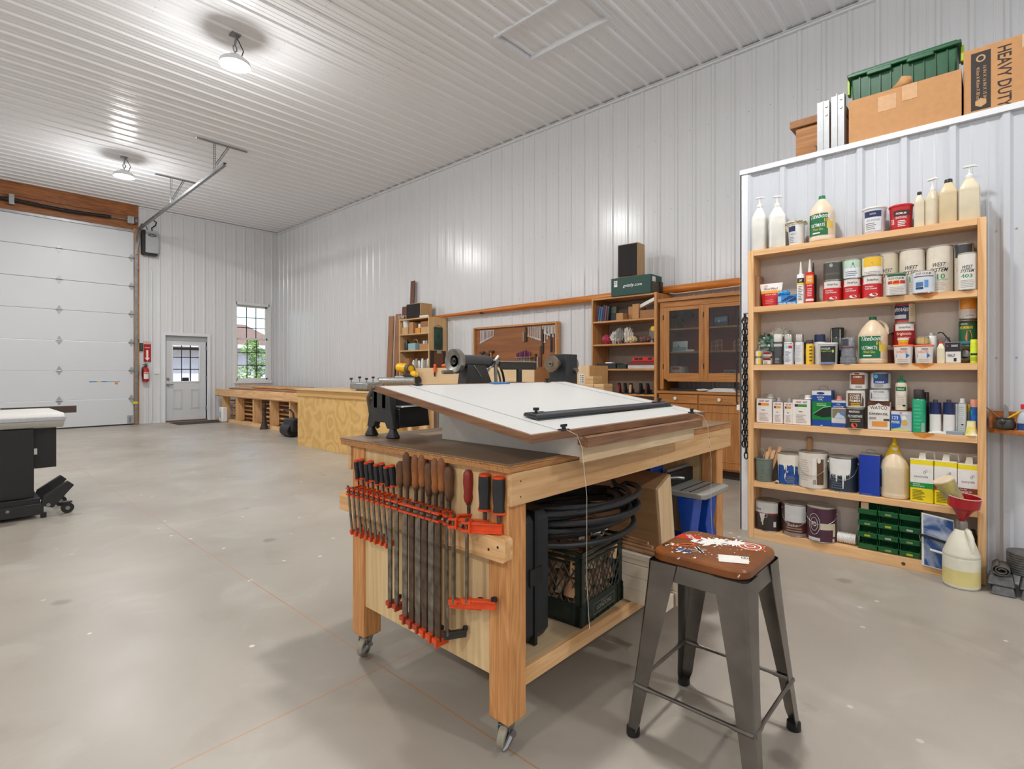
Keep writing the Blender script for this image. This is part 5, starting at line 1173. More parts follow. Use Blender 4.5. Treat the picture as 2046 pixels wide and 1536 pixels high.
I('can', 'enamel_can', 'white enamel can with green top band in front of a filler canister', 'paint can', 1769, 1812, 548, 1, x=4.085, body=(222, 218, 212), lid=(22, 84, 48), L=[('b', .86, .97, (30, 90, 52)), ('t', 'RUST-OLEUM', .77, .10, BK, -.05, 1.5), ('b', .52, .66, RD, -.9, .9), ('o', -.05, .59, .38, .13, YL), ('l', .05, .4, 5, (180, 170, 166), -.7, .8)], turn=TR)
I('can', 'topside_can', 'white can with pale blue boat pictures in front of a filler canister', 'paint can', 1822, 1868, 543, 1, x=4.085, body=(208, 216, 226), L=[('b', .76, .97, (222, 216, 214)), ('t', 'RUST-OLEUM', .87, .10, BK, -.1, 1.4), ('b', .73, .77, (50, 60, 80)), ('b', .3, .5, (70, 110, 160), -.8, -.1), ('b', .18, .28, (30, 60, 90), -.8, -.1), ('b', .25, .58, (90, 140, 190), .0, .35), ('t', 'MARINE', .62, .08, WT, -.2, .8)], turn=TR)
# --- third board
z2 = STOP[2]
cy1 = I('can', 'filler_tin', 'small white and yellow tin at the left end of third shelf, lower one', 'tin', 1509, 1522, 714, 2, x=4.09, body=(228, 222, 206), L=[('b', .1, .8, YL, .2, 1.1)])
I('can', 'filler_tin', 'small white and yellow tin stacked at the left end of third shelf', 'tin', 1509, 1522, 700, 2, x=4.09, z=top_of(cy1), body=(228, 222, 206), L=[('b', .1, .8, YL, .2, 1.1)])
I('can', 'sealant_tin', 'little grey-capped tin behind the stacked yellow tins', 'tin', 1515, 1528, 683, 2, x=4.17, body=(190, 186, 180), lid=(150, 148, 144))
cy2 = I('can', 'putty_tin', 'small white tin with maroon band, lower, beside the black spray can', 'tin', 1524, 1543, 714, 2, x=4.09, body=(226, 218, 206), L=[('b', .6, .95, (130, 30, 34)), ('l', .1, .5, 3, GY)])
I('can', 'putty_tin', 'small white tin with maroon lettering stacked beside the black spray can', 'tin', 1525, 1543, 703, 2, x=4.09, z=top_of(cy2), body=(226, 218, 206), L=[('b', .5, .95, (130, 30, 34)), ('t', 'PUTTY', .3, .2, BK, 0, 1.3)])
m_ = MB(); m_.blob((0, 0, 0), .035, .06, .07, splat((30, 84, 62), (150, 160, 152), 22, .5, .12, .25, name='printed_plastic'), .35, 4, 16, 6); one('plastic_bag', m_, 'green and white crumpled bag of supplies at left of third shelf', 'bag', loc=(4.175, on_x(1533, 4.17).y, z2+.15))
m_ = MB(); m_.blob((0, 0, 0), .03, .06, .05, plain((206, 200, 188), .5, var=.2), .35, 4, 14, 16); one('rag', m_, 'crumpled pale rag stuffed behind the green bag', 'rag', loc=(4.185, on_x(1558, 4.18).y, z2+.22))
I('spray', 'spray_can', 'black and grey spray can with clear cap, leftmost of the row', 'spray can', 1545, 1565, 668, 2, x=4.10, body=(52, 52, 54), capc=milky((214, 212, 206)), L=[('b', .78, .9, (190, 186, 184)), ('p', [(-.6, .45), (.3, .75), (.8, .7), (.6, .4)], (120, 122, 124)), ('l', .05, .3, 4, (150, 150, 150))], turn=TR)
I('spray', 'spray_can', 'white and silver spray can with red mark and chrome cap', 'spray can', 1566, 1586, 668, 2, x=4.10, body=(206, 208, 212), capc=TIN, L=[('t', 'RUST-OLEUM', .9, .05, BK, 0, 1.5), ('b', .70, .82, (190, 30, 40), .0, .8), ('o', -.35, .76, .3, .08, (150, 200, 180)), ('l', .1, .6, 8, (140, 140, 150), -.7, .5)], turn=TR)
I('spray', 'spray_can', 'plain pale spray can with silver cap, third in the row', 'spray can', 1588, 1607, 668, 2, x=4.10, body=(208, 206, 206), capc=TIN, L=[('l', .1, .85, 12, (180, 180, 182), -.7, .7)])
I('spray', 'spray_can', 'dark spray can with black cap between the pale and yellow cans', 'spray can', 1606, 1616, 684, 2, x=4.13, body=(60, 60, 40), capc=(26, 26, 28), L=[('b', .6, .9, YL, 0, 1)])
I('spray', 'spray_can', 'bright yellow spray can with black cap on third shelf', 'spray can', 1610, 1626, 679, 2, x=4.095, body=(232, 182, 24), capc=(44, 42, 48), L=[('l', .1, .9, 5, (110, 90, 20), .1, .95)], capf=.14)
I('spray', 'spray_can', 'white spray can with navy cap behind the wood filler tub', 'spray can', 1626, 1650, 668, 2, x=4.15, body=(214, 214, 216), capc=(40, 46, 76))
I('spray', 'spray_can', 'black can with white drips, tallest, behind the filler tub', 'spray can', 1658, 1688, 655, 2, x=4.185, body=(44, 48, 44), capc=(40, 44, 42), L=[('b', .2, 1.3, WT, -.7, -.63), ('b', .5, 1.25, WT, .5, .58)])
I('tub', 'wood_filler_tub', 'black and green labelled wood filler tub in the middle of third shelf', 'tub', 1634, 1675, 685, 2, x=4.09, body=(206, 204, 200), lid=(228, 226, 222), L=[('b', .05, .84, (34, 36, 32), -.85, .9), ('p', [(-.85, .05), (.9, .05), (.9, .55), (-.3, .32)], (140, 170, 60)), ('t', 'WOODLIFE', .72, .1, WT, -.25, 1.0), ('t', 'CopperCoat', .6, .08, (170, 220, 60), -.2, 1.1), ('o', .55, .6, .13, .07, (190, 210, 90)), ('b', .02, .1, (110, 130, 180), -.8, .8)], taper=.9, turn=TR)
m_ = MB(); gl = glassy((196, 198, 204), .25, .1, 'clear_plastic')
GP = plain((126, 128, 134), .25, var=.2, scale=50)
p = I('none', 'plastic_cups', 'stack of clear grey plastic cups on the third shelf', 'cups', 1676, 1714, 675, 2, x=4.10)
q = MB()
for i in range(4): q.lathe([(.046-.002*i, .004+.012*i), (.050-.002*i, .012*i+.014), (.050-.002*i, .012*i+.016), (.046-.002*i, .012*i+.018)], GP, n=26)
q.lathe([(.046, 0), (.048, .045)], GP, n=26); build('lids', q, p[0])
q = MB(); q.lathe([(.042, .05), (.040, .10), (.038, p[2]-.003), (.036, p[2]), (0, p[2])], GP, n=26); marks(q, cyl_map(.041), [('b', .60, .66, (110, 60, 66)), ('b', .7, .95, (60, 62, 70), -.8, .2)], p[2], .041); build('cups', q, p[0])
I('jug', 'glue_jug', 'one gallon wood glue jug with green label and side handle on third shelf', 'jug', 1714, 1774, 633, 2, x=4.135, body=(226, 204, 174), cap=(14, 110, 70), L=TB(), handle=True, turn=TR)
I('can', 'stain_can', 'dark brown stain can half hidden right of glue jug, upper', 'paint can', 1762, 1788, 664, 2, x=4.19, z=z2+.115, body=(104, 56, 36), L=[('b', .8, .97, (40, 30, 26))])
I('can', 'stain_can', 'dark brown stain can half hidden right of glue jug, lower', 'paint can', 1762, 1788, 698, 2, x=4.19, hfix=.112, body=(96, 52, 34), L=[('b', .8, .97, (170, 160, 150))])
SPB = I('can', 'paint_can', 'tan can at the bottom of the tall stack, behind the orange-lidded tub', 'paint can', 1785, 1828, 690, 2, x=4.18, hfix=.10, body=(120, 40, 40))
BR = I('can', 'polyurethane_can', 'dark red and white polyurethane can with cream script in the tall stack', 'paint can', 1785, 1829, 647, 2, x=4.18, z=top_of(SPB), body=(150, 20, 30), L=[('b', .70, .97, (222, 214, 210)), ('t', 'Interlux', .84, .1, BK, 0, 1.1), ('t', 'Brightside', .55, .15, (240, 200, 170), -.1, 1.4), ('t', 'Polyurethane', .40, .07, (240, 200, 170), -.1, 1.2)], turn=TR)
I('can', 'epifanes_can', 'navy and cream boat paint can on top of the dark red can', 'paint can', 1785, 1829, 604, 2, x=4.18, z=top_of(BR), body=(214, 200, 170), L=[('b', .04, .86, NV, -1.15, .35), ('b', .04, .14, (190, 50, 44), -1.15, .35), ('b', .82, .9, (190, 50, 60), -1.15, .35), ('o', -.45, .6, .55, .22, (110, 150, 160)), ('t', 'EPIFANES', .62, .16, WT, -.35, 1.35, .3), ('b', .2, .38, (216, 210, 204), -1.1, .1), ('l', .3, .7, 5, (180, 150, 110), .45, .9)]+[('p', [(-1.1+.16*i, .89), (-1.02+.16*i, .89), (-.95+.16*i, .97), (-1.03+.16*i, .97)], BK) for i in range(14)], turn=TR)
TT = [I('tub', 'epoxy_tub', 'white tub with orange lid and blue arrow under a small yellow jar', 'tub', 1784, 1826, 689, 2, x=4.09, body=(226, 222, 218), lid=(236, 122, 78), L=[('t', 'DURATEX', .62, .14, (236, 120, 70), -.05, 1.3), ('p', [(-.75, .33), (.4, .33), (.4, .26), (.8, .42), (.4, .56), (.4, .5), (-.75, .5)], (40, 110, 180)), ('l', .08, .25, 2, (220, 180, 150)), ('b', .74, .8, GY, -.2, .5)], taper=.84),
      I('tub', 'epoxy_tub', 'white tub with orange lid and blue arrow under a bare gold tin', 'tub', 1826, 1867, 689, 2, x=4.09, body=(226, 222, 218), lid=(236, 122, 78), L=[('t', 'DURATEX', .62, .14, (236, 120, 70), -.05, 1.3), ('p', [(-.75, .33), (.4, .33), (.4, .26), (.8, .42), (.4, .56), (.4, .5), (-.75, .5)], (40, 110, 180)), ('l', .08, .25, 2, (220, 180, 150)), ('b', .74, .8, GY, -.2, .5)], taper=.84)]
zt1 = TT[0][0].location.z+TT[0][2]+.001
I('tub', 'filler_jar', 'small yellow jar with white lid sitting on an orange-lidded tub', 'jar', 1793, 1816, 676, 2, x=4.09, z=zt1, body=(232, 190, 40), lid=WT, L=[('b', .1, .4, (220, 140, 30))], taper=.85)
I('can', 'paint_can', 'bare gold coloured tin sitting on an orange-lidded tub', 'tin', 1831, 1857, 673, 2, x=4.12, z=zt1, body=(190, 170, 110), L=[('b', .05, .95, (140, 124, 90), .3, .4)])
I('spray', 'spray_can', 'plain white spray can behind the orange-lidded tubs', 'spray can', 1849, 1873, 665, 2, x=4.18, body=(226, 224, 222), capc=(190, 190, 190), capf=.1, capr=.4)
I('pump', 'glue_bottle', 'cream bottle with red cap and red label on third shelf', 'bottle', 1872, 1888, 684, 2, x=4.09, c=(232, 220, 190), cap='cap', capc=(200, 40, 44), sq=4)
t, w_, h = I('none', 'oil_can', 'small grey oil can with long black spout and red base at the back', 'oil can', 1882, 1904, 656, 2, x=4.18)
p = MB(); p.lathe([(0, 0), (.03, 0), (.03, .09), (.012, .14), (.012, .16), (0, .16)], plain((130, 124, 126), .35), n=20); p.lathe([(.031, 0), (.031, .05)], col((200, 40, 44)), n=20); build('body', p, t)
p = MB(); p.tube([(.03, -.02, .09), (.01, -.03, .14), (-.02, -.03, .185), (-.035, -.03, .19), (-.045, -.03, .182)], .0035, C_K, n=6); build('spout', p, t)
I('fcan', 'solvent_can', 'squat black and white square tin with red mark near the right end', 'tin', 1888, 1920, 683, 2, x=4.085, cyl=False, depth=.05, body=(222, 218, 214), spout=None, L=[('b', .55, .97, (36, 34, 42)), ('t', 'DRAINE', .82, .1, WT, .2, .8), ('b', .78, .86, RD, -.8, -.6), ('t', 'SALT', .38, .1, BK, -.2, 1.0), ('b', .08, .24, BK, .1, .45), ('l', .3, .34, 1, GY)])
m_ = MB(); m_.tube([(0, .038*cos(q), .038*sin(q)) for q in [2*pi*i/26 for i in range(26)]], .014, plain((70, 52, 36), .5), n=10, closed=True); one('tape_roll', m_, 'roll of dark brown tape standing on edge near the right upright', 'tape', loc=(4.11, on_x(1928, 4.11).y, z2+.053), rz=.25)
CM = I('can', 'stain_can', 'dark green varnish can with hand picture at the right end, third shelf', 'paint can', 1915, 1953, 658, 2, x=4.185, z=None, hfix=.155, body=(24, 92, 56), L=[('b', .9, .98, (60, 56, 40)), ('t', 'MINWAX', .86, .06, WT, -.4, .8), ('t', 'HELMSMAN', .72, .12, (226, 190, 50), -.2, 1.5), ('p', [(-.3, .3), (-.1, .6), (.3, .62), (.5, .35), (.3, .15), (-.1, .15)], (206, 130, 84)), ('b', .1, .2, (60, 130, 160), -.9, .2)])
CM[0].location.z = z2+.10+.0006
I('can', 'stain_can', 'short dark can hidden beneath the green varnish can', 'paint can', 1915, 1953, 700, 2, x=4.185, hfix=.096, body=(40, 44, 42), L=[('b', .4, .8, (210, 214, 210), -.6, .9)])
I('can', 'varnish_can', 'orange and blue sailboat can on top of the green varnish can', 'varnish can', 1915, 1953, 594, 2, x=4.185, z=z2+.262, body=(222, 214, 206), L=[('b', .45, .97, (230, 150, 40)), ('p', [(-.9, .3), (-.4, .75), (.0, .5), (.3, .9), (.9, .35)], (180, 194, 214)), ('p', [(-.6, .55), (-.2, .72), (.0, .5)], (60, 90, 150)), ('b', .04, .24, WT, -.3, 1), ('t', '#12 Dark', .16, .08, BK, .3, .9)])
I('spray', 'spray_can', 'neon yellow-green can at the right end of third shelf', 'spray can', 1938, 1954, 678, 2, x=4.09, body=(204, 226, 40), capc=(220, 236, 60), L=[('b', .4, .5, BK), ('b', .1, .3, (170, 190, 30))], capf=.18)
# --- fourth board
z3 = STOP[3]
AG = lambda c, num: [('t', 'AWLGRIP', .88, .075, (190, 40, 60), -.32, .62, .3), ('t', 'GRIP', .88, .07, (50, 80, 150), .4, .5, .3), ('b', .70, .80, c, -.75, .62), ('b', .70, .8, (80, 50, 40), -.75, -.4), ('t', num, .52, .05, BK, -.1, .4), ('l', .08, .42, 6, (196, 176, 170), -.6, .7)]
I('fcan', 'primer_tin', 'large white square tin with orange band, leftmost on the fourth shelf', 'tin', 1511, 1542, 795, 3, x=4.085, cyl=False, depth=.10, body=(228, 220, 214), L=AG((226, 150, 50), 'D3001'), handle=True, spout='cap', cap=(160, 156, 150))
I('fcan', 'primer_tin', 'narrow white square tin with orange band, left of two alike', 'tin', 1544, 1564, 802, 3, x=4.085, cyl=False, depth=.06, body=(228, 220, 214), L=AG((226, 150, 50), 'G3010'), spout='mid', cap=(150, 146, 140), group='narrow white tins with orange bands')
I('fcan', 'primer_tin', 'narrow white square tin with orange band, right of two alike', 'tin', 1566, 1584, 803, 3, x=4.085, cyl=False, depth=.06, body=(228, 220, 214), L=AG((226, 150, 50), 'G3010'), spout='mid', cap=(150, 146, 140), group='narrow white tins with orange bands')
I('fcan', 'primer_tin', 'large white square tin with green band and white cap', 'tin', 1583, 1619, 797, 3, x=4.082, cyl=False, depth=.10, body=(230, 224, 218), L=AG((60, 140, 60), 'T0003'), spout='cap', cap=WT, handle=True)
I('fcan', 'thinner_tin', 'tall blue and green square tin with wire handle on fourth shelf', 'tin', 1622, 1661, 779, 3, x=4.085, cyl=False, depth=.10, body=(20, 70, 150), handle=True, spout=None, L=[('b', .86, .98, (214, 212, 214)), ('o', -.1, .91, .42, .035, (30, 60, 120)), ('b', .18, .68, (16, 120, 50)), ('p', [(-.9, .32), (.2, .52), (.97, .55), (.97, .28), (.1, .25)], (20, 36, 24)), ('t', 'DUTCH', .80, .045, WT, -.1, .7), ('t', 'OIL', .74, .045, WT, -.1, .5), ('l', .56, .64, 2, (160, 220, 150), -.5, .5), ('p', [(-.9, .34), (.2, .54), (.97, .57), (.97, .55), (.2, .52), (-.9, .325)], (140, 210, 150)), ('b', .02, .04, WT, -.1, .1)])
t_, w_, h_2 = I('fcan', 'brush_cleaner_tin', 'blue and white flat tin with pink cap on fourth shelf', 'tin', 1661, 1690, 799, 3, x=4.08, cyl=False, depth=.05, body=(214, 208, 206), L=[('b', .72, .9, (20, 70, 150)), ('t', 'PTX', .84, .05, WT, .0, .5), ('t', 'PAINTING PREP', .76, .05, WT, 0, 1.4), ('b', .34, .68, (130, 120, 96), -.9, .95), ('p', [(-.6, .34), (-.1, .55), (.5, .5), (.95, .34)], (190, 206, 226)), ('p', [(.1, .5), (.5, .6), (.95, .55), (.7, .42)], (100, 130, 180)), ('b', .02, .16, (40, 80, 160))], spout='wide', cap=(214, 130, 130))
P1 = I('can', 'polyurethane_can', 'black polyurethane can with orange dot beneath the primer can', 'paint can', 1690, 1727, 815, 3, x=4.09, body=(38, 36, 38), L=[('t', 'MINWAX', .84, .11, WT, -.1, 1.2), ('t', 'POLYURETHANE', .62, .13, WT, 0, 1.7), ('o', -.1, .18, .34, .13, (226, 90, 40)), ('l', .34, .5, 2, (190, 180, 150), -.6, .6)], turn=TR)
P2 = I('can', 'primer_can', 'white and brown cover stain primer can in the three-high stack', 'paint can', 1690, 1729, 779, 3, x=4.09, z=top_of(P1), body=(214, 210, 204), L=[('b', .1, .82, (104, 70, 30), -.9, .6), ('t', 'COVER', .70, .13, WT, -.1, 1.1), ('t', 'STAIN', .56, .13, WT, -.1, 1.0), ('t', 'PRIMER', .40, .13, WT, -.05, 1.15), ('l', .1, .28, 2, (226, 190, 60), -.5, .5), ('b', .86, .96, WT), ('p', [(.6, .1), (.75, .7), (.95, .5), (.95, .1)], (70, 70, 74))], turn=TR)
I('can', 'wood_finish_can', 'white can with brown grain picture on top of the primer can', 'paint can', 1697, 1735, 744, 3, x=4.13, z=top_of(P2), body=(214, 208, 204), L=[('b', .3, .86, (130, 64, 28), -.8, .8), ('t', 'FORMBY', .74, .09, WT, 0, 1.0), ('p', [(-.7, .35), (-.1, .5), (.6, .42), (.7, .34)], (210, 120, 50)), ('b', .88, .97, (160, 40, 30), -.3, .2), ('l', .08, .24, 2, GY, -.2, .5)])
W1 = I('fcan', 'danish_oil_tin', 'white danish oil tin with brown top and wood sample', 'tin', 1733, 1778, 802, 3, x=4.085, cyl=False, depth=.075, body=(224, 218, 212), spout=None, L=[('b', .84, 1, (96, 50, 26)), ('p', [(-.45, .6), (.45, .6), (.65, .72), (.4, .86), (0, .95), (-.4, .86), (-.65, .72)], (232, 226, 220)), ('b', .70, .86, (232, 226, 220), -.82, .82), ('t', 'WATCO', .78, .115, BK, 0, 1.55), ('t', 'DANISH OIL', .565, .08, BK, 0, 1.7), ('b', .12, .30, (222, 150, 70), -.6, .78), ('b', .33, .4, (60, 60, 60), .45, .98), ('l', .36, .46, 2, GY, -.85, -.2)])
z_ = W1[0].location.z+W1[2]+.002
W2 = I('can', 'primer_can', 'white and blue ultra cover primer can above the danish oil', 'paint can', 1737, 1778, 777, 3, x=4.125, z=z_, body=(206, 208, 210), L=[('b', .2, .9, (206, 206, 206)), ('p', [(-.95, .75), (-.7, .3), (0, .15), (.7, .3), (.95, .9), (1.1, .9), (1.1, .05), (-.95, .2)][::1], (30, 70, 130)), ('o', -.05, .72, .75, .22, (220, 218, 216)), ('t', 'RUST-OLEUM', .78, .1, BK, -.15, 1.0), ('t', 'ULTRA COVER', .42, .13, WT, -.1, 1.3), ('b', .03, .14, WT)], turn=TR)
I('can', 'primer_can', 'grey can with dark blue primer label, topmost beside the brown grain can', 'paint can', 1739, 1780, 745, 3, x=4.125, z=top_of(W2), body=(190, 190, 192), hfix=None, L=[('b', .35, .97, (40, 60, 96), -.8, .8), ('b', .32, .5, (20, 50, 140), -.7, .5), ('t', 'PRIMER', .42, .1, WT, -.1, .9), ('o', -.5, .78, .2, .12, (70, 170, 200)), ('l', .08, .28, 3, GY, -.7, .5)], turn=TR)
PT = I('fcan', 'primer_tin', 'blue and yellow 1-2-3 primer tin under the white glue bottle', 'tin', 1780, 1822, 821, 3, x=4.082, cyl=False, depth=.07, body=(186, 188, 192), spout=None, L=[('p', [(-.98, .1), (-.1, .2), (0, .5), (-.15, .85), (-.98, .85)], (20, 90, 180)), ('b', .82, .98, (206, 206, 208), -.98, .6), ('o', -.05, .9, .12, .06, (226, 130, 120)), ('t', '123', .66, .17, WT, -.6, .55), ('t', 'PRIMER', .44, .13, WT, -.55, .8), ('p', [(-.05, .7), (.3, .8), (.55, .6), (.1, .55)], (226, 222, 214)), ('o', .3, .42, .28, .12, (214, 170, 50)), ('b', .02, .1, (206, 206, 90), -.98, .6)])
z_ = PT[0].location.z+PT[2]+.002
t, w_, h = I('none', 'glue_bottle', 'slim cream glue bottle with green cap on the primer tin', 'bottle', 1789, 1813, 750, 3, x=4.115, z=z_)
p = MB(); r_ = w_/2; p.lathe([(0, 0), (r_, .003), (r_, h*.72), (r_*.9, h*.78), (r_*.7, h*.80), (0, h*.80)], milky((232, 212, 186)), n=24); build('body', p, t)
p = MB(); p.lathe([(r_*.75, h*.80), (r_*.75, h*.86), (r_*.3, h*.88), (r_*.22, h), (0, h)], col((14, 130, 90)), n=20); build('cap', p, t)
p = MB(); marks(p, cyl_map(r_*1.001), [('b', .10, .56, (222, 210, 196)), ('b', .56, .68, (14, 110, 60)), ('t', 'Titebond', .62, .05, WT, -.1, 1.3, .3), ('b', .415, .42, GY), ('l', .15, .4, 5, (190, 180, 170)), ('b', .12, .17, BK, .3, .8)], h, r_); build('label', p, t)
one('paint_box', MB().box(-.03, .03, -.075, .05, 0, .14, col((150, 30, 26))), 'dark red box half hidden behind the glue bottle, fourth shelf', 'box', loc=(4.195, on_x(1800, 4.19).y, z3+.001))
I('spray', 'spray_can', 'bright green aerosol can with black cap on fourth shelf', 'spray can', 1822, 1850, 778, 3, x=4.10, body=(16, 150, 104), capc=(34, 26, 26), L=[('l', .1, .85, 7, (60, 180, 140), -.7, .7), ('b', .03, .28, (190, 210, 200), .45, .95)]+[('b', .05, .26, (90, 120, 110), .5+.08*i, .53+.08*i) for i in range(5)], capr=.78, capf=.22)
I('spray', 'spray_can', 'thin black aerosol can just behind the bright green one', 'spray can', 1843, 1857, 783, 3, x=4.165, body=(44, 46, 50), capc=(34, 30, 30), capf=.2)
for i, (a_, b2) in enumerate(((1857, 1881), (1884, 1908))):
    t, w_, h = I('none', 'solvent_tin', 'white round tin with navy top, %s of two alike on fourth shelf' % ('left', 'right')[i], 'tin', a_, b2, 798, 3, x=4.115, group='white tins with navy tops')
    r_ = w_/2; hb = h-.018
    p = MB(); p.lathe([(0, 0), (r_*.98, 0), (r_, .003), (r_*.98, .006), (r_*.98, hb*.62)], col((222, 220, 216)), n=28); p.lathe([(r_*.98, hb*.62), (r_*.98, hb-.004), (r_, hb-.003), (r_, hb), (r_*.5, hb+.004), (0, hb+.004)], col((30, 44, 90)), n=28); build('body', p, t)
    p = MB(); p.lathe([(r_*.42, hb+.002), (r_*.42, h), (0, h)], plain((96, 86, 78), .4, metal=.6), n=20); build('cap', p, t)
I('fcan', 'solvent_tin', 'narrow black and white upright carton beside the white tall tin', 'carton', 1908, 1914, 805, 3, x=4.12, cyl=False, depth=.04, body=(214, 214, 214), spout=None, top=BK)
I('fcan', 'solvent_tin', 'tall slim white tin with grey cap near the right end of fourth shelf', 'tin', 1914, 1931, 805, 3, x=4.105, cyl=False, depth=.06, body=(210, 214, 214), L=[('l', .1, .9, 12, (180, 186, 186), -.8, .6), ('b', .3, .34, BK, -.2, .3)], spout='wide', cap=(206, 210, 210), rr_=.01)
I('spray', 'spray_can', 'yellow-banded grey spray can behind the yellow plastic spreader', 'spray can', 1928, 1943, 808, 3, x=4.17, body=(150, 150, 148), capc=(214, 190, 40))
I('spray', 'spray_can', 'blue and teal can with orange stripes in the right corner', 'spray can', 1938, 1955, 798, 3, x=4.13, body=(24, 80, 170), capc=(222, 150, 130), L=[('b', .1, .9, (20, 150, 140), -1, -.4), ('b', .5, .7, (30, 100, 190))], capf=.2)
t, w_, h = I('none', 'paper_cone', 'yellow painted paper funnel with white drips at the right corner of fourth shelf', 'funnel', 1929, 1953, 834, 3, x=4.085)
p = MB(); p.lathe([(.034, 0), (.033, .008), (.027, .01), (.022, .05), (.020, .085)], splat((236, 214, 100), (236, 232, 210), 30, .5, .1, .4, name='dripped_yellow'), n=24); build('cone', p, t)
t = thing('white_spreader', 'white plastic spreader lying flat near the front of fourth shelf', 'spreader', (4.075, on_x(1874, 4.075).y, z3+.001), .2); build('blade', MB().box(-.012, .014, -.045, .045, 0, .008, C_W), t, .002); build('grip', MB().box(-.006, .006, -.03, .03, .008, .014, C_W), t, .002)
t = thing('sanding_block', 'grey-blue sanding block lying on paper at the front of fourth shelf', 'sanding block', (4.08, on_x(1908, 4.08).y, z3+.001), -.1); build('block', MB().box(-.014, .014, -.04, .04, .001, .020, col((140, 152, 168))), t, .002); build('paper', MB().box(-.016, .016, -.045, .046, 0, .001, C_W), t)
# --- fifth board
z4 = STOP[4]
t, w_, h = I('none', 'stirring_cup', 'grey-green plastic cup holding paint sticks, left end of fifth shelf', 'cup', 1508, 1546, 914, 4, x=4.115)
p = MB(); r_ = w_/2; CUPM = plain((112, 122, 112), .35, var=.12); p.lathe([(0, 0), (r_*.82, 0), (r_*.84, .004), (r_*.97, h-.012), (r_*1.02, h-.010), (r_*1.02, h), (r_*.93, h), (r_*.78, .01), (0, .01)], CUPM, n=30)
for i in range(6): p.patch(lambda u, v, e=0: ((r_*(.84+.13*v/h)+e)*sin(u), -(r_*(.84+.13*v/h)+e)*cos(u), v), -.3, .3, .04+.02*i, .042+.02*i, plain((80, 96, 88), .5), .0006, 3)
build('cup_body', p, t)
rg = random.Random(8); cc_ = Vector(t.location)
for i in range(9):
    m_ = MB(); L = rg.uniform(.20, .27); m_.box(-.0015, .0015, -.011, .011, 0, L, (wood((196, 140, 92), (222, 170, 122), 'z', 3, .6), wood((216, 172, 124), (234, 196, 150), 'z', 3, .6))[i % 2])
    one('paint_stick', m_, 'thin wooden paint stirring stick leaning in the grey-green cup', 'paint stick', 'paint sticks in the cup', loc=(cc_.x+rg.uniform(-.02, .02), cc_.y+.012-.004*i, z4+.014), rot=(.12+.03*i+rg.uniform(-.02, .02), rg.uniform(-.05, .15), .1))
m_ = MB(); m_.box(-.004, .004, -.01, .01, 0, .10, col((40, 100, 160))); m_.tube([(0, 0, .1), (0, -.01, .15), (0, .01, .17), (0, .025, .165)], .003, C_W, n=6); one('mini_paint_roller', m_, 'small blue roller handle with white wire in the stirring cup', 'paint roller', loc=(cc_.x+.03, cc_.y+.03, z4+.06), rot=(.12, 0, 0))
I('can', 'paint_pail', 'blue and white primer gallon can with wire handle up, fifth shelf', 'paint can', 1553, 1603, 904, 4, x=4.145, body=(20, 76, 150), bail=-.9, L=[('b', .66, .97, (226, 218, 204)), ('o', .55, .27, .75, .24, (222, 208, 204)), ('t', '1-2 Prime', .40, .09, NV, .5, .85), ('l', .08, .3, 4, GY, .0, .9)], drip=(-1.2, 1.2, .96, .66, 5, (230, 222, 208)))
I('can', 'paint_pail', 'white gallon can with barcode and brown panel, wire handle down', 'paint can', 1595, 1655, 901, 4, x=4.142, body=(218, 208, 196), bail=.8, L=[('b', .12, .82, (96, 68, 44), .35, .85), ('b', .1, .85, (226, 220, 214), .05, .32), ('l', .2, .8, 10, (190, 184, 176), -.9, -.1)]+[('b', .12, .26, BK, .1+.04*i, .12+.04*i) for i in range(5)]+[('o', .5, .78, .12, .07, (226, 222, 214))], turn=.1)
I('can', 'paint_pail', 'dark slate gallon can with white drips down the front', 'paint can', 1655, 1714, 911, 4, x=4.142, body=(44, 54, 66), bail=.8, L=[('b', .1, .55, (36, 48, 62)), ('l', .08, .5, 6, (90, 100, 110), -.9, .2)], drip=(-1.1, .62, .96, .52, 7, (226, 224, 220)), turn=.1)
I('fcan', 'thinner_tin', 'plain blue rectangular gallon tin with handle on fifth shelf', 'tin', 1716, 1757, 908, 4, x=4.075, cyl=False, depth=.11, body=(20, 56, 160), spout=None, handle=True, L=[('l', .02, .06, 1, (80, 110, 190), -.8, .8)])
JG = I('jug', 'thinner_jug', 'beige one gallon jug under a yellow funnel on the fifth shelf', 'jug', 1757, 1818, 893, 4, x=4.145, body=(226, 206, 174), cap=(226, 214, 190), L=[('b', .2, .46, (90, 90, 90), -1.35, -.85), ('b', .46, .56, (40, 130, 190), -1.35, -.85)], handle=False)
t, w_, h = I('none', 'yellow_funnel', 'yellow plastic funnel upside down on the beige jug', 'funnel', 1766, 1806, 876, 4, x=4.145, z=z4+.20)
p = MB(); YF = col((240, 204, 20), .35); p.lathe([(.072, 0), (.070, .002), (.022, .125), (.016, .13), (.010, h)], YF, n=30); build('cone', p, t); t.rotation_euler = (0, .12, 0)
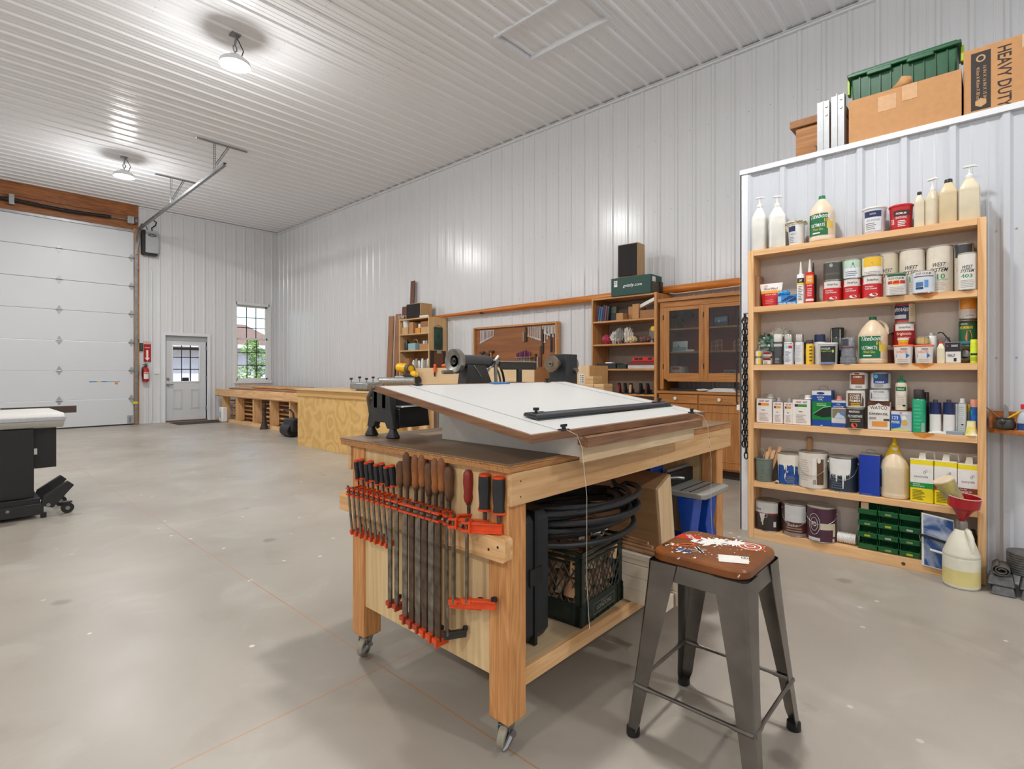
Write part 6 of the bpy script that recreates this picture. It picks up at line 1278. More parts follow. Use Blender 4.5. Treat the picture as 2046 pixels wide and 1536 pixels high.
for i, (a_, b2, nm, c_, txt, wd_) in enumerate(((1818, 1865, 'green', (16, 140, 60), ('Odorless', 'Mineral Spirits'), 0), (1866, 1912, 'brown', (130, 56, 34), ('Boiled', 'Linseed Oil'), 0), (1913, 1958, 'brown', (130, 56, 34), ('Pure Raw', 'Linseed Oil'), 0))):
    t, w_, h = I('fcan', 'solvent_can', 'yellow and white gallon tin with %s stripe, %s of three' % (nm, ('leftmost', 'middle', 'rightmost')[i]), 'tin', a_, b2, (922, 926, 932)[i]-4, 4, x=4.075, cyl=False, depth=.10, body=(238, 214, 20), spout=None, rr_=.012, top=(230, 226, 210), L=[('b', .44, .88, (230, 226, 222)), ('b', .34, .46, c_), ('t', 'sunnyside', .60, .08, (110, 110, 110), -.05, 1.2), ('r', .26, .71, .10, .03, BK, .03), ('r', .40, .74, .10, .03, BK, .03), ('t', txt[0], .43, .035, WT, -.45, .6), ('t', txt[1], .38, .04, WT, -.25, 1.0), ('l', .06, .30, 7, (120, 110, 20), -.8, .5)])
    p = MB(); p.prism([(-.018, h), (.018, h), (.016, h+.04), (-.010, h+.04)], 'y', -.02, -.004, plain((214, 206, 190), .5)); p.tube([(.0, 0, h), (.02, 0, h+.045), (.055, .0, h+.042), (.06, 0, h)], .005, plain((196, 190, 176), .4), n=6); build('spout_handle', p, t)
t, w_, h = I('none', 'cardboard_tube', 'short brown cardboard tube standing behind the white can', 'tube', 1608, 1627, 874, 4, x=4.205)
p = MB(); p.lathe([(.013, 0), (.018, 0), (.018, h), (.013, h)], plain((186, 142, 92), .7), n=20); t.location.x = 4.208; t.location.z = z4+.001; build('wall', p, t)
t = thing('foam_brush', 'foam brush with wooden handle lying on the fifth shelf edge beside the cup', 'brush', (4.08, on_x(1553, 4.08).y, z4+.001)); build('foam', MB().box(-.012, .03, -.012, .012, 0, .018, plain((196, 186, 166), .8)), t, .002); build('ferrule', MB().box(-.02, -.012, -.009, .009, .003, .014, TIN), t)
# --- bottom board
z5 = STOP[5]
I('can', 'paint_pail', 'black and cream gallon can with drips, leftmost on the bottom shelf', 'paint can', 1508, 1561, 998, 5, x=4.145, body=(44, 36, 34), bail=False, rim=TIN, L=[('b', .08, .55, (52, 42, 38), -.9, .9), ('b', .60, .97, (196, 192, 186)), ('b', .55, .62, (110, 44, 44)), ('r', .0, .55, .14, .09, (200, 200, 200), .03), ('b', .16, .34, (206, 206, 206), .6, .82), ('t', 'Aura', .74, .1, (60, 60, 120), -.6, .5)], drip=(-.5, .0, .6, .55, 4, (206, 204, 198)), turn=.1)
I('can', 'paint_pail', 'maroon and grey-white gallon can with wire handle, second on bottom shelf', 'paint can', 1563, 1618, 1004, 5, x=4.142, body=(84, 44, 40), bail=.85, L=[('b', .45, .97, (196, 196, 194), -.8, .9), ('b', .02, .12, (150, 130, 124)), ('t', 'Behr', .36, .1, (206, 196, 180), -.1, .8), ('l', .14, .3, 2, (150, 130, 110), -.6, .6)], turn=.1)
I('can', 'paint_pail', 'deep purple gallon can with round black emblem on the bottom shelf', 'paint can', 1611, 1672, 1010, 5, x=4.125, body=(74, 38, 56), lid=(160, 156, 144), bail=.5, L=[('b', .38, .56, (206, 196, 168), .0, 1.1), ('b', .18, .56, (200, 190, 160), .9, 1.15), ('o', -.42, .52, .44, .33, BK), ('r', -.42, .52, .42, .31, (210, 210, 200), .03), ('r', -.42, .52, .27, .20, (210, 210, 200), .03), ('t', 'PD', .52, .13, WT, -.42, .34), ('b', .04, .13, (200, 196, 192), -.9, .0), ('b', .03, .13, (190, 184, 180), .85, 1.05)], turn=.12)
t, w_, h = I('none', 'coil_of_tubing', 'white ribbed flexible duct lying on the bottom shelf', 'duct', 1672, 1713, 1040, 5, x=4.14, z=z5+.001)
for i in range(1):
    p = MB(); L_ = .105; pts = []; rs = []
    for k in range(49): pts.append((-L_/2+L_*k/48, 0, .036)); rs.append(.036 if (k // 3) % 2 == 0 else .031)
    p.tube(pts, rs, C_W, n=24); build('ribbed_duct', p, t)
# green bin rack
yb0, yb1 = on_x(1713, 4.085).y, on_x(1840, 4.085).y
t = thing('bin_rack', 'rack of twelve small green parts bins on the bottom shelf', 'bin rack', (4.15, (yb0+yb1)/2, z5+.001)); O = t.location
GB = plain((14, 104, 56), .4, var=.1); nB = 3; bw_ = (yb0-yb1)/nB; bh_ = .30/4
BD = plain((52, 44, 38), .6, var=.3)
p = MB(O); p.box(4.19, 4.215, yb1, yb0, z5+.001, z5+.300, plain((60, 62, 60), .6)); build('back_rail', p, t)
LB = [plain((206, 200, 190), .6), plain((196, 214, 60), .6), plain((150, 180, 110), .6)]
for r_ in range(4):
    for c_ in range(3):
        y0 = yb0-bw_*c_-.003; y1 = y0-bw_+.006; zb_ = z5+.004+bh_*r_; xf = 4.075
        p = MB(O)
        p.box(xf+.012, 4.188, y1, y0, zb_, zb_+.003, GB)
        for ya, yb_ in ((y1, y1+.003), (y0-.003, y0)):
            p.add([(xf, ya, zb_+.034), (xf+.012, ya, zb_), (4.188, ya, zb_), (4.188, ya, zb_+.066), (xf+.055, ya, zb_+.066), (xf+.03, ya, zb_+.034), (xf, yb_, zb_+.034), (xf+.012, yb_, zb_), (4.188, yb_, zb_), (4.188, yb_, zb_+.066), (xf+.055, yb_, zb_+.066), (xf+.03, yb_, zb_+.034)], [(0, 1, 2, 3, 4, 5), (11, 10, 9, 8, 7, 6)]+[(i, i+6, (i+1) % 6+6, (i+1) % 6) for i in range(6)], GB)
        p.add([(xf, y1, zb_+.034), (xf, y0, zb_+.034), (xf+.012, y0, zb_), (xf+.012, y1, zb_), (xf+.003, y1, zb_+.034), (xf+.003, y0, zb_+.034), (xf+.015, y0, zb_), (xf+.015, y1, zb_)], [(0, 1, 2, 3), (7, 6, 5, 4), (0, 4, 5, 1)], GB)
        p.box(xf-.002, xf+.002, y1-.001, y0+.001, zb_+.031, zb_+.036, GB); p.box(4.184, 4.188, y1, y0, zb_, zb_+.066, GB)
        bn = build('bin', p, t)
        p = MB(O); rg = random.Random(r_*7+c_)
        for k in range(14):
            s = rg.uniform(.004, .008); x = xf+.022+rg.random()*.05; y = y1+.012+rg.random()*(bw_-.032); z = zb_+.012+rg.random()*.012
            p.T((x, y, z), (rg.random()*3, rg.random()*3, 0)); p.box(-s, s, -s*.7, s*.7, -s*.6, s*.6, (BD, plain((110, 70, 50), .5), plain((90, 86, 82), .4, metal=.6))[k % 3])
        p.T(); build('contents', p, bn)
        if (r_, c_) not in ((3, 2), (0, 0), (3, 0)):
            p = MB(O); ym = (y0+y1)/2; p.add([(xf+.0035, ym-.016, zb_+.022), (xf+.0035, ym+.016, zb_+.022), (xf+.0085, ym+.016, zb_+.008), (xf+.0085, ym-.016, zb_+.008)], [(0, 1, 2, 3)], LB[(r_+c_*2) % 3]); p.v = [v+Vector((-.0016, 0, 0)) for v in p.v]; build('label', p, bn)
one('drawer_card', MB().box(4.078, 4.084, on_x(1735, 4.085).y-.002, on_x(1722, 4.085).y+.004, z5+.262, z5+.305, plain((206, 170, 140), .6)), 'tan card sticking out of the top left green bin', 'card')
# blue brochure pad hung in front with a clip and wire
ya, yb_ = on_x(1842, 4.055).y, on_x(1892, 4.055).y
m_, nt, b = _base('blue_sky_print'); tc = N(nt, 'ShaderNodeTexCoord')
cc = ramp(noise(9, 3, .8).outputs['Fac'], .40, lin((38, 78, 140)), .68, lin((210, 220, 232))); nt.links.new(cc.outputs[0], b.inputs['Base Color']); b.inputs['Roughness'].default_value = .35
t = thing('calendar', 'blue and white picture calendar leaning against the front of the bottom shelves', 'calendar', (4.055, (ya+yb_)/2, .0)); O = t.location
p = MB(O); p.add([(4.048, ya, .05), (4.048, yb_-.03, .035), (4.052, yb_-.03, .345), (4.052, ya+.002, .365), (4.056, ya, .05), (4.056, yb_-.03, .035), (4.058, yb_-.03, .345), (4.058, ya+.002, .365)], [(0, 1, 2, 3), (7, 6, 5, 4), (0, 4, 5, 1), (1, 5, 6, 2), (2, 6, 7, 3), (3, 7, 4, 0)], C_W); build('pages', p, t)
p = MB(O); p.add([(4.0472, ya-.012, .054), (4.0472, yb_-.028, .041), (4.0512, yb_-.028, .338), (4.0512, ya-.006, .357)], [(0, 1, 2, 3)], m_); build('cover_picture', p, t)
t = thing('squeegee', 'black handled strip with white grip and wire across the calendar', 'paint roller', (4.04, (ya+yb_)/2, .2)); O = t.location
p = MB(O); p.tube([(4.038, ya+.012, .235), (4.038, yb_-.0, .21)], .008, C_K, n=6); build('bar', p, t)
p = MB(O); p.tube([(4.036, ya+.012, .23), (4.034, ya+.005, .2), (4.034, ya-.04, .155)], .0018, TIN, n=5); build('wire', p, t)
p = MB(O); p.tube([(4.034, ya-.04, .155), (4.034, yb_-.01, .14)], .007, C_W, n=10); build('grip', p, t)
t, w_, h = I('none', 'dark_bottle', 'dark grimy bottle in the right corner of bottom shelf', 'bottle', 1936, 1952, 1040, 5, x=4.15)
p = MB(); p.lathe([(0, 0), (.03, 0), (.03, .16), (.012, .2), (.012, .22), (0, .22)], plain((60, 50, 42), .4, var=.3), n=18); build('body', p, t)
# --- on the floor in front: jug with red funnel and upturned pot
jb = on_z(1930, 1172); jb = Vector((jb.x+.0, jb.y, 0)); 
r_ = .5*(1970-1891)*(_S*jb.x+_C*jb.y)/FPX*cos(math.atan(907/FPX)); 
t = thing('solvent_jug', 'large cloudy plastic jug of yellowish liquid on floor with a red funnel', 'jug', (jb.x, jb.y+.02, .0005), -pi/2-.5)
JH = .345
jm = milky((222, 218, 200))
p = MB(); p.lathe([(0, 0), (r_*.9, 0), (r_*.99, .01), (r_, .02), (r_, .165), (r_*.97, .172), (r_, .18), (r_*.98, .19), (r_*.62, .275), (r_*.30, .325), (r_*.26, .33), (r_*.26, JH), (0, JH)], jm, n=44); build('body', p, t)
p = MB(); p.lathe([(r_*1.002, .022), (r_*1.002, .105)], milky((222, 208, 140)), n=44); p.f = p.f[:44]; p.m = p.m[:44]; build('contents', p, t)
p = MB(); p.tube([(r_*.3, 0, .325), (r_*.5, -.01, .32), (r_*.72, -.02, .285), (r_*.78, -.02, .21)], [.011, .013, .014, .013], jm, n=10); build('handle', p, t)
p = MB(); p.lathe([(r_*.32, .322), (r_*.34, .33), (r_*.33, .36), (r_*.30, .372)], plain((150, 146, 140), .3, metal=.8, bump=.5, scale=40), n=20); build('foil_wrap', p, t)
tf = thing('red_funnel', 'red plastic funnel standing in the floor jug', 'funnel', (jb.x, jb.y+.02, .355), -pi/2-.5, rot=(.0, 0.10, -pi/2-.5))
p = MB(); RDF = plain((166, 26, 34), .3); p.lathe([(.012, 0), (.016, .03), (.05, .085), (.072, .10), (.076, .155), (.079, .157), (.079, .160), (.074, .160), (.069, .105), (.046, .088), (.012, .034), (.008, .0)], RDF, n=34); build('bowl', p, tf)
p = MB(); p.tube([(.0765*cos(2*pi*i/30), .0765*sin(2*pi*i/30), .158) for i in range(30)], .003, plain((222, 180, 176), .4), n=8, closed=True); build('rim', p, tf)
m_ = MB(); PCM = splat((150, 142, 116), (196, 180, 90), 18, .5, .2, .5, name='drippy_cup'); m_.lathe([(0, 0), (.040, 0), (.050, .12), (.051, .124), (0, .126)], PCM, n=30); m_.lathe([(.0515, .118), (.052, .126), (.049, .130), (0, .128)], plain((222, 204, 176), .5), n=30)
one('paint_cup', m_, 'dirty paint cup resting tilted inside the red funnel', 'cup', loc=(jb.x+.005, jb.y+.045, .485), rot=(-.45, -.2, 0))
# ================================================================ along the long wall
OAKx = wood((178, 122, 68), (212, 156, 100), 'x', 1.4, .4, 1.1, 'oak'); OAKy = wood((178, 122, 68), (212, 156, 100), 'y', 1.4, .4, 1.1, 'oak'); OAKz = wood((178, 122, 68), (212, 156, 100), 'z', 1.4, .4, 1.1, 'oak')
HUTy = wood((158, 98, 42), (190, 128, 66), 'y', 1.2, .4, 1.0, 'hutch_oak'); HUTz = wood((158, 98, 42), (190, 128, 66), 'z', 1.2, .4, 1.0, 'hutch_oak')
BIRz = wood((206, 164, 112), (222, 184, 134), 'z', 1, .5, .8, 'birch_case'); BIRy = wood((206, 164, 112), (222, 184, 134), 'y', 1, .5, .8, 'birch_case')
CARD = plain((188, 138, 90), .75, var=.05); CARD2 = plain((160, 112, 70), .75, var=.08); CARD3 = plain((206, 168, 120), .75, var=.05)
def case(name, label, y0, y1, zt_, shelves, mz, my, back, x0=6.08, x1=6.5, th_=.022, zbot=0, face=.0):
    t = thing(name, label, 'bookcase', (x0, (y0+y1)/2, zbot)); O = t.location
    for a, b_ in ((y0, y0+th_), (y1-th_, y1)):
        p = MB(O); p.box(x0, x1, a, b_, zbot, zt_, mz); build('side_panel', p, t, .002)
    p = MB(O); p.box(x0, x1, y0+th_, y1-th_, zt_-th_, zt_, my); build('top_panel', p, t, .001)
    for z in shelves:
        p = MB(O); p.box(x0+.004, x1-.01, y0+th_, y1-th_, z-th_, z, my); build('shelf', p, t, .001)
    p = MB(O); p.box(x1-.008, x1, y0+th_, y1-th_, zbot, zt_-th_, back); build('back_panel', p, t)
    return t
t = case('bookcase', 'tall oak bookcase beside the glass-fronted hutch, grey machine on top', 3.112, 4.075, 2.205, [.93, 1.255, 1.585, 1.895], OAKz, OAKy, plain((170, 156, 142), .7))
p = MB(t.location); p.tube([(6.075, 3.118, 0), (6.075, 3.118, 2.205)], .022, OAKz, n=12); build('corner_post', p, t)
t = case('bookcase', 'tall birch bookcase in the distance with a speaker on top', 7.575, 8.49, 2.215, [.95, 1.27, 1.62, 1.93], BIRz, BIRy, wood((176, 130, 84), (196, 150, 100), 'z', 1, .5, .8, 'birch_back'))
def sb(y0, y1, z, h, m, name, label, cat, x=6.12, d=.2, group=None, bevel=.002, rz=0):
    """box item on a wall shelf"""
    cx, cy = x+d/2, (y0+y1)/2
    return one(name, MB().box(-d/2, d/2, -(y1-y0)/2, (y1-y0)/2, 0, h, m), label, cat, group, bevel, (cx, cy, z+.0008), rz)
def sx(px, x=6.1): return on_x(px, x).y
# --- what stands in the birch bookcase
sb(8.26, 8.44, 1.93, .13, CARD3, 'cardboard_box', 'pale carton at the left of top shelf, birch bookcase', 'box'); sb(8.10, 8.22, 1.93, .22, CARD, 'cardboard_box', 'tall brown carton on the top shelf, birch bookcase', 'box')
sb(7.63, 7.86, 1.93, .11, CARD3, 'cardboard_box', 'squat taped carton on the top shelf right, birch bookcase', 'box'); sb(7.64, 7.87, 2.042, .10, CARD2, 'cardboard_box', 'taped carton topmost at right, birch bookcase', 'box')
sb(7.89, 8.03, 1.93, .10, col((226, 150, 40)), 'orange_box', 'small orange box with white jar above, birch bookcase', 'box'); m_ = MB(); m_.lathe([(0, 0), (.045, 0), (.045, .08), (0, .08)], C_W, n=18); one('jar', m_, 'white jar on the small orange box', 'jar', loc=(6.2, 7.97, 2.032))
m_ = MB(); m_.lathe([(0, 0), (.06, 0), (.07, .14), (.072, .16), (0, .16)], C_W, n=20); m_.lathe([(.073, .14), (.073, .165), (0, .165)], col((110, 160, 170)), n=20); one('plastic_tub', m_, 'white tub with teal lid on the pale carton, birch bookcase', 'tub', loc=(6.18, 8.38, 2.062))
m_ = MB(); m_.lathe([(0, 0), (.05, 0), (.05, .14), (.02, .19), (.02, .22), (0, .22)], C_K, n=18); one('black_bottle', m_, 'black bottle at the left of second shelf, birch bookcase', 'bottle', loc=(6.17, 8.35, 1.621))
t = thing('metal_toolbox', 'pale blue metal box with wire carry handle, birch bookcase', 'toolbox', (6.2, 8.13, 1.6208)); build('body', MB().box(-.09, .09, -.11, .11, 0, .13, col((150, 186, 190))), t, .004); build('handle', MB().tube([(0, -.09, .13), (0, -.05, .2), (0, .05, .2), (0, .09, .13)], .008, M_GALV), t)
sb(7.64, 7.9, 1.62, .11, CARD, 'wooden_box', 'low wooden box at the right of second shelf, birch bookcase', 'box')
for i in range(3): m_ = MB(); m_.lathe([(0, 0), (.028, 0), (.028, .06), (0, .06)], (C_W, TIN, C_W)[i], n=14); one('small_jar', m_, 'tiny %s jar on the low wooden box, birch bookcase' % ('leftmost', 'middle', 'rightmost')[i], 'jar', loc=(6.2, 7.86-.08*i, 1.732))
sb(8.22, 8.42, 1.27, .2, CARD2, 'cardboard_box', 'brown carton at the left of third shelf, birch bookcase', 'box')
for i in range(6): m_ = MB(); r_ = .03+.006*(i % 3); m_.lathe([(0, 0), (r_, 0), (r_, .12+.03*(i % 2)), (r_*.5, .16+.03*(i % 2)), (0, .17+.03*(i % 2))], (C_W, plain((150, 144, 130), .5), TIN)[i % 3], n=16); one('spray_bottle', m_, 'row of pale bottles on the third shelf of birch bookcase', 'bottle', 'bottles on the third shelf of the birch bookcase', loc=(6.17, 8.14-.088*i, 1.271))
# speaker on top, small things
def speaker(t, w_, d_, h, g):
    build('cabinet', MB().box(-w_/2, w_/2, -d_/2+.02, d_/2, 0, h, wood((176, 138, 92), (196, 158, 112), 'z', 1.2, .5, .8, 'speaker_veneer')), t, .003)
    p = MB(); n = 10
    p.grid(lambda a, b_: ((a-.5)*(w_-.03), -d_/2+.02-.028*sin(pi*a), .015+b_*(h-.03)), n, 1, plain((34, 30, 30), .8)); p.grid(lambda a, b_: ((a-.5)*(w_-.03), -d_/2+.019-.028*sin(pi*a)*b_, h-.015) if g else (0, 0, 0), n, 1, plain((34, 30, 30), .8)); p.box(-w_/2+.012, w_/2-.012, -d_/2+.006, -d_/2+.02, .012, h-.012, plain((34, 30, 30), .8)); build('grille', p, t)
y0, y1 = on_x(811, 6.12).y, on_x(838, 6.12).y
t = thing('speaker', 'wooden loudspeaker lying sideways on top of the birch bookcase', 'speaker', (6.27, (y0+y1)/2, 2.216), -pi/2); speaker(t, y0-y1, .30, .285, 1)
sb(8.36, 8.62-.1, 2.215, .08, splat((120, 90, 70), (200, 186, 170), 20, .5, .1, .5, name='parts_bag'), 'plastic_bag', 'small bag of brown parts at left of the far speaker', 'bag', x=6.09, d=.1, bevel=.01)
sb(7.62, 7.86, 2.215, .035, C_W, 'small_boxes', 'row of tiny white boxes in front of the far speaker', 'box', x=6.085, d=.03)
# hanging things on the side of the birch bookcase (faces -Y at Y = 7.575)
def fy(px, y=7.57): return on_y(px, y).x
t = thing('hanging_card', 'dark green hanging card with a cord on the birch bookcase side', 'wall hanging', (fy(874), 7.57, 2.0)); O = t.location
p = MB(O); p.box(fy(867), fy(884), 7.56, 7.568, 1.62, 2.03, splat((24, 52, 44), (40, 80, 66), 8, .5, .1, .5, name='green_card')); build('card', p, t)
p = MB(O); p.tube([(fy(868), 7.565, 2.03), (fy(875.5), 7.565, 2.075), (fy(883), 7.565, 2.03)], .003, C_K, n=4); build('cord', p, t)
t = thing('clipboard', 'brown clipboard with metal clip hung on the birch bookcase side', 'clipboard', (fy(875), 7.57, 1.4)); O = t.location
p = MB(O); p.box(fy(859), fy(890), 7.558, 7.566, 1.28, 1.60, plain((54, 42, 34), .5)); build('backing', p, t)
p = MB(O); p.box(fy(866), fy(884), 7.548, 7.557, 1.24, 1.58, plain((110, 66, 36), .5)); build('board', p, t)
p = MB(O); p.box(fy(871), fy(880), 7.54, 7.547, 1.55, 1.60, TIN); build('clip', p, t)
# --- what stands in the oak bookcase
yL = 4.05
for i in range(6):
    cx_ = [(90, 40, 44), (60, 90, 130), (70, 100, 140), (40, 60, 90), (120, 60, 60), (50, 60, 70)][i]
    one('book', MB().box(-.07, .08, -.013, .013, 0, .22-.01*(i % 3), col(cx_)), ('thin maroon book, leftmost', 'slate blue book, second', 'blue book, third', 'navy book, fourth', 'reddish book, fifth', 'dark grey book, sixth')[i]+' on the top shelf of the oak bookcase', 'book', 'books on the top shelf of the oak bookcase', .001, (6.2, 4.03-.034*i, 1.898), 0, rot=(.13, 0, 0))
t = thing('black_camera_gear', 'cluster of dark small devices between the books and cartons', 'equipment', (6.2, 3.78, 1.897)); m_ = MB(); m_.box(-.04, .04, -.05, .04, 0, .1, C_K); build('lower_case', m_, t, .004); build('upper_case', MB().box(-.03, .03, -.04, .045, .1, .19, plain((70, 78, 56), .5)), t, .004)
sb(3.60, 3.70, 1.897, .09, CARD, 'cardboard_box', 'small carton with ribbon mark, oak bookcase top shelf', 'box', x=6.1, d=.12); sb(3.50, 3.60, 1.897, .18, CARD, 'cardboard_box', 'square carton behind the small one, oak bookcase top shelf', 'box', x=6.24, d=.12)
sb(3.37, 3.46, 1.897, .19, CARD, 'cardboard_box', 'tall narrow carton in the middle of oak bookcase top shelf', 'box', x=6.1); sb(3.14, 3.35, 1.897, .10, CARD2, 'cardboard_box', 'low carton at the right of oak bookcase top shelf', 'box', x=6.1)
one('white_board_strip', MB().box(-.06, .06, -.17, .17, 0, .02, C_W), 'thin white strip lying under the dark devices on the oak bookcase', 'strip', loc=(6.17, 3.66, 1.8957)) if False else None
m_ = MB(); m_.box(-.05, .05, -.14, .14, -.03, .03, C_W); one('white_carton', m_, 'white box in clear wrap tilted on top of the low carton', 'box', bevel=.004, loc=(6.18, 3.28, 2.085), rot=(-.3, 0, 0)) if False else None
one('white_carton', MB().box(-.05, .05, -.12, .11, -.022, .022, C_W), 'long white carton tilted on top of the low brown carton', 'box', bevel=.004, loc=(6.18, 3.28, 2.09), rot=(-.38, 0, 0))
rg = random.Random(21)
for i, (px, c_, rx, rz_, nm) in enumerate(((1205, (190, 60, 96), .05, .06, 'pink respirator filter pair'), (1220, (200, 196, 188), .06, .08, 'grey respirator mask'), (1232, (150, 144, 140), .05, .1, 'crumpled grey bag'), (1246, (206, 198, 188), .06, .1, 'pale crumpled bag'), (1256, (222, 204, 168), .06, .045, 'cream dust mask'), (1280, (120, 84, 80), .08, .04, 'brown leather glove'))):
    m_ = MB(); m_.blob((0, 0, 0), .06, rx, rz_, plain(c_, .6, var=.2, scale=14), .3, 5, 14, i); one(('respirator', 'respirator', 'cloth_bag', 'cloth_bag', 'dust_mask', 'work_glove')[i], m_, nm+' on the second shelf of the oak bookcase', ('mask', 'mask', 'bag', 'bag', 'mask', 'glove')[i], loc=(6.19+.03*(i % 2), sx(px), 1.587+rz_*1.12))
one('pale_card', MB().box(0, .01, -.11, .11, 0, .2, plain((206, 200, 196), .6)), 'pale card leaning at the back of the second oak shelf', 'panel', loc=(6.40, 3.28, 1.586), rot=(0, .1, 0))
t = thing('cordless_drill', 'yellow and black drill standing at the right of second oak shelf', 'drill', (6.17, 3.165, 1.586)); build('battery', MB().box(-.04, .04, -.03, .03, 0, .05, C_K), t, .004); build('grip', MB().box(-.018, .018, -.018, .018, .05, .14, C_K), t, .004); build('motor', MB().cyl((-.09, 0, .17), (.06, 0, .17), .03, col((226, 180, 30)), n=16), t)
sb(3.72, 4.02, 1.255, .07, plain((34, 38, 46), .5), 'tool_case', 'flat dark tool case at the left of third oak shelf', 'case'); sb(3.78, 3.88, 1.327, .018, C_W, 'label_strip', 'pale strip lying on the flat dark case', 'strip', d=.06)
sb(3.56, 3.70, 1.255, .06, plain((30, 44, 38), .5), 'tool_case', 'small dark green case beside the flat dark case', 'case')
sb(3.15, 3.54, 1.255, .045, milky((206, 200, 196)), 'parts_organiser', 'clear parts organiser under the brown and red cases', 'organiser'); sb(3.15, 3.54, 1.302, .045, plain((110, 44, 34), .4), 'tool_case', 'dark brown flat case on the clear organiser', 'case'); 
t = thing('red_case', 'bright red flat case topmost on the third oak shelf', 'case', (6.22, 3.32, 1.349)); build('shell', MB().box(-.09, .09, -.16, .16, 0, .05, col((224, 26, 22))), t, .006); 
for y in (-.09, .04, .1): build('latch', MB().box(-.094, -.09, y-.025, y+.025, .02, .045, C_K), t)
for i, px in enumerate((1232, 1244, 1256, 1276, 1290)):
    t = thing('hand_plane', ('small red-handled tool at left of the planes', 'black bench plane, second from the left', 'bench plane with a pale wooden block', 'black plane with dark tote, near the right', 'black plane at the right end')[i]+' on the oak bookcase', 'hand plane', (6.18, sx(px), .9308), .3-.1*i)
    build('sole', MB().box(-.10, .10, -.025, .025, 0, .012, plain((60, 60, 62), .4, metal=.6)), t, .002)
    p = MB(); p.prism([(-.06, .012), (-.03, .012), (-.01, .10), (-.03, .12), (-.055, .10)], 'y', -.012, .012, (col((140, 30, 26)), C_K, CARD3, C_K, plain((60, 30, 22), .4))[i]); build('tote', p, t, .004)
    p = MB(); p.prism([(-.01, .012), (.02, .012), (-.02, .14), (-.035, .135)], 'y', -.02, .02, plain((50, 50, 54), .35, metal=.5)); p.lathe([(.012, .012), (.010, .03), (.016, .05), (0, .06)], plain((60, 30, 22), .4), c=(.06, 0), n=12); build('iron', p, t)
# grey-green air filter with web address, and speaker on top
ya, yb_ = on_x(1221, 6.06).y, on_x(1300, 6.06).y
t = thing('air_filter', 'dark green metal air filter box with white lettering on oak bookcase', 'air filter', (6.06, (ya+yb_)/2, 2.206), -pi/2); wd = ya-yb_
AFG = plain((16, 66, 58), .45)
p = MB(); p.box(-wd/2, wd/2, .001, .30, 0, .235, AFG); build('cabinet', p, t, .003)
q = flat_map(0); p = MB(); p.text(q, 'grizzly.com', .03, .12, .27, .05, C_W, .0008, .25); build('lettering', p, t)
p = MB(); p.patch(q, -wd/2+.045, -wd/2+.095, .16, .20, C_W, .0008, 1); p.patch(q, -wd/2+.045, -wd/2+.095, .12, .155, C_W, .0008, 1); p.disc(q, -wd/2+.07, .18, .015, .012, col((190, 150, 130)), .0012); build('warning_labels', p, t)
p = MB(); p.box(wd/2, wd/2+.004, .04, .25, .02, .14, plain((90, 80, 66), .6, var=.3)); p.box(wd/2, wd/2+.005, .04, .12, .15, .21, C_W); p.box(wd/2, wd/2+.02, .22, .29, .03, .16, C_K); build('side_grille', p, t)
t = thing('speaker', 'upright wooden loudspeaker with black grille on the green air filter', 'speaker', (6.17, on_x(1252, 6.06).y, 2.443), -pi/2+.05); speaker(t, .285, .22, .43, 0)
# --- glass fronted hutch
HX_, HB = 6.06, 6.5
yA, yB_ = 3.055, 1.60
t = thing('china_hutch', 'oak hutch with glass doors above drawers, red-painted inside', 'hutch', (6.06, (yA+yB_)/2, 0)); O = t.location
REDI = splat((158, 44, 42), (184, 60, 54), 4, .5, .25, .6, name='red_paint')
for a, b_ in ((yA-.03, yA), (yB_, yB_+.03)): p = MB(O); p.box(HX_+.02, HB, a, b_, .08, 2.10, HUTz); build('side_panel', p, t)
p = MB(O); p.box(HX_-.03, HB, yB_, yA+.02, 2.07, 2.11, HUTy); p.box(HX_+.0, HX_+.022, yB_, yA, 2.0, 2.07, HUTy); build('cornice', p, t, .003)
p = MB(O); p.box(HB-.01, HB, yB_+.03, yA-.03, 1.1, 2.05, REDI); build('back_panel', p, t)
g = [(on_x(1337, HX_).y, on_x(1396, HX_).y), (on_x(1416, HX_).y, on_x(1484, HX_).y)]
zb_, zt_ = 1.20, 1.985; ds = [(on_x(1326, HX_).y, on_x(1406, HX_).y), (on_x(1406, HX_).y-.002, on_x(1406, HX_).y-.56)]
g[1] = (g[1][0], ds[1][1]+.075)
p = MB(O); p.box(HX_, HX_+.022, ds[0][0]+.002, yA, 1.0, 2.0, HUTz); p.box(HX_, HX_+.022, yB_, ds[1][1]-.002, 1.0, 2.0, HUTz); build('stile', p, t, .002)
for (a, b_), (ga, gb) in zip(ds, g):
    p = MB(O)
    p.box(HX_, HX_+.022, ga, a, 1.13, 1.998, HUTz); p.box(HX_, HX_+.022, b_, gb, 1.13, 1.998, HUTz); p.box(HX_, HX_+.022, gb, ga, 1.13, zb_, HUTy); p.box(HX_, HX_+.022, gb, ga, zt_-.03, 1.998, HUTy)
    dd = build('door', p, t, .002)
    build('pane', MB(O).box(HX_+.010, HX_+.013, gb, ga, zb_, zt_-.03, glassy((236, 238, 236), .045)), dd)
    for z in (1.25, 1.85): build('hinge', MB(O).box(HX_-.006, HX_, a-.002, a+.01, z, z+.06, C_K), dd)
for z in (1.46, 1.74): p = MB(O); p.box(HX_+.03, HB-.01, yB_+.03, yA-.03, z-.018, z, HUTy); build('shelf', p, t)
p = MB(O); p.box(HX_+.024, HB-.01, yB_+.03, yA-.03, 1.13, 1.15, HUTy); p.prism([(1.13, .0), ] * 0 or [(yB_+.03, 1.10), (yA-.1, 1.10), (yA-.09, 1.115), (yA-.06, 1.13), (yB_+.03, 1.13)], 'x', HX_+.002, HX_+.02, HUTy); build('lower_rail', p, t)
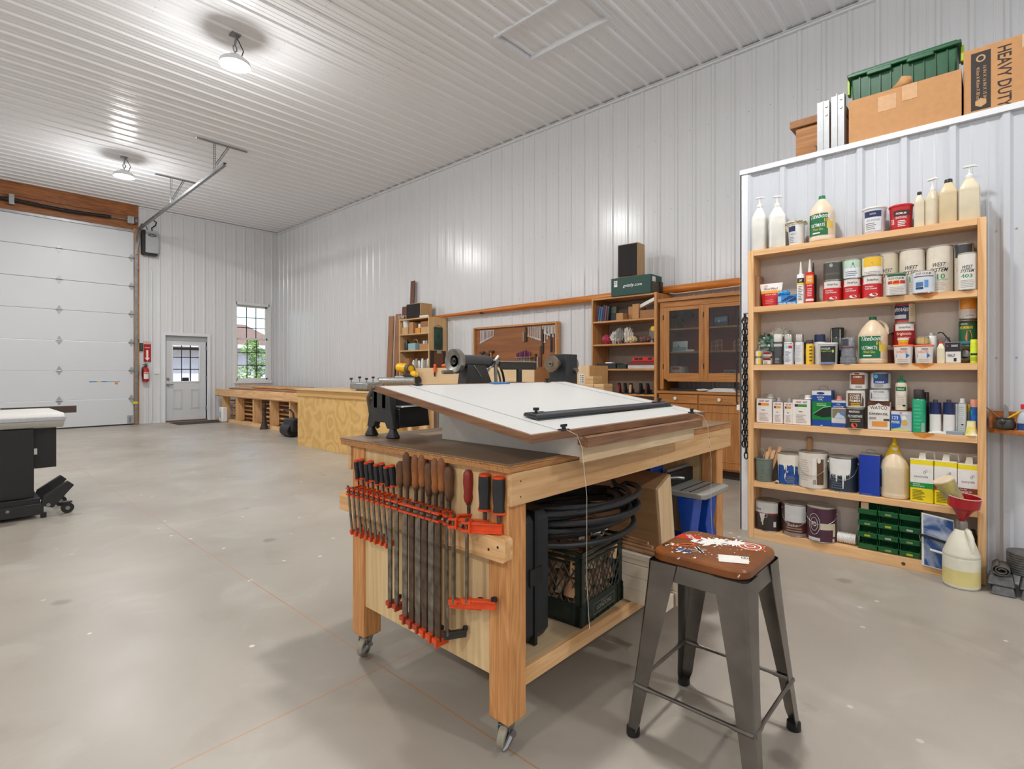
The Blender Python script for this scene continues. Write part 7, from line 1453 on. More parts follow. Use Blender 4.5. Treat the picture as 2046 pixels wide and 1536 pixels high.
p = MB(O); p.box(HX_-.06, HB, yB_-.02, yA+.02, .955, .985, HUTy); build('worktop', p, t, .004)
p = MB(O); p.box(HX_-.03, HB, yB_, yA, .10, .955, HUTz); build('base_carcass', p, t)
p = MB(O); p.box(HX_+.03, HB, yB_+.02, yA-.02, 0, .10, plain((50, 34, 22), .7)); build('plinth', p, t)
xf = HX_-.03; ym = on_x(1396, xf).y
for a, b_, kx in ((yA-.01, ym+.006, 1350), (ym-.006, yB_+.02, 1438)):
    p = MB(O); p.box(xf-.018, xf, b_, a, .845, .945, HUTy); dw = build('drawer', p, t, .004)
    yk = on_x(kx, xf-.02).y; p = MB(O); p.cyl((xf-.018, yk, .90), (xf-.03, yk, .90), .008, TIN, n=10); p.cyl((xf-.03, yk, .90), (xf-.042, yk, .90), .019, C_W, n=16); build('knob', p, dw)
for a, b_ in ((yA-.01, ym+.006), (ym-.006, yB_+.02)):
    p = MB(O); p.box(xf-.018, xf, b_, a, .12, .83, HUTz)
    for bx in ((b_+.07, a-.07, .20, .21), (b_+.07, a-.07, .75, .76), (b_+.07, b_+.08, .2, .76), (a-.08, a-.07, .2, .76)): p.box(xf-.024, xf-.018, bx[0], bx[1], bx[2], bx[3], HUTz)
    build('cupboard_door', p, t, .003)
t = thing('brass_valve', 'small brass bench vise on the hutch side, seen beside the chain', 'vise', (5.93, on_x(1473, 5.93).y, .33)) if False else None
# things inside and on the hutch
def inside(px, z, x=6.25): return (x, on_x(px, x).y, z)
t = thing('propeller', 'dark bronze boat propeller behind left glass door, top shelf', 'propeller', inside(1360, 1.742, 6.3)); BRZ = plain((74, 66, 52), .45, metal=.5, var=.3)
build('hub', MB().cyl((-.04, 0, .14), (.05, 0, .14), .035, BRZ, n=16), t)
for k in range(3):
    a = 2*pi*k/3+.5; p = MB(); p.grid(lambda u, v: (.03*(v-.5)*2*(.5+u), cos(a+(v-.5)*.9*(1-.2*u))*(.03+.12*sin(u*pi/2)), .14+sin(a+(v-.5)*.9*(1-.2*u))*(.03+.11*sin(u*pi/2))), 8, 8, BRZ); o = build('blade', p, t); s = o.modifiers.new('s', 'SOLIDIFY'); s.thickness = .006
def frame_pic(px, z, w_, h, fc, cols, lab, x=6.2):
    t = thing('picture_frame', lab, 'picture frame', inside(px, z, x), -pi/2, rot=(-.12, 0, -pi/2))
    build('frame', MB().box(-w_/2, w_/2, 0, .012, 0, h, col(fc)), t, .001)
    p = MB(); q = flat_map(0); p.patch(q, -w_/2+.012, w_/2-.012, .012, h-.012, col(cols[0]), .001, 1); p.patch(q, -w_/2+.012, w_/2-.012, .012, h*.45, col(cols[1]), .0015, 1); p.poly(q, [(-.03, h*.4), (-.02, h*.7), (.0, h*.45)], col(cols[2]), .002); build('picture', p, t)
frame_pic(1358, 1.462, .19, .13, (222, 222, 220), ((200, 206, 210), (130, 170, 190), (90, 110, 130)), 'white framed sea picture behind the left glass door, middle shelf')
frame_pic(1439, 1.742, .17, .13, (26, 28, 32), ((110, 140, 165), (40, 56, 70), (206, 210, 214)), 'dark framed picture behind the right glass door, top shelf')
frame_pic(1458, 1.152, .14, .09, (130, 130, 130), ((80, 84, 84), (60, 64, 62), (140, 140, 136)), 'small grey framed photo behind the right glass door, bottom shelf')
t = thing('first_aid_kit', 'white FIRST AID booklets stacked upright behind the left glass door', 'first aid kit', inside(1353, 1.152, 6.16), -pi/2)
build('cover', MB().box(-.09, .05, 0, .004, 0, .13, C_W), t); p = MB(); q = flat_map(0); p.text(q, 'FIRST AID', -.025, .05, .12, .026, col((190, 30, 30)), .001); p.patch(q, -.07, .03, .09, .12, col((190, 40, 34)), .001, 1); p.text(q, 'KIT', -.025, .022, .06, .014, col((60, 60, 60)), .001); build('lettering', p, t)
for i in range(3): build('booklet', MB().box(.052+.014*i, .062+.014*i, 0, .14, 0, .13-.006*i, plain((206, 204, 200), .6)), t)
for i, px in enumerate((1428, 1436, 1473, 1480)):
    t = thing('wooden_stand', 'small pale wooden frame stand on the middle shelf behind the right glass door', 'wooden stand', inside(px, 1.462, 6.2+.03*(i % 2)), -pi/2, 'wooden stands in the hutch'); p = MB(); h = .11+.02*(i % 2)
    p.box(-.04, -.033, 0, .01, 0, h, CARD3); p.box(.033, .04, 0, .01, 0, h, CARD3); p.box(-.04, .04, 0, .01, h-.008, h, CARD3); p.box(-.033, .033, 0, .01, h*.5, h*.5+.006, CARD3); build('frame', p, t)
p = MB()
one('white_box', MB().box(-.02, .02, -.05, .05, 0, .022, C_W), 'small white box in front of the framed sea picture', 'box', loc=inside(1380, 1.4615, 6.14))
t = thing('document_stack', 'pile of white papers on the hutch worktop at right', 'papers', (6.12, on_x(1448, 6.12).y, .986)); 
for i in range(5): build('sheet', MB().box(-.12+.01*i, .10-.01*i, -.17+.012*i, .16-.015*i, .003+.008*i, .009+.008*i, C_W), t)
one('paper_sheet', MB().blob((0, 0, .016), .06, .08, .014, C_W, .2, 3, 10, 2), 'crumpled white sheet left of the paper pile on the hutch', 'paper', loc=(6.1, on_x(1405, 6.1).y, .987))
one('dark_tray', MB().box(-.08, .08, -.20, .2, 0, .03, C_K), 'low dark tray in shadow under the glass doors of the hutch', 'tray', loc=(6.2, 2.75, .986))
# wooden spar lying along the wall on the bookcases
SPAR = wood((176, 92, 26), (214, 132, 50), 'y', .8, .3, .8, 'varnished_spar')
p = MB(); pts = [(6.43, 1.7, 2.272), (6.43, 2.3, 2.272), (6.43, 4.0, 2.27), (6.435, 6.0, 2.262), (6.44, 7.5, 2.25), (6.44, 8.0, 2.247)]
t = thing('wooden_spar', 'long varnished wooden boat spar lying along the wall above the bookcases', 'spar', (6.44, 4.5, 2.2)); O = t.location
p.off = Vector(O); p.tube(pts, [.056, .056, .053, .044, .030, .022], SPAR, n=18); build('pole', p, t)
p = MB(O); p.cyl((6.44, 6.52, 2.252), (6.44, 6.60, 2.252), .040, plain((50, 44, 40), .4)); build('band', p, t)
p = MB(O); p.tube([(6.39, 1.72, 2.24), (6.36, 2.3, 2.215), (6.37, 3.0, 2.205), (6.38, 3.08, 2.22)], .007, plain((206, 196, 176), .6)); build('rope', p, t)
# --- tool board
ty0, ty1, tz0, tz1 = 4.935, 6.775, .98, 1.985
t = thing('tool_board', 'brown tool board in an oak frame hung on the long wall', 'tool board', (6.47, (ty0+ty1)/2, tz0)); O = t.location
p = MB(O); p.box(6.455, 6.475, ty0+.03, ty1-.03, tz0, tz1-.03, wood((132, 80, 42), (162, 104, 58), 'y', .5, .5, .5, 'brown_hardboard')); build('panel', p, t)
p = MB(O); p.box(6.42, 6.52, ty0, ty0+.03, tz0, tz1, OAKz); p.box(6.42, 6.52, ty1-.03, ty1, tz0, tz1, OAKz); p.box(6.42, 6.52, ty0+.03, ty1-.03, tz1-.03, tz1, OAKy); p.box(6.42, 6.52, ty0+.03, ty1-.03, tz0, tz0+.03, OAKy); build('frame', p, t, .002)
CHR = plain((222, 222, 220), .35, metal=.5)
def wrench(y, z1, L, label, grp):
    t = thing('wrench', label, 'wrench', (6.445, y, z1-L), 0, grp); k = L/.2; w_ = .014*k**.5
    p = MB(); p.box(-.003, .003, -w_/2, w_/2, .03*k, L-.02*k, CHR); build('shank', p, t)
    p = MB(); p.tube([(0, .011*k**.5*cos(q), L-.012*k+.011*k**.5*sin(q)) for q in [2*pi*i/14 for i in range(14)]], .0035, CHR, n=6, closed=True); build('ring_end', p, t)
    p = MB(); s = k**.5; p.prism([(-.006*s, .035*k), (-.016*s, .022*k), (-.014*s, .0), (-.007*s, .0), (-.007*s, .014*k), (.007*s, .014*k), (.010*s, .003), (.017*s, .006), (.016*s, .024*k), (.006*s, .035*k)], 'x', -.004, .004, CHR); build('open_end', p, t)
for i in range(10): wrench(on_x(961+i*2.8, 6.45).y, on_x(961+i*2.8, 6.45, 660-.1*i).z, .235-.0135*i, 'combination wrench in the left fan of ten graded wrenches', 'left fan of wrenches')
for i in range(7): wrench(on_x(1056+i*3.9, 6.45).y, on_x(1056+i*3.9, 6.45, 653-.3*i).z, .16+.013*i, 'combination wrench in the middle fan of seven graded wrenches', 'middle fan of wrenches')
for i in range(11): wrench(on_x(1085+i*2.9, 6.45).y, on_x(1085+i*2.9, 6.45, 651-.25*i).z, .115+.011*i, 'combination wrench in the right fan of graded wrenches', 'right fan of wrenches')
wrench(on_x(1089, 6.45).y, 1.86, .2, 'adjustable looking wrench hanging below the right fan, left one', None); wrench(on_x(1094, 6.45).y, 1.87, .15, 'short wrench hanging below the right fan, right one', None)
for i, (px, z0, z1, c_, lb) in enumerate(((1046, 1.70, 1.86, (150, 130, 110), 'pale chisel left of the middle wrench fan'), (1051, 1.70, 1.93, (60, 44, 36), 'dark file left of the middle wrench fan'), (1084, 1.50, 1.88, (50, 40, 36), 'long dark pliers under the right wrench fan'), (1101, 1.52, 1.80, (44, 40, 44), 'dark snips near the board right edge'), (1108, 1.52, 1.80, (90, 50, 34), 'brown handled tool at the board right edge'), (1070, 1.1, 1.5, (60, 36, 28), 'dark handled square right of the screwdriver rack'), (1074, 1.1, 1.45, (170, 150, 130), 'pale ruler right of the screwdriver rack'), (1080, 1.1, 1.62, (90, 56, 36), 'long brown level strip right of the pale ruler'))):
    m_ = MB(); m_.box(-.008, .008, -.016, .016, 0, z1-z0, col(c_)); one('hand_tool', m_, lb+' on tool board', 'hand tool', bevel=.003, loc=(6.442, on_x(px, 6.44).y, z0))
for i, (px, hc, lb) in enumerate(((963, (70, 44, 30), 'dark ball hammer, leftmost'), (974, (60, 38, 26), 'dark small hammer, second'), (981, (206, 140, 80), 'hammer with bright wooden handle'), (989, (60, 38, 26), 'small dark hammer, rightmost'))):
    t = thing('hammer', lb+' on the lower left of the tool board', 'hammer', (6.43, on_x(px, 6.43).y, 1.25)); h = (.30, .26, .31, .19)[i]
    build('handle', MB().cyl((0, 0, 0), (0, 0, h), .013, col(hc), n=10), t); build('head', MB().cyl((0, -.06, h), (0, .05, h), .018, plain((90, 84, 78), .4, metal=.7), n=12), t)
t = thing('screwdriver_rack', 'small grey rack for screwdrivers on the tool board', 'rack', (6.42, on_x(1046, 6.42).y, 1.45)); build('shelf', MB().box(-.02, .03, -.19, .17, -.006, .004, plain((150, 150, 140), .5)), t)
for i in range(9):
    px = 1033+i*3.1; t = thing('screwdriver', 'purple and clear handled screwdriver in the rack on the tool board', 'screwdriver', (6.42, on_x(px, 6.42).y, 1.456), 0, 'screwdrivers in the rack'); hh_ = .06+.008*i if i < 7 else .08
    build('handle', MB().lathe([(0, 0), (.008, 0), (.012, .02), (.011, hh_), (0, hh_+.005)], (col((110, 40, 90)), col((70, 50, 60)), col((150, 60, 120)))[i % 3], n=10), t); build('shank', MB().cyl((0, 0, -.05-.015*i), (0, 0, 0), .003, CHR, n=6), t)
# ================================================================ benches, boxes and machines in the middle distance
YPLY = splat((206, 160, 88), (226, 184, 112), 3.2, .5, .3, .5, name='yellow_plywood')
def fig_ply():
    m, nt, b = _base('figured_plywood'); tc = N(nt, 'ShaderNodeTexCoord')
    n1 = N(nt, 'ShaderNodeTexNoise'); n1.inputs['Scale'].default_value = 2.2; n1.inputs['Detail'].default_value = 2; nt.links.new(tc.outputs['Object'], n1.inputs['Vector'])
    a = N(nt, 'ShaderNodeMath', operation='MULTIPLY'); a.inputs[1].default_value = 14; f = N(nt, 'ShaderNodeMath', operation='PINGPONG'); f.inputs[1].default_value = 1
    nt.links.new(n1.outputs['Fac'], a.inputs[0]); nt.links.new(a.outputs[0], f.inputs[0])
    r = N(nt, 'ShaderNodeValToRGB'); r.color_ramp.elements[0].color = lin((204, 160, 92))+(1,); r.color_ramp.elements[1].color = lin((224, 184, 116))+(1,)
    nt.links.new(f.outputs[0], r.inputs[0]); nt.links.new(r.outputs[0], b.inputs['Base Color']); b.inputs['Roughness'].default_value = .5; return m
FPLY = fig_ply()
t = thing('plywood_bench', 'long yellow plywood bench beyond the workbench, machines on its top', 'bench', (4.5, 7.25, 0)); O = t.location
p = MB(O); p.box(4.11, 4.90, 5.92, 8.56, 0, .82, FPLY); build('carcass', p, t, .002)
p = MB(O); p.box(4.095, 4.91, 5.9, 8.57, .821, .915, wood((204, 156, 90), (222, 178, 112), 'y', .8, .5, .5, 'bench_band')); build('top_band', p, t, .002)
p = MB(O); p.box(4.07, 4.93, 5.88, 8.60, .916, .938, wood((206, 168, 112), (224, 190, 138), 'y', .8, .45, .5, 'bench_top')); build('worktop', p, t, .003)
CG = plain((150, 150, 148), .35, metal=.5, var=.15)
t = thing('vise', 'grey metal jig vise with small black knobs at the bench corner', 'vise', (4.35, 6.75, .939)); O = t.location
p = MB(O); p.prism([(4.18, 6.62), (4.5, 6.62), (4.5, 7.08), (4.22, 7.12), (4.16, 7.0)], 'z', .96, 1.06, CG); build('body', p, t, .02)
p = MB(O); p.box(4.25, 4.45, 6.65, 7.0, .939, .96, CG); build('base', p, t)
p = MB(O); p.cyl((4.4, 6.62, 1.08), (4.75, 6.25, 1.08), .055, CG, n=20); build('arm', p, t)
for i, (x, y) in enumerate(((4.2, 7.05), (4.28, 6.95), (4.3, 6.8), (4.38, 6.75), (4.42, 6.65))):
    p = MB(O); p.cyl((x, y, 1.06), (x, y, 1.10+.02*(i % 2)), .008, M_GALV, n=8); p.cyl((x, y, 1.10+.02*(i % 2)), (x, y, 1.125+.02*(i % 2)), .022, C_K, n=12); build('knob', p, t)
# second bench line nearer the wall, carrying the plywood boxes and mitre saw
t = thing('wall_bench', 'low plywood bench carrying boxes and the mitre saw', 'bench', (5.5, 5.9, 0)); O = t.location
p = MB(O); p.box(5.02, 5.98, 4.2, 7.5, .90, .938, wood((206, 168, 112), (224, 190, 138), 'y', .8, .45, .5, 'bench_top2')); build('worktop', p, t)
for x in (5.06, 5.86):
    for y in (4.24, 5.8, 7.38): build('leg', MB(O).box(x, x+.08, y, y+.08, 0, .9, PINEZ), t)
def plybox(y0, y1, x0, x1, z1, lab, sideM):
    t = thing('plywood_box', lab, 'box', ((x0+x1)/2, (y0+y1)/2, .939)); O = t.location
    build('front_panel', MB(O).box(x0, x0+.015, y0, y1, .939, z1, wood((214, 184, 144), (226, 200, 162), 'y', .7, .55, .4, 'pale_birch')), t, .001)
    build('side_panel', MB(O).box(x0+.016, x1, y0, y0+.015, .939, z1, sideM), t, .001); build('side_panel', MB(O).box(x0+.016, x1, y1-.015, y1, .939, z1, sideM), t, .001)
    build('back_panel', MB(O).box(x1-.015, x1, y0+.016, y1-.016, .939, z1, sideM), t); return t
xx = 5.2; SDM = wood((166, 116, 74), (184, 134, 90), 'x', .7, .55, .4, 'shaded_side')  # shade of the side faces is put into this plywood colour
plybox(on_x(921, xx).y, on_x(825, xx).y, xx, 5.55, 1.275, 'pale plywood box left of the lathe handwheel, orange clamp on it', SDM)
plybox(on_x(1067, xx).y, on_x(962, xx).y, xx, 5.6, 1.275, 'pale plywood box with its side coloured as in shade, behind the lathe bed', SDM)
t = thing('spring_clamp', 'orange spring clamp gripping the edge of the left plywood box', 'clamp', (5.19, on_x(871, 5.19).y, 1.26)); ORS = col((238, 92, 24)); 
p = MB(); p.prism([(-.02, .07), (.02, .075), (.03, -.02), (.01, -.06), (-.02, -.03)], 'x', -.03, -.006, ORS); build('jaw', p, t, .004); p = MB(); p.prism([(-.0, -.03), (.02, -.03), (.015, -.11), (.0, -.12)], 'x', -.026, -.008, C_K); build('tip', p, t)
t = thing('spring_clamp', 'orange spring clamp lying by the lathe handwheel', 'clamp', (5.3, on_x(888, 5.3).y, 1.276)); build('jaw', MB().blob((0, 0, .03), .03, .06, .03, ORS, .2, 3, 10, 1), t)
t = thing('stickered_box', 'pale plywood box with a small white sticker right of the lathe head', 'box', (5.3, on_x(1160, 5.3).y, .0)); O = t.location; ya, yb_ = on_x(1143, 5.2).y, on_x(1175, 5.2).y
build('front_panel', MB(O).box(5.2, 5.215, yb_, ya, .0, 1.29, wood((214, 184, 144), (226, 200, 162), 'z', .7, .55, .4, 'pale_birch')), t, .001); build('side_panel', MB(O).box(5.2, 5.6, yb_-.02, yb_-.001, 0, 1.29, wood((206, 160, 104), (220, 176, 122), 'z', .7, .55, .4, 'birch_side')), t, .001)
p = MB(O); yc = on_x(1163, 5.2).y; p.box(5.1985, 5.1995, yc-.03, yc+.035, 1.08, 1.19, C_W)
for i in range(4): p.box(5.1975, 5.1985, yc-.022, yc-.004, 1.09+.024*i, 1.105+.024*i, C_K); p.box(5.1975, 5.1985, yc+.008, yc+.024, 1.09+.024*i, 1.105+.024*i, plain((90, 90, 90), .6))
build('sticker', p, t)
for i, (pa, pb, z1, lb) in enumerate(((1179, 1195, 1.165, 'pale wooden block stack right of the stickered box'), (1196, 1216, 1.08, 'lower wooden block stack in front of the oak bookcase'))):
    ya, yb_ = on_x(pa, 5.1).y, on_x(pb, 5.1).y; t = thing('block_stack', lb, 'wood blocks', (5.1, (ya+yb_)/2, 0)); O = t.location
    build('trestle', MB(O).box(5.0, 5.18, yb_, ya, 0, z1-.12, BIRz), t); 
    for k in range(3): build('block', MB(O).box(5.0, 5.18, yb_, ya, z1-.118+.04*k, z1-.08+.04*k, (BIRy, CARD3, BIRy)[k]), t, .002)
# mitre saw
t = thing('mitre_saw', 'yellow and black mitre saw on the bench in front of the birch bookcase', 'mitre saw', (5.2, 6.95, .939)); O = t.location
YS = col((240, 186, 24)); x_ = 5.11
cy_ = on_x(806, x_).y
p = MB(O); p.box(5.04, 5.5, cy_-.10, cy_+.25, .939, 1.03, plain((120, 112, 100), .4, metal=.5)); build('base', p, t, .01)
p = MB(O); p.cyl((x_, cy_+.12, 1.285), (x_, cy_-.12, 1.27), .072, YS, n=24); build('motor', p, t, .006)
p = MB(O); p.cyl((x_-.005, cy_-.121, 1.27), (x_-.005, cy_-.20, 1.265), .074, plain((96, 80, 60), .5), n=24); p.cyl((x_-.005, cy_-.2, 1.265), (x_-.005, cy_-.215, 1.265), .05, YS, n=20); build('motor_cap', p, t)
p = MB(O); p.prism([(cy_-.36, 1.04), (cy_-.05, 1.04), (cy_-.05, 1.16), (cy_-.2, 1.2), (cy_-.36, 1.13)], 'x', 5.05, 5.18, M_BLACKM); build('arm', p, t, .01)
p = MB(O); p.blob((5.1, cy_-.28, 1.17), .045, .09, .06, YS, .15, 3, 12, 2); build('guard', p, t)
p = MB(O); p.tube([(5.1, cy_+.1, 1.33), (5.1, cy_+.2, 1.30), (5.1, cy_+.21, 1.12), (5.1, cy_+.15, 1.02)], .014, M_BLACK); build('carry_handle', p, t)
p = MB(O); p.cyl((5.06, cy_+.12, 1.12), (5.08, cy_-.1, 1.12), .035, CG, n=16); build('rail', p, t)
# upright offcuts bin behind the workbench
t = thing('offcut_bin', 'low plywood bin holding upright lumber behind the workbench', 'bin', (4.4, 5.1, 0)); O = t.location
build('front_panel', MB(O).box(4.12, 4.14, 4.5, 5.7, 0, .35, FPLY), t); build('back_panel', MB(O).box(4.70, 4.72, 4.5, 5.7, 0, .35, FPLY), t); build('floor', MB(O).box(4.14, 4.70, 4.5, 5.7, 0, .02, FPLY), t)
rg = random.Random(4)
UC = [BIRz, PINEZ, BIRz, PINEZ, plain((120, 96, 84), .5), BIRz, plain((130, 140, 134), .5), PINEZ, BIRz, plain((90, 70, 60), .5), PINEZ]
for i in range(11):
    y = 5.62-.105*i; w_ = rg.uniform(.035, .05); h = .93+rg.uniform(-.03, .0); x = 4.2+.1*(i % 3)
    one('upright_board', MB().box(-.01, .01, -w_, w_, 0, h, UC[i]), ('upright pine offcut in the bin, seen under the drawing board' if i not in (4, 6, 9) else ('upright brown board in the bin, leftmost dark one' if i == 4 else 'upright grey-green board in the bin' if i == 6 else 'upright dark brown board in the bin, right of the grey-green one')), 'board', 'upright offcuts in the bin' if i not in (4, 6, 9) else None, .001, (x, y, .021))
# ---------------------------------------------------------------- lathe on the workbench
CAST = splat((34, 34, 34), (54, 52, 50), 12, .5, .3, .45, name='black_cast_iron'); PSTL = plain((150, 146, 140), .3, metal=.8, var=.2)
LZ = BZ+.001; ly = 2.015
t = thing('wood_lathe', 'black cast iron benchtop lathe behind the drawing board with silver handwheel', 'lathe', (2.05, ly, LZ)); O = t.location
def leg_cast(x, nm, ya=1.93, yb_=2.095):
    p = MB(O)
    for s, y in ((-1, ya), (1, yb_)):
        p.lathe([(.030, LZ), (.030, LZ+.006), (.018, LZ+.03), (.014, LZ+.045), (0, LZ+.045)], M_BLACKM, c=(x, y), n=18)
    p.prism([(ya-.02, LZ+.04), (ya+.03, LZ+.04), (ya+.045, LZ+.065), (yb_-.045, LZ+.065), (yb_-.03, LZ+.04), (yb_+.02, LZ+.04), (yb_-.02, LZ+.203), (ya+.02, LZ+.203)], 'x', x-.012, x+.02, CAST)
    build(nm, p, t, .003)
leg_cast(1.352, 'leg'); leg_cast(2.68, 'leg')
p = MB(O); p.box(1.34, 2.74, ly-.045, ly-.02, LZ+.128, LZ+.200, CAST); p.box(1.34, 2.74, ly+.02, ly+.045, LZ+.128, LZ+.200, CAST); p.box(1.34, 2.74, ly-.05, ly-.015, LZ+.195, LZ+.205, PSTL); p.box(1.34, 2.74, ly+.015, ly+.05, LZ+.195, LZ+.205, PSTL); build('bed', p, t)
p = MB(O); p.prism([(1.365, LZ+.045), (1.53, LZ+.045), (1.52, LZ+.126), (1.51, LZ+.133), (1.375, LZ+.133), (1.365, LZ+.126)], 'y', 1.90, 1.972, plain((20, 20, 21), .35)); p.box(1.37, 1.515, 1.895, 1.97, LZ+.132, LZ+.137, CG); build('control_box', p, t, .006)
hz = 1.272; x0 = 1.77
p = MB(O); p.prism([(x0+.055, LZ+.206), (x0+.26, LZ+.206), (x0+.20, hz-.02), (x0+.075, hz-.02)], 'y', ly-.032, ly+.032, CAST); p.tube([(x0+.11, ly-.034, hz-.02), (x0+.17, ly-.034, LZ+.26)], .004, PSTL, n=5)
p.cyl((x0+.045, ly, hz), (x0+.245, ly, hz), .034, plain((70, 70, 70), .35, metal=.4), n=24); p.cyl((x0+.24, ly, hz), (x0+.27, ly, hz), .024, CAST, n=18); build('tailstock', p, t, .003)
p = MB(O)
q = [(.0, .018), (.008, .018), (.008, .040), (.0, .050), (.0, .062), (.022, .064), (.034, .058), (.034, .04), (.03, .03)]
vs = []; n = 36
for a, r_ in q:
    for j in range(n): th_ = 2*pi*j/n; vs.append((x0+a, ly+r_*cos(th_), hz+r_*sin(th_)))
p.add(vs, [(i*n+j, i*n+(j+1) % n, (i+1)*n+(j+1) % n, (i+1)*n+j) for i in range(len(q)-1) for j in range(n)], PSTL); p.cyl((x0+.008, ly, hz), (x0+.045, ly, hz), .03, PSTL, n=20); p.cyl((x0+.01, ly, hz), (x0+.05, ly, hz), .020, CG, n=14); p.cyl((x0-.002, ly, hz), (x0+.012, ly, hz), .008, CAST, n=12)
hw = build('handwheel', p, t, 0, 40)
p = MB(O); p.cyl((x0-.06, ly+.01, hz-.055), (x0+.01, ly+.01, hz-.055), .010, PSTL, n=12); build('crank', p, hw)
p = MB(O); p.cyl((x0+.275, ly-.03, hz-.01), (x0+.275, ly-.035, hz-.13), .009, PSTL, n=10); p.cyl((x0+.275, ly-.045, hz), (x0+.275, ly+.03, hz), .014, PSTL, n=12); build('lock_lever', p, t)
p = MB(O); xr = 2.06
p.prism([(xr, hz+.002), (xr+.30, hz+.002), (xr+.30, hz-.042), (xr+.03, hz-.042), (xr, hz-.02)], 'y', ly-.055, ly-.035, plain((62, 62, 58), .4, metal=.4)); p.box(xr, xr+.3, ly-.058, ly-.032, hz-.001, hz+.005, CG)
p.cyl((xr+.16, ly-.045, LZ+.206), (xr+.16, ly-.045, hz-.04), .016, CAST, n=14); p.box(xr+.12, xr+.2, ly-.075, ly+.04, LZ+.206, LZ+.23, CAST); build('tool_rest', p, t, .002)
p = MB(O); xh = 2.63
p.box(xh, xh+.12, ly-.065, ly+.065, LZ+.206, hz+.055, plain((46, 50, 54), .45, var=.2)); p.box(xh+.05, xh+.065, ly-.068, ly-.064, LZ+.26, hz+.05, CAST); build('headstock', p, t, .010)
p = MB(O); p.cyl((xh-.05, ly, hz-.005), (xh, ly, hz-.005), .028, PSTL, n=22); p.cyl((xh-.065, ly, hz-.005), (xh-.05, ly, hz-.005), .052, plain((140, 122, 100), .35, metal=.7, var=.2), n=32); p.cyl((xh-.072, ly, hz-.005), (xh-.064, ly, hz-.005), .016, PSTL, n=16); p.cyl((xh-.076, ly, hz-.005), (xh-.07, ly, hz-.005), .008, CAST, n=6); build('faceplate', p, t)
p = MB(O); p.cyl((xh+.12, ly, hz-.005), (xh+.155, ly, hz-.005), .052, PSTL, n=28); p.cyl((xh+.09, ly-.065, hz-.045), (xh+.09, ly-.085, hz-.045), .016, PSTL, n=12); build('outboard_wheel', p, t)
p = MB(O); p.tube([(1.40, ly+.10, LZ+.03), (1.36, ly+.10, LZ+.10), (1.335, ly+.08, LZ+.17), (1.345, ly+.06, LZ+.215), (1.39, ly+.05, LZ+.225)], .010, plain((92, 84, 72), .6), n=10); build('hose', p, t)
# tangle of chucks and cords by the tool rest
t = thing('lathe_chuck', 'steel lathe chuck with a curved black guard lying on the lathe bed', 'lathe chuck', (2.17, ly-.0, LZ+.207)); O = t.location
p = MB(O); p.tube([(2.08+.13*cos(a), ly+.06, LZ+.212+.155*sin(a)) for a in [pi*i/14 for i in range(15)]], .007, M_BLACKM, n=6); p.tube([(2.08+.10*cos(a), ly+.06, LZ+.212+.125*sin(a)) for a in [pi*i/14 for i in range(15)]], .006, plain((90, 96, 86), .4), n=6); build('guard', p, t)
p = MB(O); p.add([], [], CG) if False else None; p.tube([(2.02, ly+.03, LZ+.265), (2.13, ly+.03, LZ+.375)], .008, CHR, n=6); build('steel_rule', p, t)
p = MB(O); p.cyl((1.985, ly+.07, LZ+.285), (2.03, ly+.07, LZ+.285), .026, PSTL, n=20); build('body', p, t)
one('blue_tape', MB().box(-.06, .06, -.015, .015, 0, .004, col((50, 110, 170))), 'strip of blue tape at the far edge of the drawing board', 'tape', loc=(1.93, by1-.02, bz(by1-.02)+.0015), rot=(math.atan(SL), 0, 0))
# ---------------------------------------------------------------- lumber rack near the far corner
RKX = 4.86
t = thing('lumber_rack', 'low pine lumber rack of upright dividers under the far window', 'lumber rack', (5.3, 12.2, 0)); O = t.location
build('bottom_rail', MB(O).box(RKX, RKX+.04, 9.3, 14.55, 0, .07, PINEY), t)
for i, px in enumerate((443.5, 471, 505, 539, 578, 622)):
    c_ = on_x(px, RKX); build('upright', MB(O).box(RKX+.005, RKX+.19, c_.y-.02, c_.y+.02, .071, .60, PINEZ), t); build('upright', MB(O).box(5.7, 5.8, c_.y-.02, c_.y+.02, .071, .60, PINEZ), t)
build('top_deck', MB(O).box(RKX+.02, 6.2, 9.2, 14.55, .601, .62, PINEY), t)
rg = random.Random(9)
LUM = [PINEY, wood((176, 122, 72), (206, 154, 100), 'y', 1, .6, 1, 'old_pine'), wood((186, 136, 84), (222, 174, 120), 'y', 1.2, .6, 1.1, 'rough_pine'), wood((130, 84, 52), (170, 120, 80), 'y', 1, .6, 1, 'brown_board')]
k = 0
for r_ in range(6):
    for c_ in range(3):
        x = RKX+.29+.18*c_; z = .0015+.095*r_
        one('lumber_plank', MB().box(-.08, .08, -2.3-.1*(k % 3), 2.2+.1*(k % 2), 0, .035+.02*(k % 3), LUM[k % 4]), 'rough plank stored between the uprights of the low lumber rack', 'plank', 'planks stored inside the lumber rack', .002, (x, 11.9, z+.0)); k += 1
one('lumber_beam', MB().box(-.02, .02, -2.65, 2.62, 0, .17, PINEY), 'thick pale beam along the front edge of the rack deck', 'beam', bevel=.006, loc=(RKX-.001, 11.9, .6235)); 
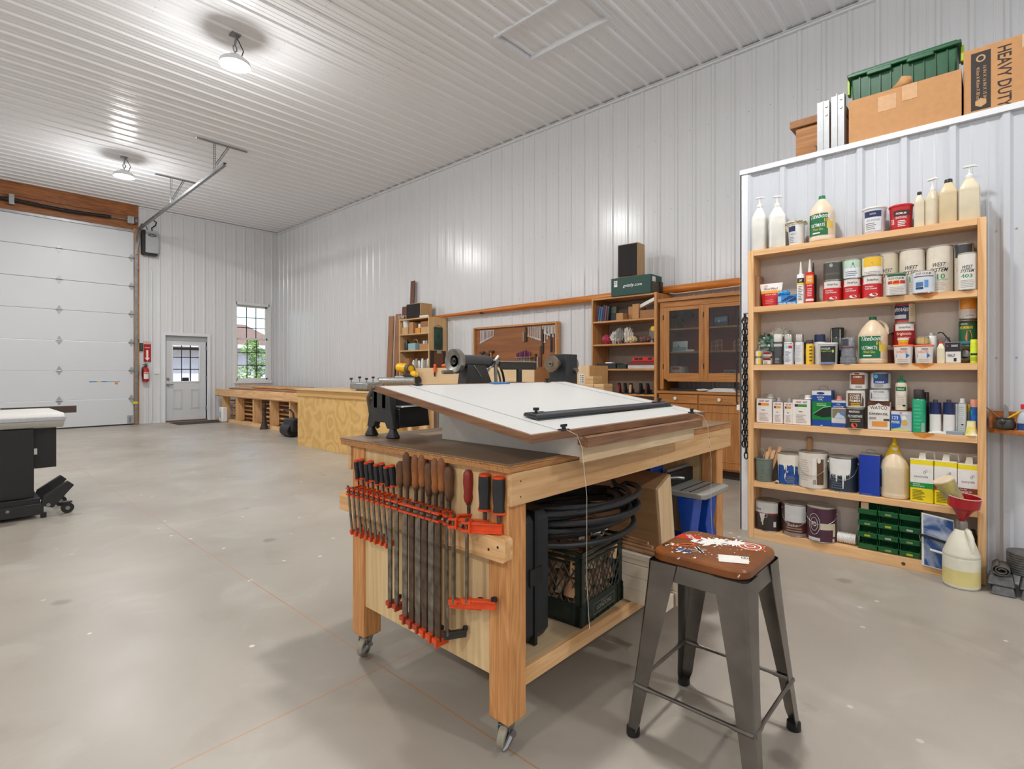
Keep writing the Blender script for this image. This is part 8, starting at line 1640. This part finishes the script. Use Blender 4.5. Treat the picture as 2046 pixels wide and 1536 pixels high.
for i in range(16):
    L = rg.uniform(1.2, 2.4); x = RKX+.12+.165*(i % 7)+rg.uniform(-.004, .004); y = 11.2+rg.uniform(-.9, .9); z = .6225+.055*(i//7)*3.1*.34+(.0)
    lay = i//7; one('top_plank', MB().box(-.075, .075, -L, L, 0, .045, LUM[i % 4]), ('plank in the bottom layer', 'plank in the middle layer', 'plank in the top layer')[lay]+' of the pile on the rack deck', 'plank', ('bottom layer of planks on the deck', 'middle layer of planks on the deck', 'top layer of planks on the deck')[lay], .003, (x if lay < 2 else RKX+.3+.2*(i-14), y, .6225+[0, .16, .22][lay]+.0))
for i in range(7): one('deck_plank', MB().box(-.075, .075, -2.2, 2.2, 0, .11, LUM[(i+1) % 4]), 'thick plank under the upper layers on the rack deck', 'plank', 'thick planks on the rack deck', .003, (RKX+.12+.165*i, 11.9, .6685))
t = thing('white_container', 'white plastic container standing at the left end of lumber rack', 'container', (RKX-.08, on_x(446, RKX-.08).y, .001)); build('body', MB().box(-.07, .07, -.12, .1, 0, .36, C_W), t, .03); build('label', MB().box(-.0715, -.0705, -.05, .02, .1, .25, plain((150, 180, 200), .5)), t)
t = thing('roller_stand', 'dark cast iron stand in front of the lumber rack', 'stand', (RKX-.1, on_x(528, RKX-.1).y, 0)); p = MB(); p.lathe([(.09, 0), (.085, .02), (.05, .12), (.035, .3), (.03, .42), (.05, .44), (.05, .50), (.035, .51), (.03, .55), (0, .55)], plain((52, 42, 36), .6), n=14); build('column', p, t)
t = thing('bench_grinder', 'black power tool with round motor beside the plywood bench', 'power tool', (4.55, on_x(580, 4.55).y, 0)); p = MB(); p.cyl((0, -.16, .13), (0, .18, .13), .13, C_K, n=20); build('motor', p, t, .01); build('body', MB().box(-.08, .1, -.25, .12, .1, .35, M_BLACKM), t, .03); build('handle', MB().tube([(0, .28, .48), (0, 0, .5), (0, -.12, .45), (0, -.16, .3)], .018, C_K), t)
# tall boards against the wall left of the birch bookcase
for i, (ya, yb_, h, m_, lb) in enumerate(((9.05, 9.22, 2.35, 0, 'pale brown tall board leaning left of the birch bookcase'), (8.86, 9.02, 2.38, 0, 'second pale brown board leaning left of the birch bookcase'), (8.52, 8.84, 2.52, 1, 'wide reddish board leaning beside the birch bookcase'), (8.50, 8.62, 3.02, 1, 'tallest dark board leaning on the long wall'))):
    one('leaning_board', MB().box(-.012, .012, -(yb_-ya)/2, (yb_-ya)/2, 0, h, (wood((140, 96, 66), (170, 122, 86), 'z', 1, .6, 1, 'leaning_pale'), wood((92, 52, 34), (118, 72, 50), 'z', 1, .5, 1, 'leaning_dark'))[m_]), lb, 'board', None, .002, (6.26+.025*i, (ya+yb_)/2, .002), rot=(0, .045, 0))
# grinder and panels right of lathe etc.
# ================================================================ on the roof of the partition room
def on_top(px, x): return on_x(px, x).y
ZP = PZ+.009
x0 = 4.34
ya, yb_ = on_top(1696, 4.26), on_top(1921, 4.26)
t = thing('cardboard_box', 'long open cardboard box with taped torn flap on the partition roof', 'box', (4.42, (ya+yb_)/2, ZP)); O = t.location
zt_ = on_x(1921, 4.26, 137).z
p = MB(O); p.box(4.26, 4.265, yb_, ya, ZP, zt_, CARD); build('front_wall', p, t)
p = MB(O); p.box(4.265, 4.60, yb_, yb_+.005, ZP, zt_, CARD); p.box(4.265, 4.60, ya-.005, ya, ZP, zt_, CARD); p.box(4.60, 4.605, yb_, ya, ZP, zt_-.06, CARD); build('side_walls', p, t)
ym = (ya+yb_)/2
p = MB(O); p.add([(4.262, ym+.06, zt_), (4.262, ym-.06, zt_), (4.25, ym-.05, zt_+.045), (4.245, ym-.0, zt_+.06), (4.25, ym+.02, zt_+.03)], [(0, 1, 2, 3, 4)], CARD); o = build('torn_flap', p, t); s = o.modifiers.new('s', 'SOLIDIFY'); s.thickness = .004
p = MB(O); TP = plain((206, 164, 124), .2); p.box(4.2585, 4.2595, ym+.03, ym+.13, zt_-.13, zt_-.03, TP); p.box(4.2582, 4.2592, ym-.08, ym+.0, zt_-.10, zt_+.0, TP); build('packing_tape', p, t)
p = MB(O); p.box(4.2655, 4.60, yb_+.006, ya-.006, ZP, ZP+.01, CARD); build('floor', p, t)
ya2, yb2 = on_top(1700, 4.37), on_top(1918, 4.37); zb2 = ZP+.012; zt2 = on_x(1916, 4.37, 84).z
t = thing('storage_tote', 'dark green lidded storage tote standing in the long cardboard box', 'tote', (4.5, (ya2+yb2)/2, zb2)); O = t.location; GT = plain((24, 84, 50), .4, var=.08); GTd = plain((20, 74, 44), .4)
p = MB(O); k = .03
p.add([(4.34, yb2+k, zb2), (4.57, yb2+k, zb2), (4.57, ya2-k, zb2), (4.34, ya2-k, zb2), (4.325, yb2+.01, zt2-.04), (4.585, yb2+.01, zt2-.04), (4.585, ya2-.01, zt2-.04), (4.325, ya2-.01, zt2-.04)], [(3, 2, 1, 0), (4, 5, 6, 7), (0, 1, 5, 4), (1, 2, 6, 5), (2, 3, 7, 6), (3, 0, 4, 7)], GT); build('body', p, t, .01)
p = MB(O)
for i in range(9): y = yb2+.06+(ya2-yb2-.12)*i/8; p.box(4.318, 4.34, y-.004, y+.004, zt2-.25, zt2-.045, GTd)
build('ribs', p, t)
p = MB(O); p.box(4.30, 4.60, yb2-.01, ya2+.01, zt2-.04, zt2-.015, GT); p.box(4.32, 4.585, yb2+.01, ya2-.01, zt2-.015, zt2, GT); p.box(4.295, 4.31, ym-.16, ym-.02, zt2-.06, zt2-.03, GT); p.box(4.295, 4.31, ym+.06, ym+.2, zt2-.06, zt2-.03, GT); build('lid', p, t, .006)
for y, s in ((yb2-.012, 1), (ya2+.012, -1)): p = MB(O); p.box(4.36, 4.42, y-.008, y+.008, zt2-.13, zt2-.03, col((150, 190, 50)) if s < 0 else col((170, 200, 40))); build('latch', p, t, .003)
yb3 = -.42; ya3 = on_top(1925, 4.28)
t = thing('cardboard_box', 'square heavy duty cardboard box with black printed panel on the partition roof', 'box', (4.5, (ya3+yb3)/2, ZP)); O = t.location; zt3 = on_x(1925, 4.28, 104).z
p = MB(O); p.box(4.28, 4.68, yb3, ya3, ZP, zt3, CARD); build('body', p, t, .004)
p = MB(O); mpv = lambda u, v, e=0: (4.2795-e, ya3-v, zt3-.03-u)   # text reads downwards
p.patch(mpv, .0, zt3-ZP-.06, .035, .125, plain((40, 32, 28), .6), 0, 1); LT = (190, 150, 104)
p.text(lambda u, v, e=0: (4.2795-e, ya3-.185-v, zt3-.03-u), 'HEAVY DUTY', .185, 0, .36, .062, plain((40, 32, 28), .6), .0004)
for s_, vv in (('16 IN X 16 IN X 15 IN', -.098), ('40.6cm X 40.6cm X 38.1cm', -.068)): p.text(lambda u, v, e=0: (4.2795-e, ya3+vv-v, zt3-.03-u), s_, .19, 0, .20, .016, col(LT), .0008)
q = lambda u, v, e=0: (4.2795-e, ya3-u, v)
p.ringp(q, .08, zt3-.07, .022, .022, .008, col(LT), .0008); p.poly(q, [(.055, ZP+.06), (.08, ZP+.045), (.105, ZP+.06), (.105, ZP+.085), (.08, ZP+.1), (.055, ZP+.085)], col(LT), .0008)
build('printing', p, t)
p = MB(O); p.disc(q, .36, ZP+.045, .04, .05, plain((120, 122, 126), .6), .0005); p.patch(q, .32, .40, ZP, ZP+.045, plain((120, 122, 126), .6), .0006, 1); build('hand_hole', p, t)
p = MB(O); p.patch(q, .26, .34, zt3-.08, zt3, plain((206, 176, 146), .15), .0006, 1); build('packing_tape', p, t)
y5 = on_top(1580, 4.5); y6 = on_top(1650, 4.5)
t = thing('wooden_crate', 'old brown wooden crate with lid at the left end of the partition roof', 'crate', (4.62, (y5+y6)/2, ZP)); O = t.location; OW = wood((150, 100, 58), (186, 134, 84), 'y', 1, .7, 1, 'old_crate'); zt5 = on_x(1600, 4.45, 240).z
y6 = on_top(1690, 4.45)
p = MB(O); p.box(4.45, 4.85, y6, on_top(1590, 4.45), ZP, zt5-.06, OW); build('body', p, t, .004)
p = MB(O); p.box(4.43, 4.87, y6-.01, on_top(1578, 4.43), zt5-.055, zt5, plain((150, 104, 66), .7)); build('lid', p, t, .004)
p = MB(O); yt = on_top(1632, 4.45); p.text(lambda u, v, e=0: (4.4495-e, yt-u, v), 'T', 0, ZP+.11, .03, .035, plain((70, 46, 30), .7), .0006); build('lettering', p, t)
for i, (pa, pb, py) in enumerate(((1633, 1657, 207), (1661, 1687, 192))):
    a = on_top(pa, 4.33); b_ = on_top(pb, 4.33); h = on_x(pa, 4.33, py).z-ZP
    t = thing('aluminium_channel', 'upright white metal channel on the partition roof, %s one of two' % ('left' if i == 0 else 'right'), 'metal channel', (4.33, (a+b_)/2, ZP)); AL = plain((176, 178, 180), .4, metal=.3)
    build('web', MB().box(0, .06, -(a-b_)/2, -(a-b_)/2+.004, 0, h, AL), t); build('flange', MB().box(-.004, 0, -(a-b_)/2, (a-b_)/2, 0, h-.01*i, AL), t)
    build('flange_lip', MB().box(-.012, -.004, .0+.0, .006, 0, h, AL), t)
    for z in (h-.04, h-.10): build('rivet', MB().cyl((-.004, .0-.02, z), (-.010, .0-.02, z), .009, M_GALV, n=10), t)
# ================================================================ chain at the partition corner
t = thing('hanging_chain', 'heavy dark chain hanging from the left side of the pine shelf unit', 'chain', (4.12, 1.385, 1.62)); O = t.location; CH = splat((30, 26, 24), (130, 126, 120), 60, .6, .1, .4, metal=.6, name='chain_steel')
for st, (xx_, yy_, z0, z1) in enumerate(((4.11, 1.378, .55, 1.60), (4.13, 1.40, .62, 1.60))):
    p = MB(O); n = int((z1-z0)/.042)
    for i in range(n):
        z = z1-.042*i; pts = []
        for j in range(14):
            a = 2*pi*j/14; u = .013*cos(a); v = .026*sin(a)
            pts.append((xx_+(u if i % 2 else 0), yy_+(0 if i % 2 else u), z+v))
        p.tube(pts, .0052, CH, n=6, closed=True)
    build('chain_strand', p, t)
p = MB(O); p.tube([(4.11, 1.378, 1.6), (4.115, 1.385, 1.65), (4.125, 1.395, 1.65), (4.13, 1.40, 1.6)], .006, M_BLACK, n=6); p.cyl((4.12, 1.345, 1.655), (4.12, 1.40, 1.655), .006, M_GALV, n=8); build('hook', p, t)
p = MB(O); p.tube([(4.105, 1.43, 1.63), (4.09, 1.44, 1.5), (4.09, 1.44, 1.0), (4.10, 1.43, .93)], .006, M_BLACK, n=6); p.cyl((4.10, 1.43, .93), (4.10, 1.43, .97), .013, C_W, n=10); build('cable', p, t)
# ================================================================ right edge: little shelf, pot, bricks
t = thing('side_shelf', 'small varnished wooden shelf right of the pine shelf unit', 'shelf', (4.15, -.15, .9)); O = t.location; VAR = wood((150, 84, 36), (190, 118, 58), 'y', 1.4, .35, 1, 'varnished_shelf')
p = MB(O); p.prism([(4.225, .03), (4.225, -.45), (3.92, -.45), (3.96, -.2), (4.13, .03)], 'z', .868, .892, VAR); build('board', p, t, .002)
p = MB(O); p.box(4.205, 4.225, -.45, .03, .893, .99, VAR); p.box(4.13, 4.204, .012, .03, .893, 1.0, VAR); build('backboard', p, t, .002)
cp = on_x(2008, 4.10)
t = thing('clay_pot', 'dark round pot holding brushes on the small side shelf', 'pot', (4.10, cp.y, .893)); DK = plain((52, 48, 44), .45, var=.25)
p = MB(); p.lathe([(0, 0), (.035, 0), (.046, .012), (.047, .035), (.038, .055), (.040, .066), (.036, .067), (.030, .05), (0, .04)], DK, n=28); build('vessel', p, t)
p = MB(); p.blob((-.044, .012, .045), .012, .014, .014, DK, .3, 4, 10, 3); build('handle', p, t)
o = on_z(2008, 830, .96)
one('paint_brush', MB().box(-.008, .008, -.004, .004, 0, .10, col((236, 200, 30))), 'yellow handled brush leaning in the dark pot', 'brush', bevel=.002, loc=(4.10, cp.y-.01, .955), rot=(.9, 0, 0))
m_ = MB(); m_.prism([(-.012, 0), (.012, 0), (.010, .05), (.018, .07), (.002, .08), (-.01, .06)], 'x', -.006, .006, plain((130, 130, 128), .5)); one('scraper', m_, 'grey curved scraper standing in the dark pot', 'scraper', bevel=.002, loc=(4.11, cp.y-.005, .955), rz=0)
one('thin_brush', MB().cyl((0, 0, 0), (0, .06, .06), .003, plain((120, 96, 70), .5), n=6), 'thin brown brush leaning left in the dark pot', 'brush', loc=(4.10, cp.y+.02, .955))
m_ = MB(); m_.lathe([(0, 0), (.028, 0), (.028, .06), (.02, .09), (.012, .10), (.012, .12), (0, .12)], milky((180, 190, 200)), n=20); m_.lathe([(.0285, .003), (.0285, .04)], col((40, 70, 120)), n=20); m_.lathe([(.014, .12), (.014, .145), (0, .145)], col((206, 30, 60)), n=14); one('spray_bottle', m_, 'small clear bottle with blue liquid and red cap at the right picture edge', 'bottle', loc=(4.08, on_x(2046, 4.08).y, .893))
LEAD = plain((104, 104, 106), .6, metal=.3, var=.25, bump=.6, scale=40)
def fl(px, py, z=0): q = on_z(px, py, z); return q
def ingot(cx, cy, z, lx, ly_, h, lb, rz=0):
    m_ = MB(); k = .012
    v = [(sx_*lx/2, sy_*ly_/2, 0) for sy_ in (-1, 1) for sx_ in (-1, 1)]+[(sx_*(lx/2-k), sy_*(ly_/2-k), h) for sy_ in (-1, 1) for sx_ in (-1, 1)]
    m_.add(v, [(0, 2, 3, 1), (4, 5, 7, 6), (0, 1, 5, 4), (2, 6, 7, 3), (0, 4, 6, 2), (1, 3, 7, 5)], LEAD); one('lead_ingot', m_, lb, 'ingot', None, .006, (cx, cy, z), rz)
ingot(3.98, -.03, .001, .12, .105, .05, 'grey metal ingot on the floor, bottom left by the white jug'); ingot(3.98, -.15, .001, .12, .105, .05, 'grey metal ingot on the floor, bottom right at the picture edge')
ingot(3.985, -.022, .052, .12, .115, .05, 'grey metal ingot in upper row, left, beneath the rubber roll'); ingot(3.99, -.15, .052, .12, .11, .05, 'grey metal ingot in upper row, right, under the disc stack')
ingot(4.12, -.03, .001, .12, .105, .09, 'grey metal ingot at the back left against the partition'); ingot(4.12, -.15, .001, .12, .105, .09, 'grey metal ingot at the back right against the partition')
m_ = MB(); rr_ = plain((78, 74, 70), .6, var=.2); pts = []
for i in range(41): a = 2*pi*2.2*i/40; r_ = .012+.022*i/40; pts.append((0, r_*1.3*cos(a), .034+r_*sin(a)))
vs = []; 
for dx in (-.06, .06):
    for (x, y, z) in pts: vs.append((x+dx, y, z))
n = len(pts); m_.add(vs, [(i, i+1, n+i+1, n+i) for i in range(n-1)], rr_); o = one('rubber_roll', m_, 'rolled grey rubber sheet lying on the ingots', 'rubber roll', loc=(3.98, -.025, .103)); s = o.modifiers.new('s', 'SOLIDIFY'); s.thickness = .006
t = thing('disc_stack', 'stack of round grey metal discs on the ingots at the right edge', 'discs', (4.08, -.13, .104)); p = MB()
for i in range(9):
    p = MB(); p.lathe([(0, .013*i), (.085, .013*i), (.087, .013*i+.004), (.087, .013*i+.009), (.085, .0125+.013*i), (0, .0125+.013*i)], plain((96, 94, 92), .5, metal=.4, var=.2), n=36); build('disc', p, t)
# ================================================================ black machine at the left edge
t = thing('drum_machine', 'black cabinet machine with white rounded top on a mobile base', 'machine', (-.4, 6.3, 0)); O = t.location; YM = 5.93
BKM = plain((26, 25, 24), .45, var=.2, bump=.4, scale=300)
build('cabinet', MB(O).box(-1.2, .585, YM, 6.7, .17, .74, BKM), t, .004)
build('side_housing', MB(O).box(.586, .735, YM+.06, 6.6, .40, .78, BKM), t, .004)
p = MB(O); p.prism([(5.905, .76), (5.87, .80), (5.87, .842), (5.885, .858), (5.92, .868), (6.75, .868), (6.78, .85), (6.78, .78), (6.7, .741), (5.96, .741)], 'x', -1.25, .775, plain((214, 212, 206), .35, var=.03)); p.prism([(5.869, .80), (5.86, .81), (5.86, .835), (5.869, .843)], 'x', -1.25, .782, plain((190, 192, 196), .3, metal=.3)); build('top_cover', p, t, .008)
build('base_skirt', MB(O).box(-1.25, .62, YM-.04, 6.74, .045, .169, M_BLACK), t, .006)
build('base_frame', MB(O).box(-.2, .64, YM-.055, YM-.041, .03, .12, M_BLACKM), t, .003)
build('wood_strip', MB(O).box(-1.2, .18, YM-.03, YM+.03, .001, .03, PINEX), t)
for yy in (YM-.02, YM+.35):
    p = MB(O); p.prism([(.62, .10), (.70, .07), (.84, .24), (.80, .28), (.64, .17)], 'y', yy-.03, yy+.03, M_BLACKM); build('lift_arm', p, t, .004)
for yy in (YM+.0, YM+.37):
    p = MB(O); p.cyl((.80, yy-.018, .045), (.80, yy+.018, .045), .044, C_K, n=24); p.cyl((.80, yy-.022, .045), (.80, yy+.022, .045), .016, M_GALV, n=12); p.box(.77, .83, yy-.026, yy+.026, .088, .10, M_BLACKM); build('castor', p, t)
build('foot_pad', MB(O).cyl((.64, YM-.04, 0), (.64, YM-.04, .04), .02, C_K, n=14), t)
build('bolt', MB(O).cyl((.67, YM-.058, .10), (.67, YM-.05, .10), .014, M_GALV, n=12), t); build('bolt', MB(O).cyl((.42, YM-.058, .09), (.42, YM-.054, .09), .012, M_GALV, n=12), t)
build('rating_plate', MB(O).box(.586, .61, YM-.0+.055, YM+.059, .52, .57, C_W), t)
t = thing('outfeed_board', 'dark brown board sticking out behind the white machine top', 'board', (.5, 7.0, .0)); O = t.location
build('board', MB(O).box(.1, 1.015, 6.98, 7.02, .80, .87, plain((74, 60, 50), .5)), t, .002); build('leg', MB(O).box(.2, .25, 6.98, 7.02, 0, .80, plain((74, 60, 50), .5)), t); build('leg', MB(O).box(.6, .65, 6.98, 7.02, 0, .80, plain((74, 60, 50), .5)), t)
one('cream_cushion', MB().box(-.5, .32, -.1, .1, 0, .03, plain((214, 204, 184), .7)), 'cream folded cloth lying on the white machine top', 'cloth', None, .012, (.1, 6.6, .869))
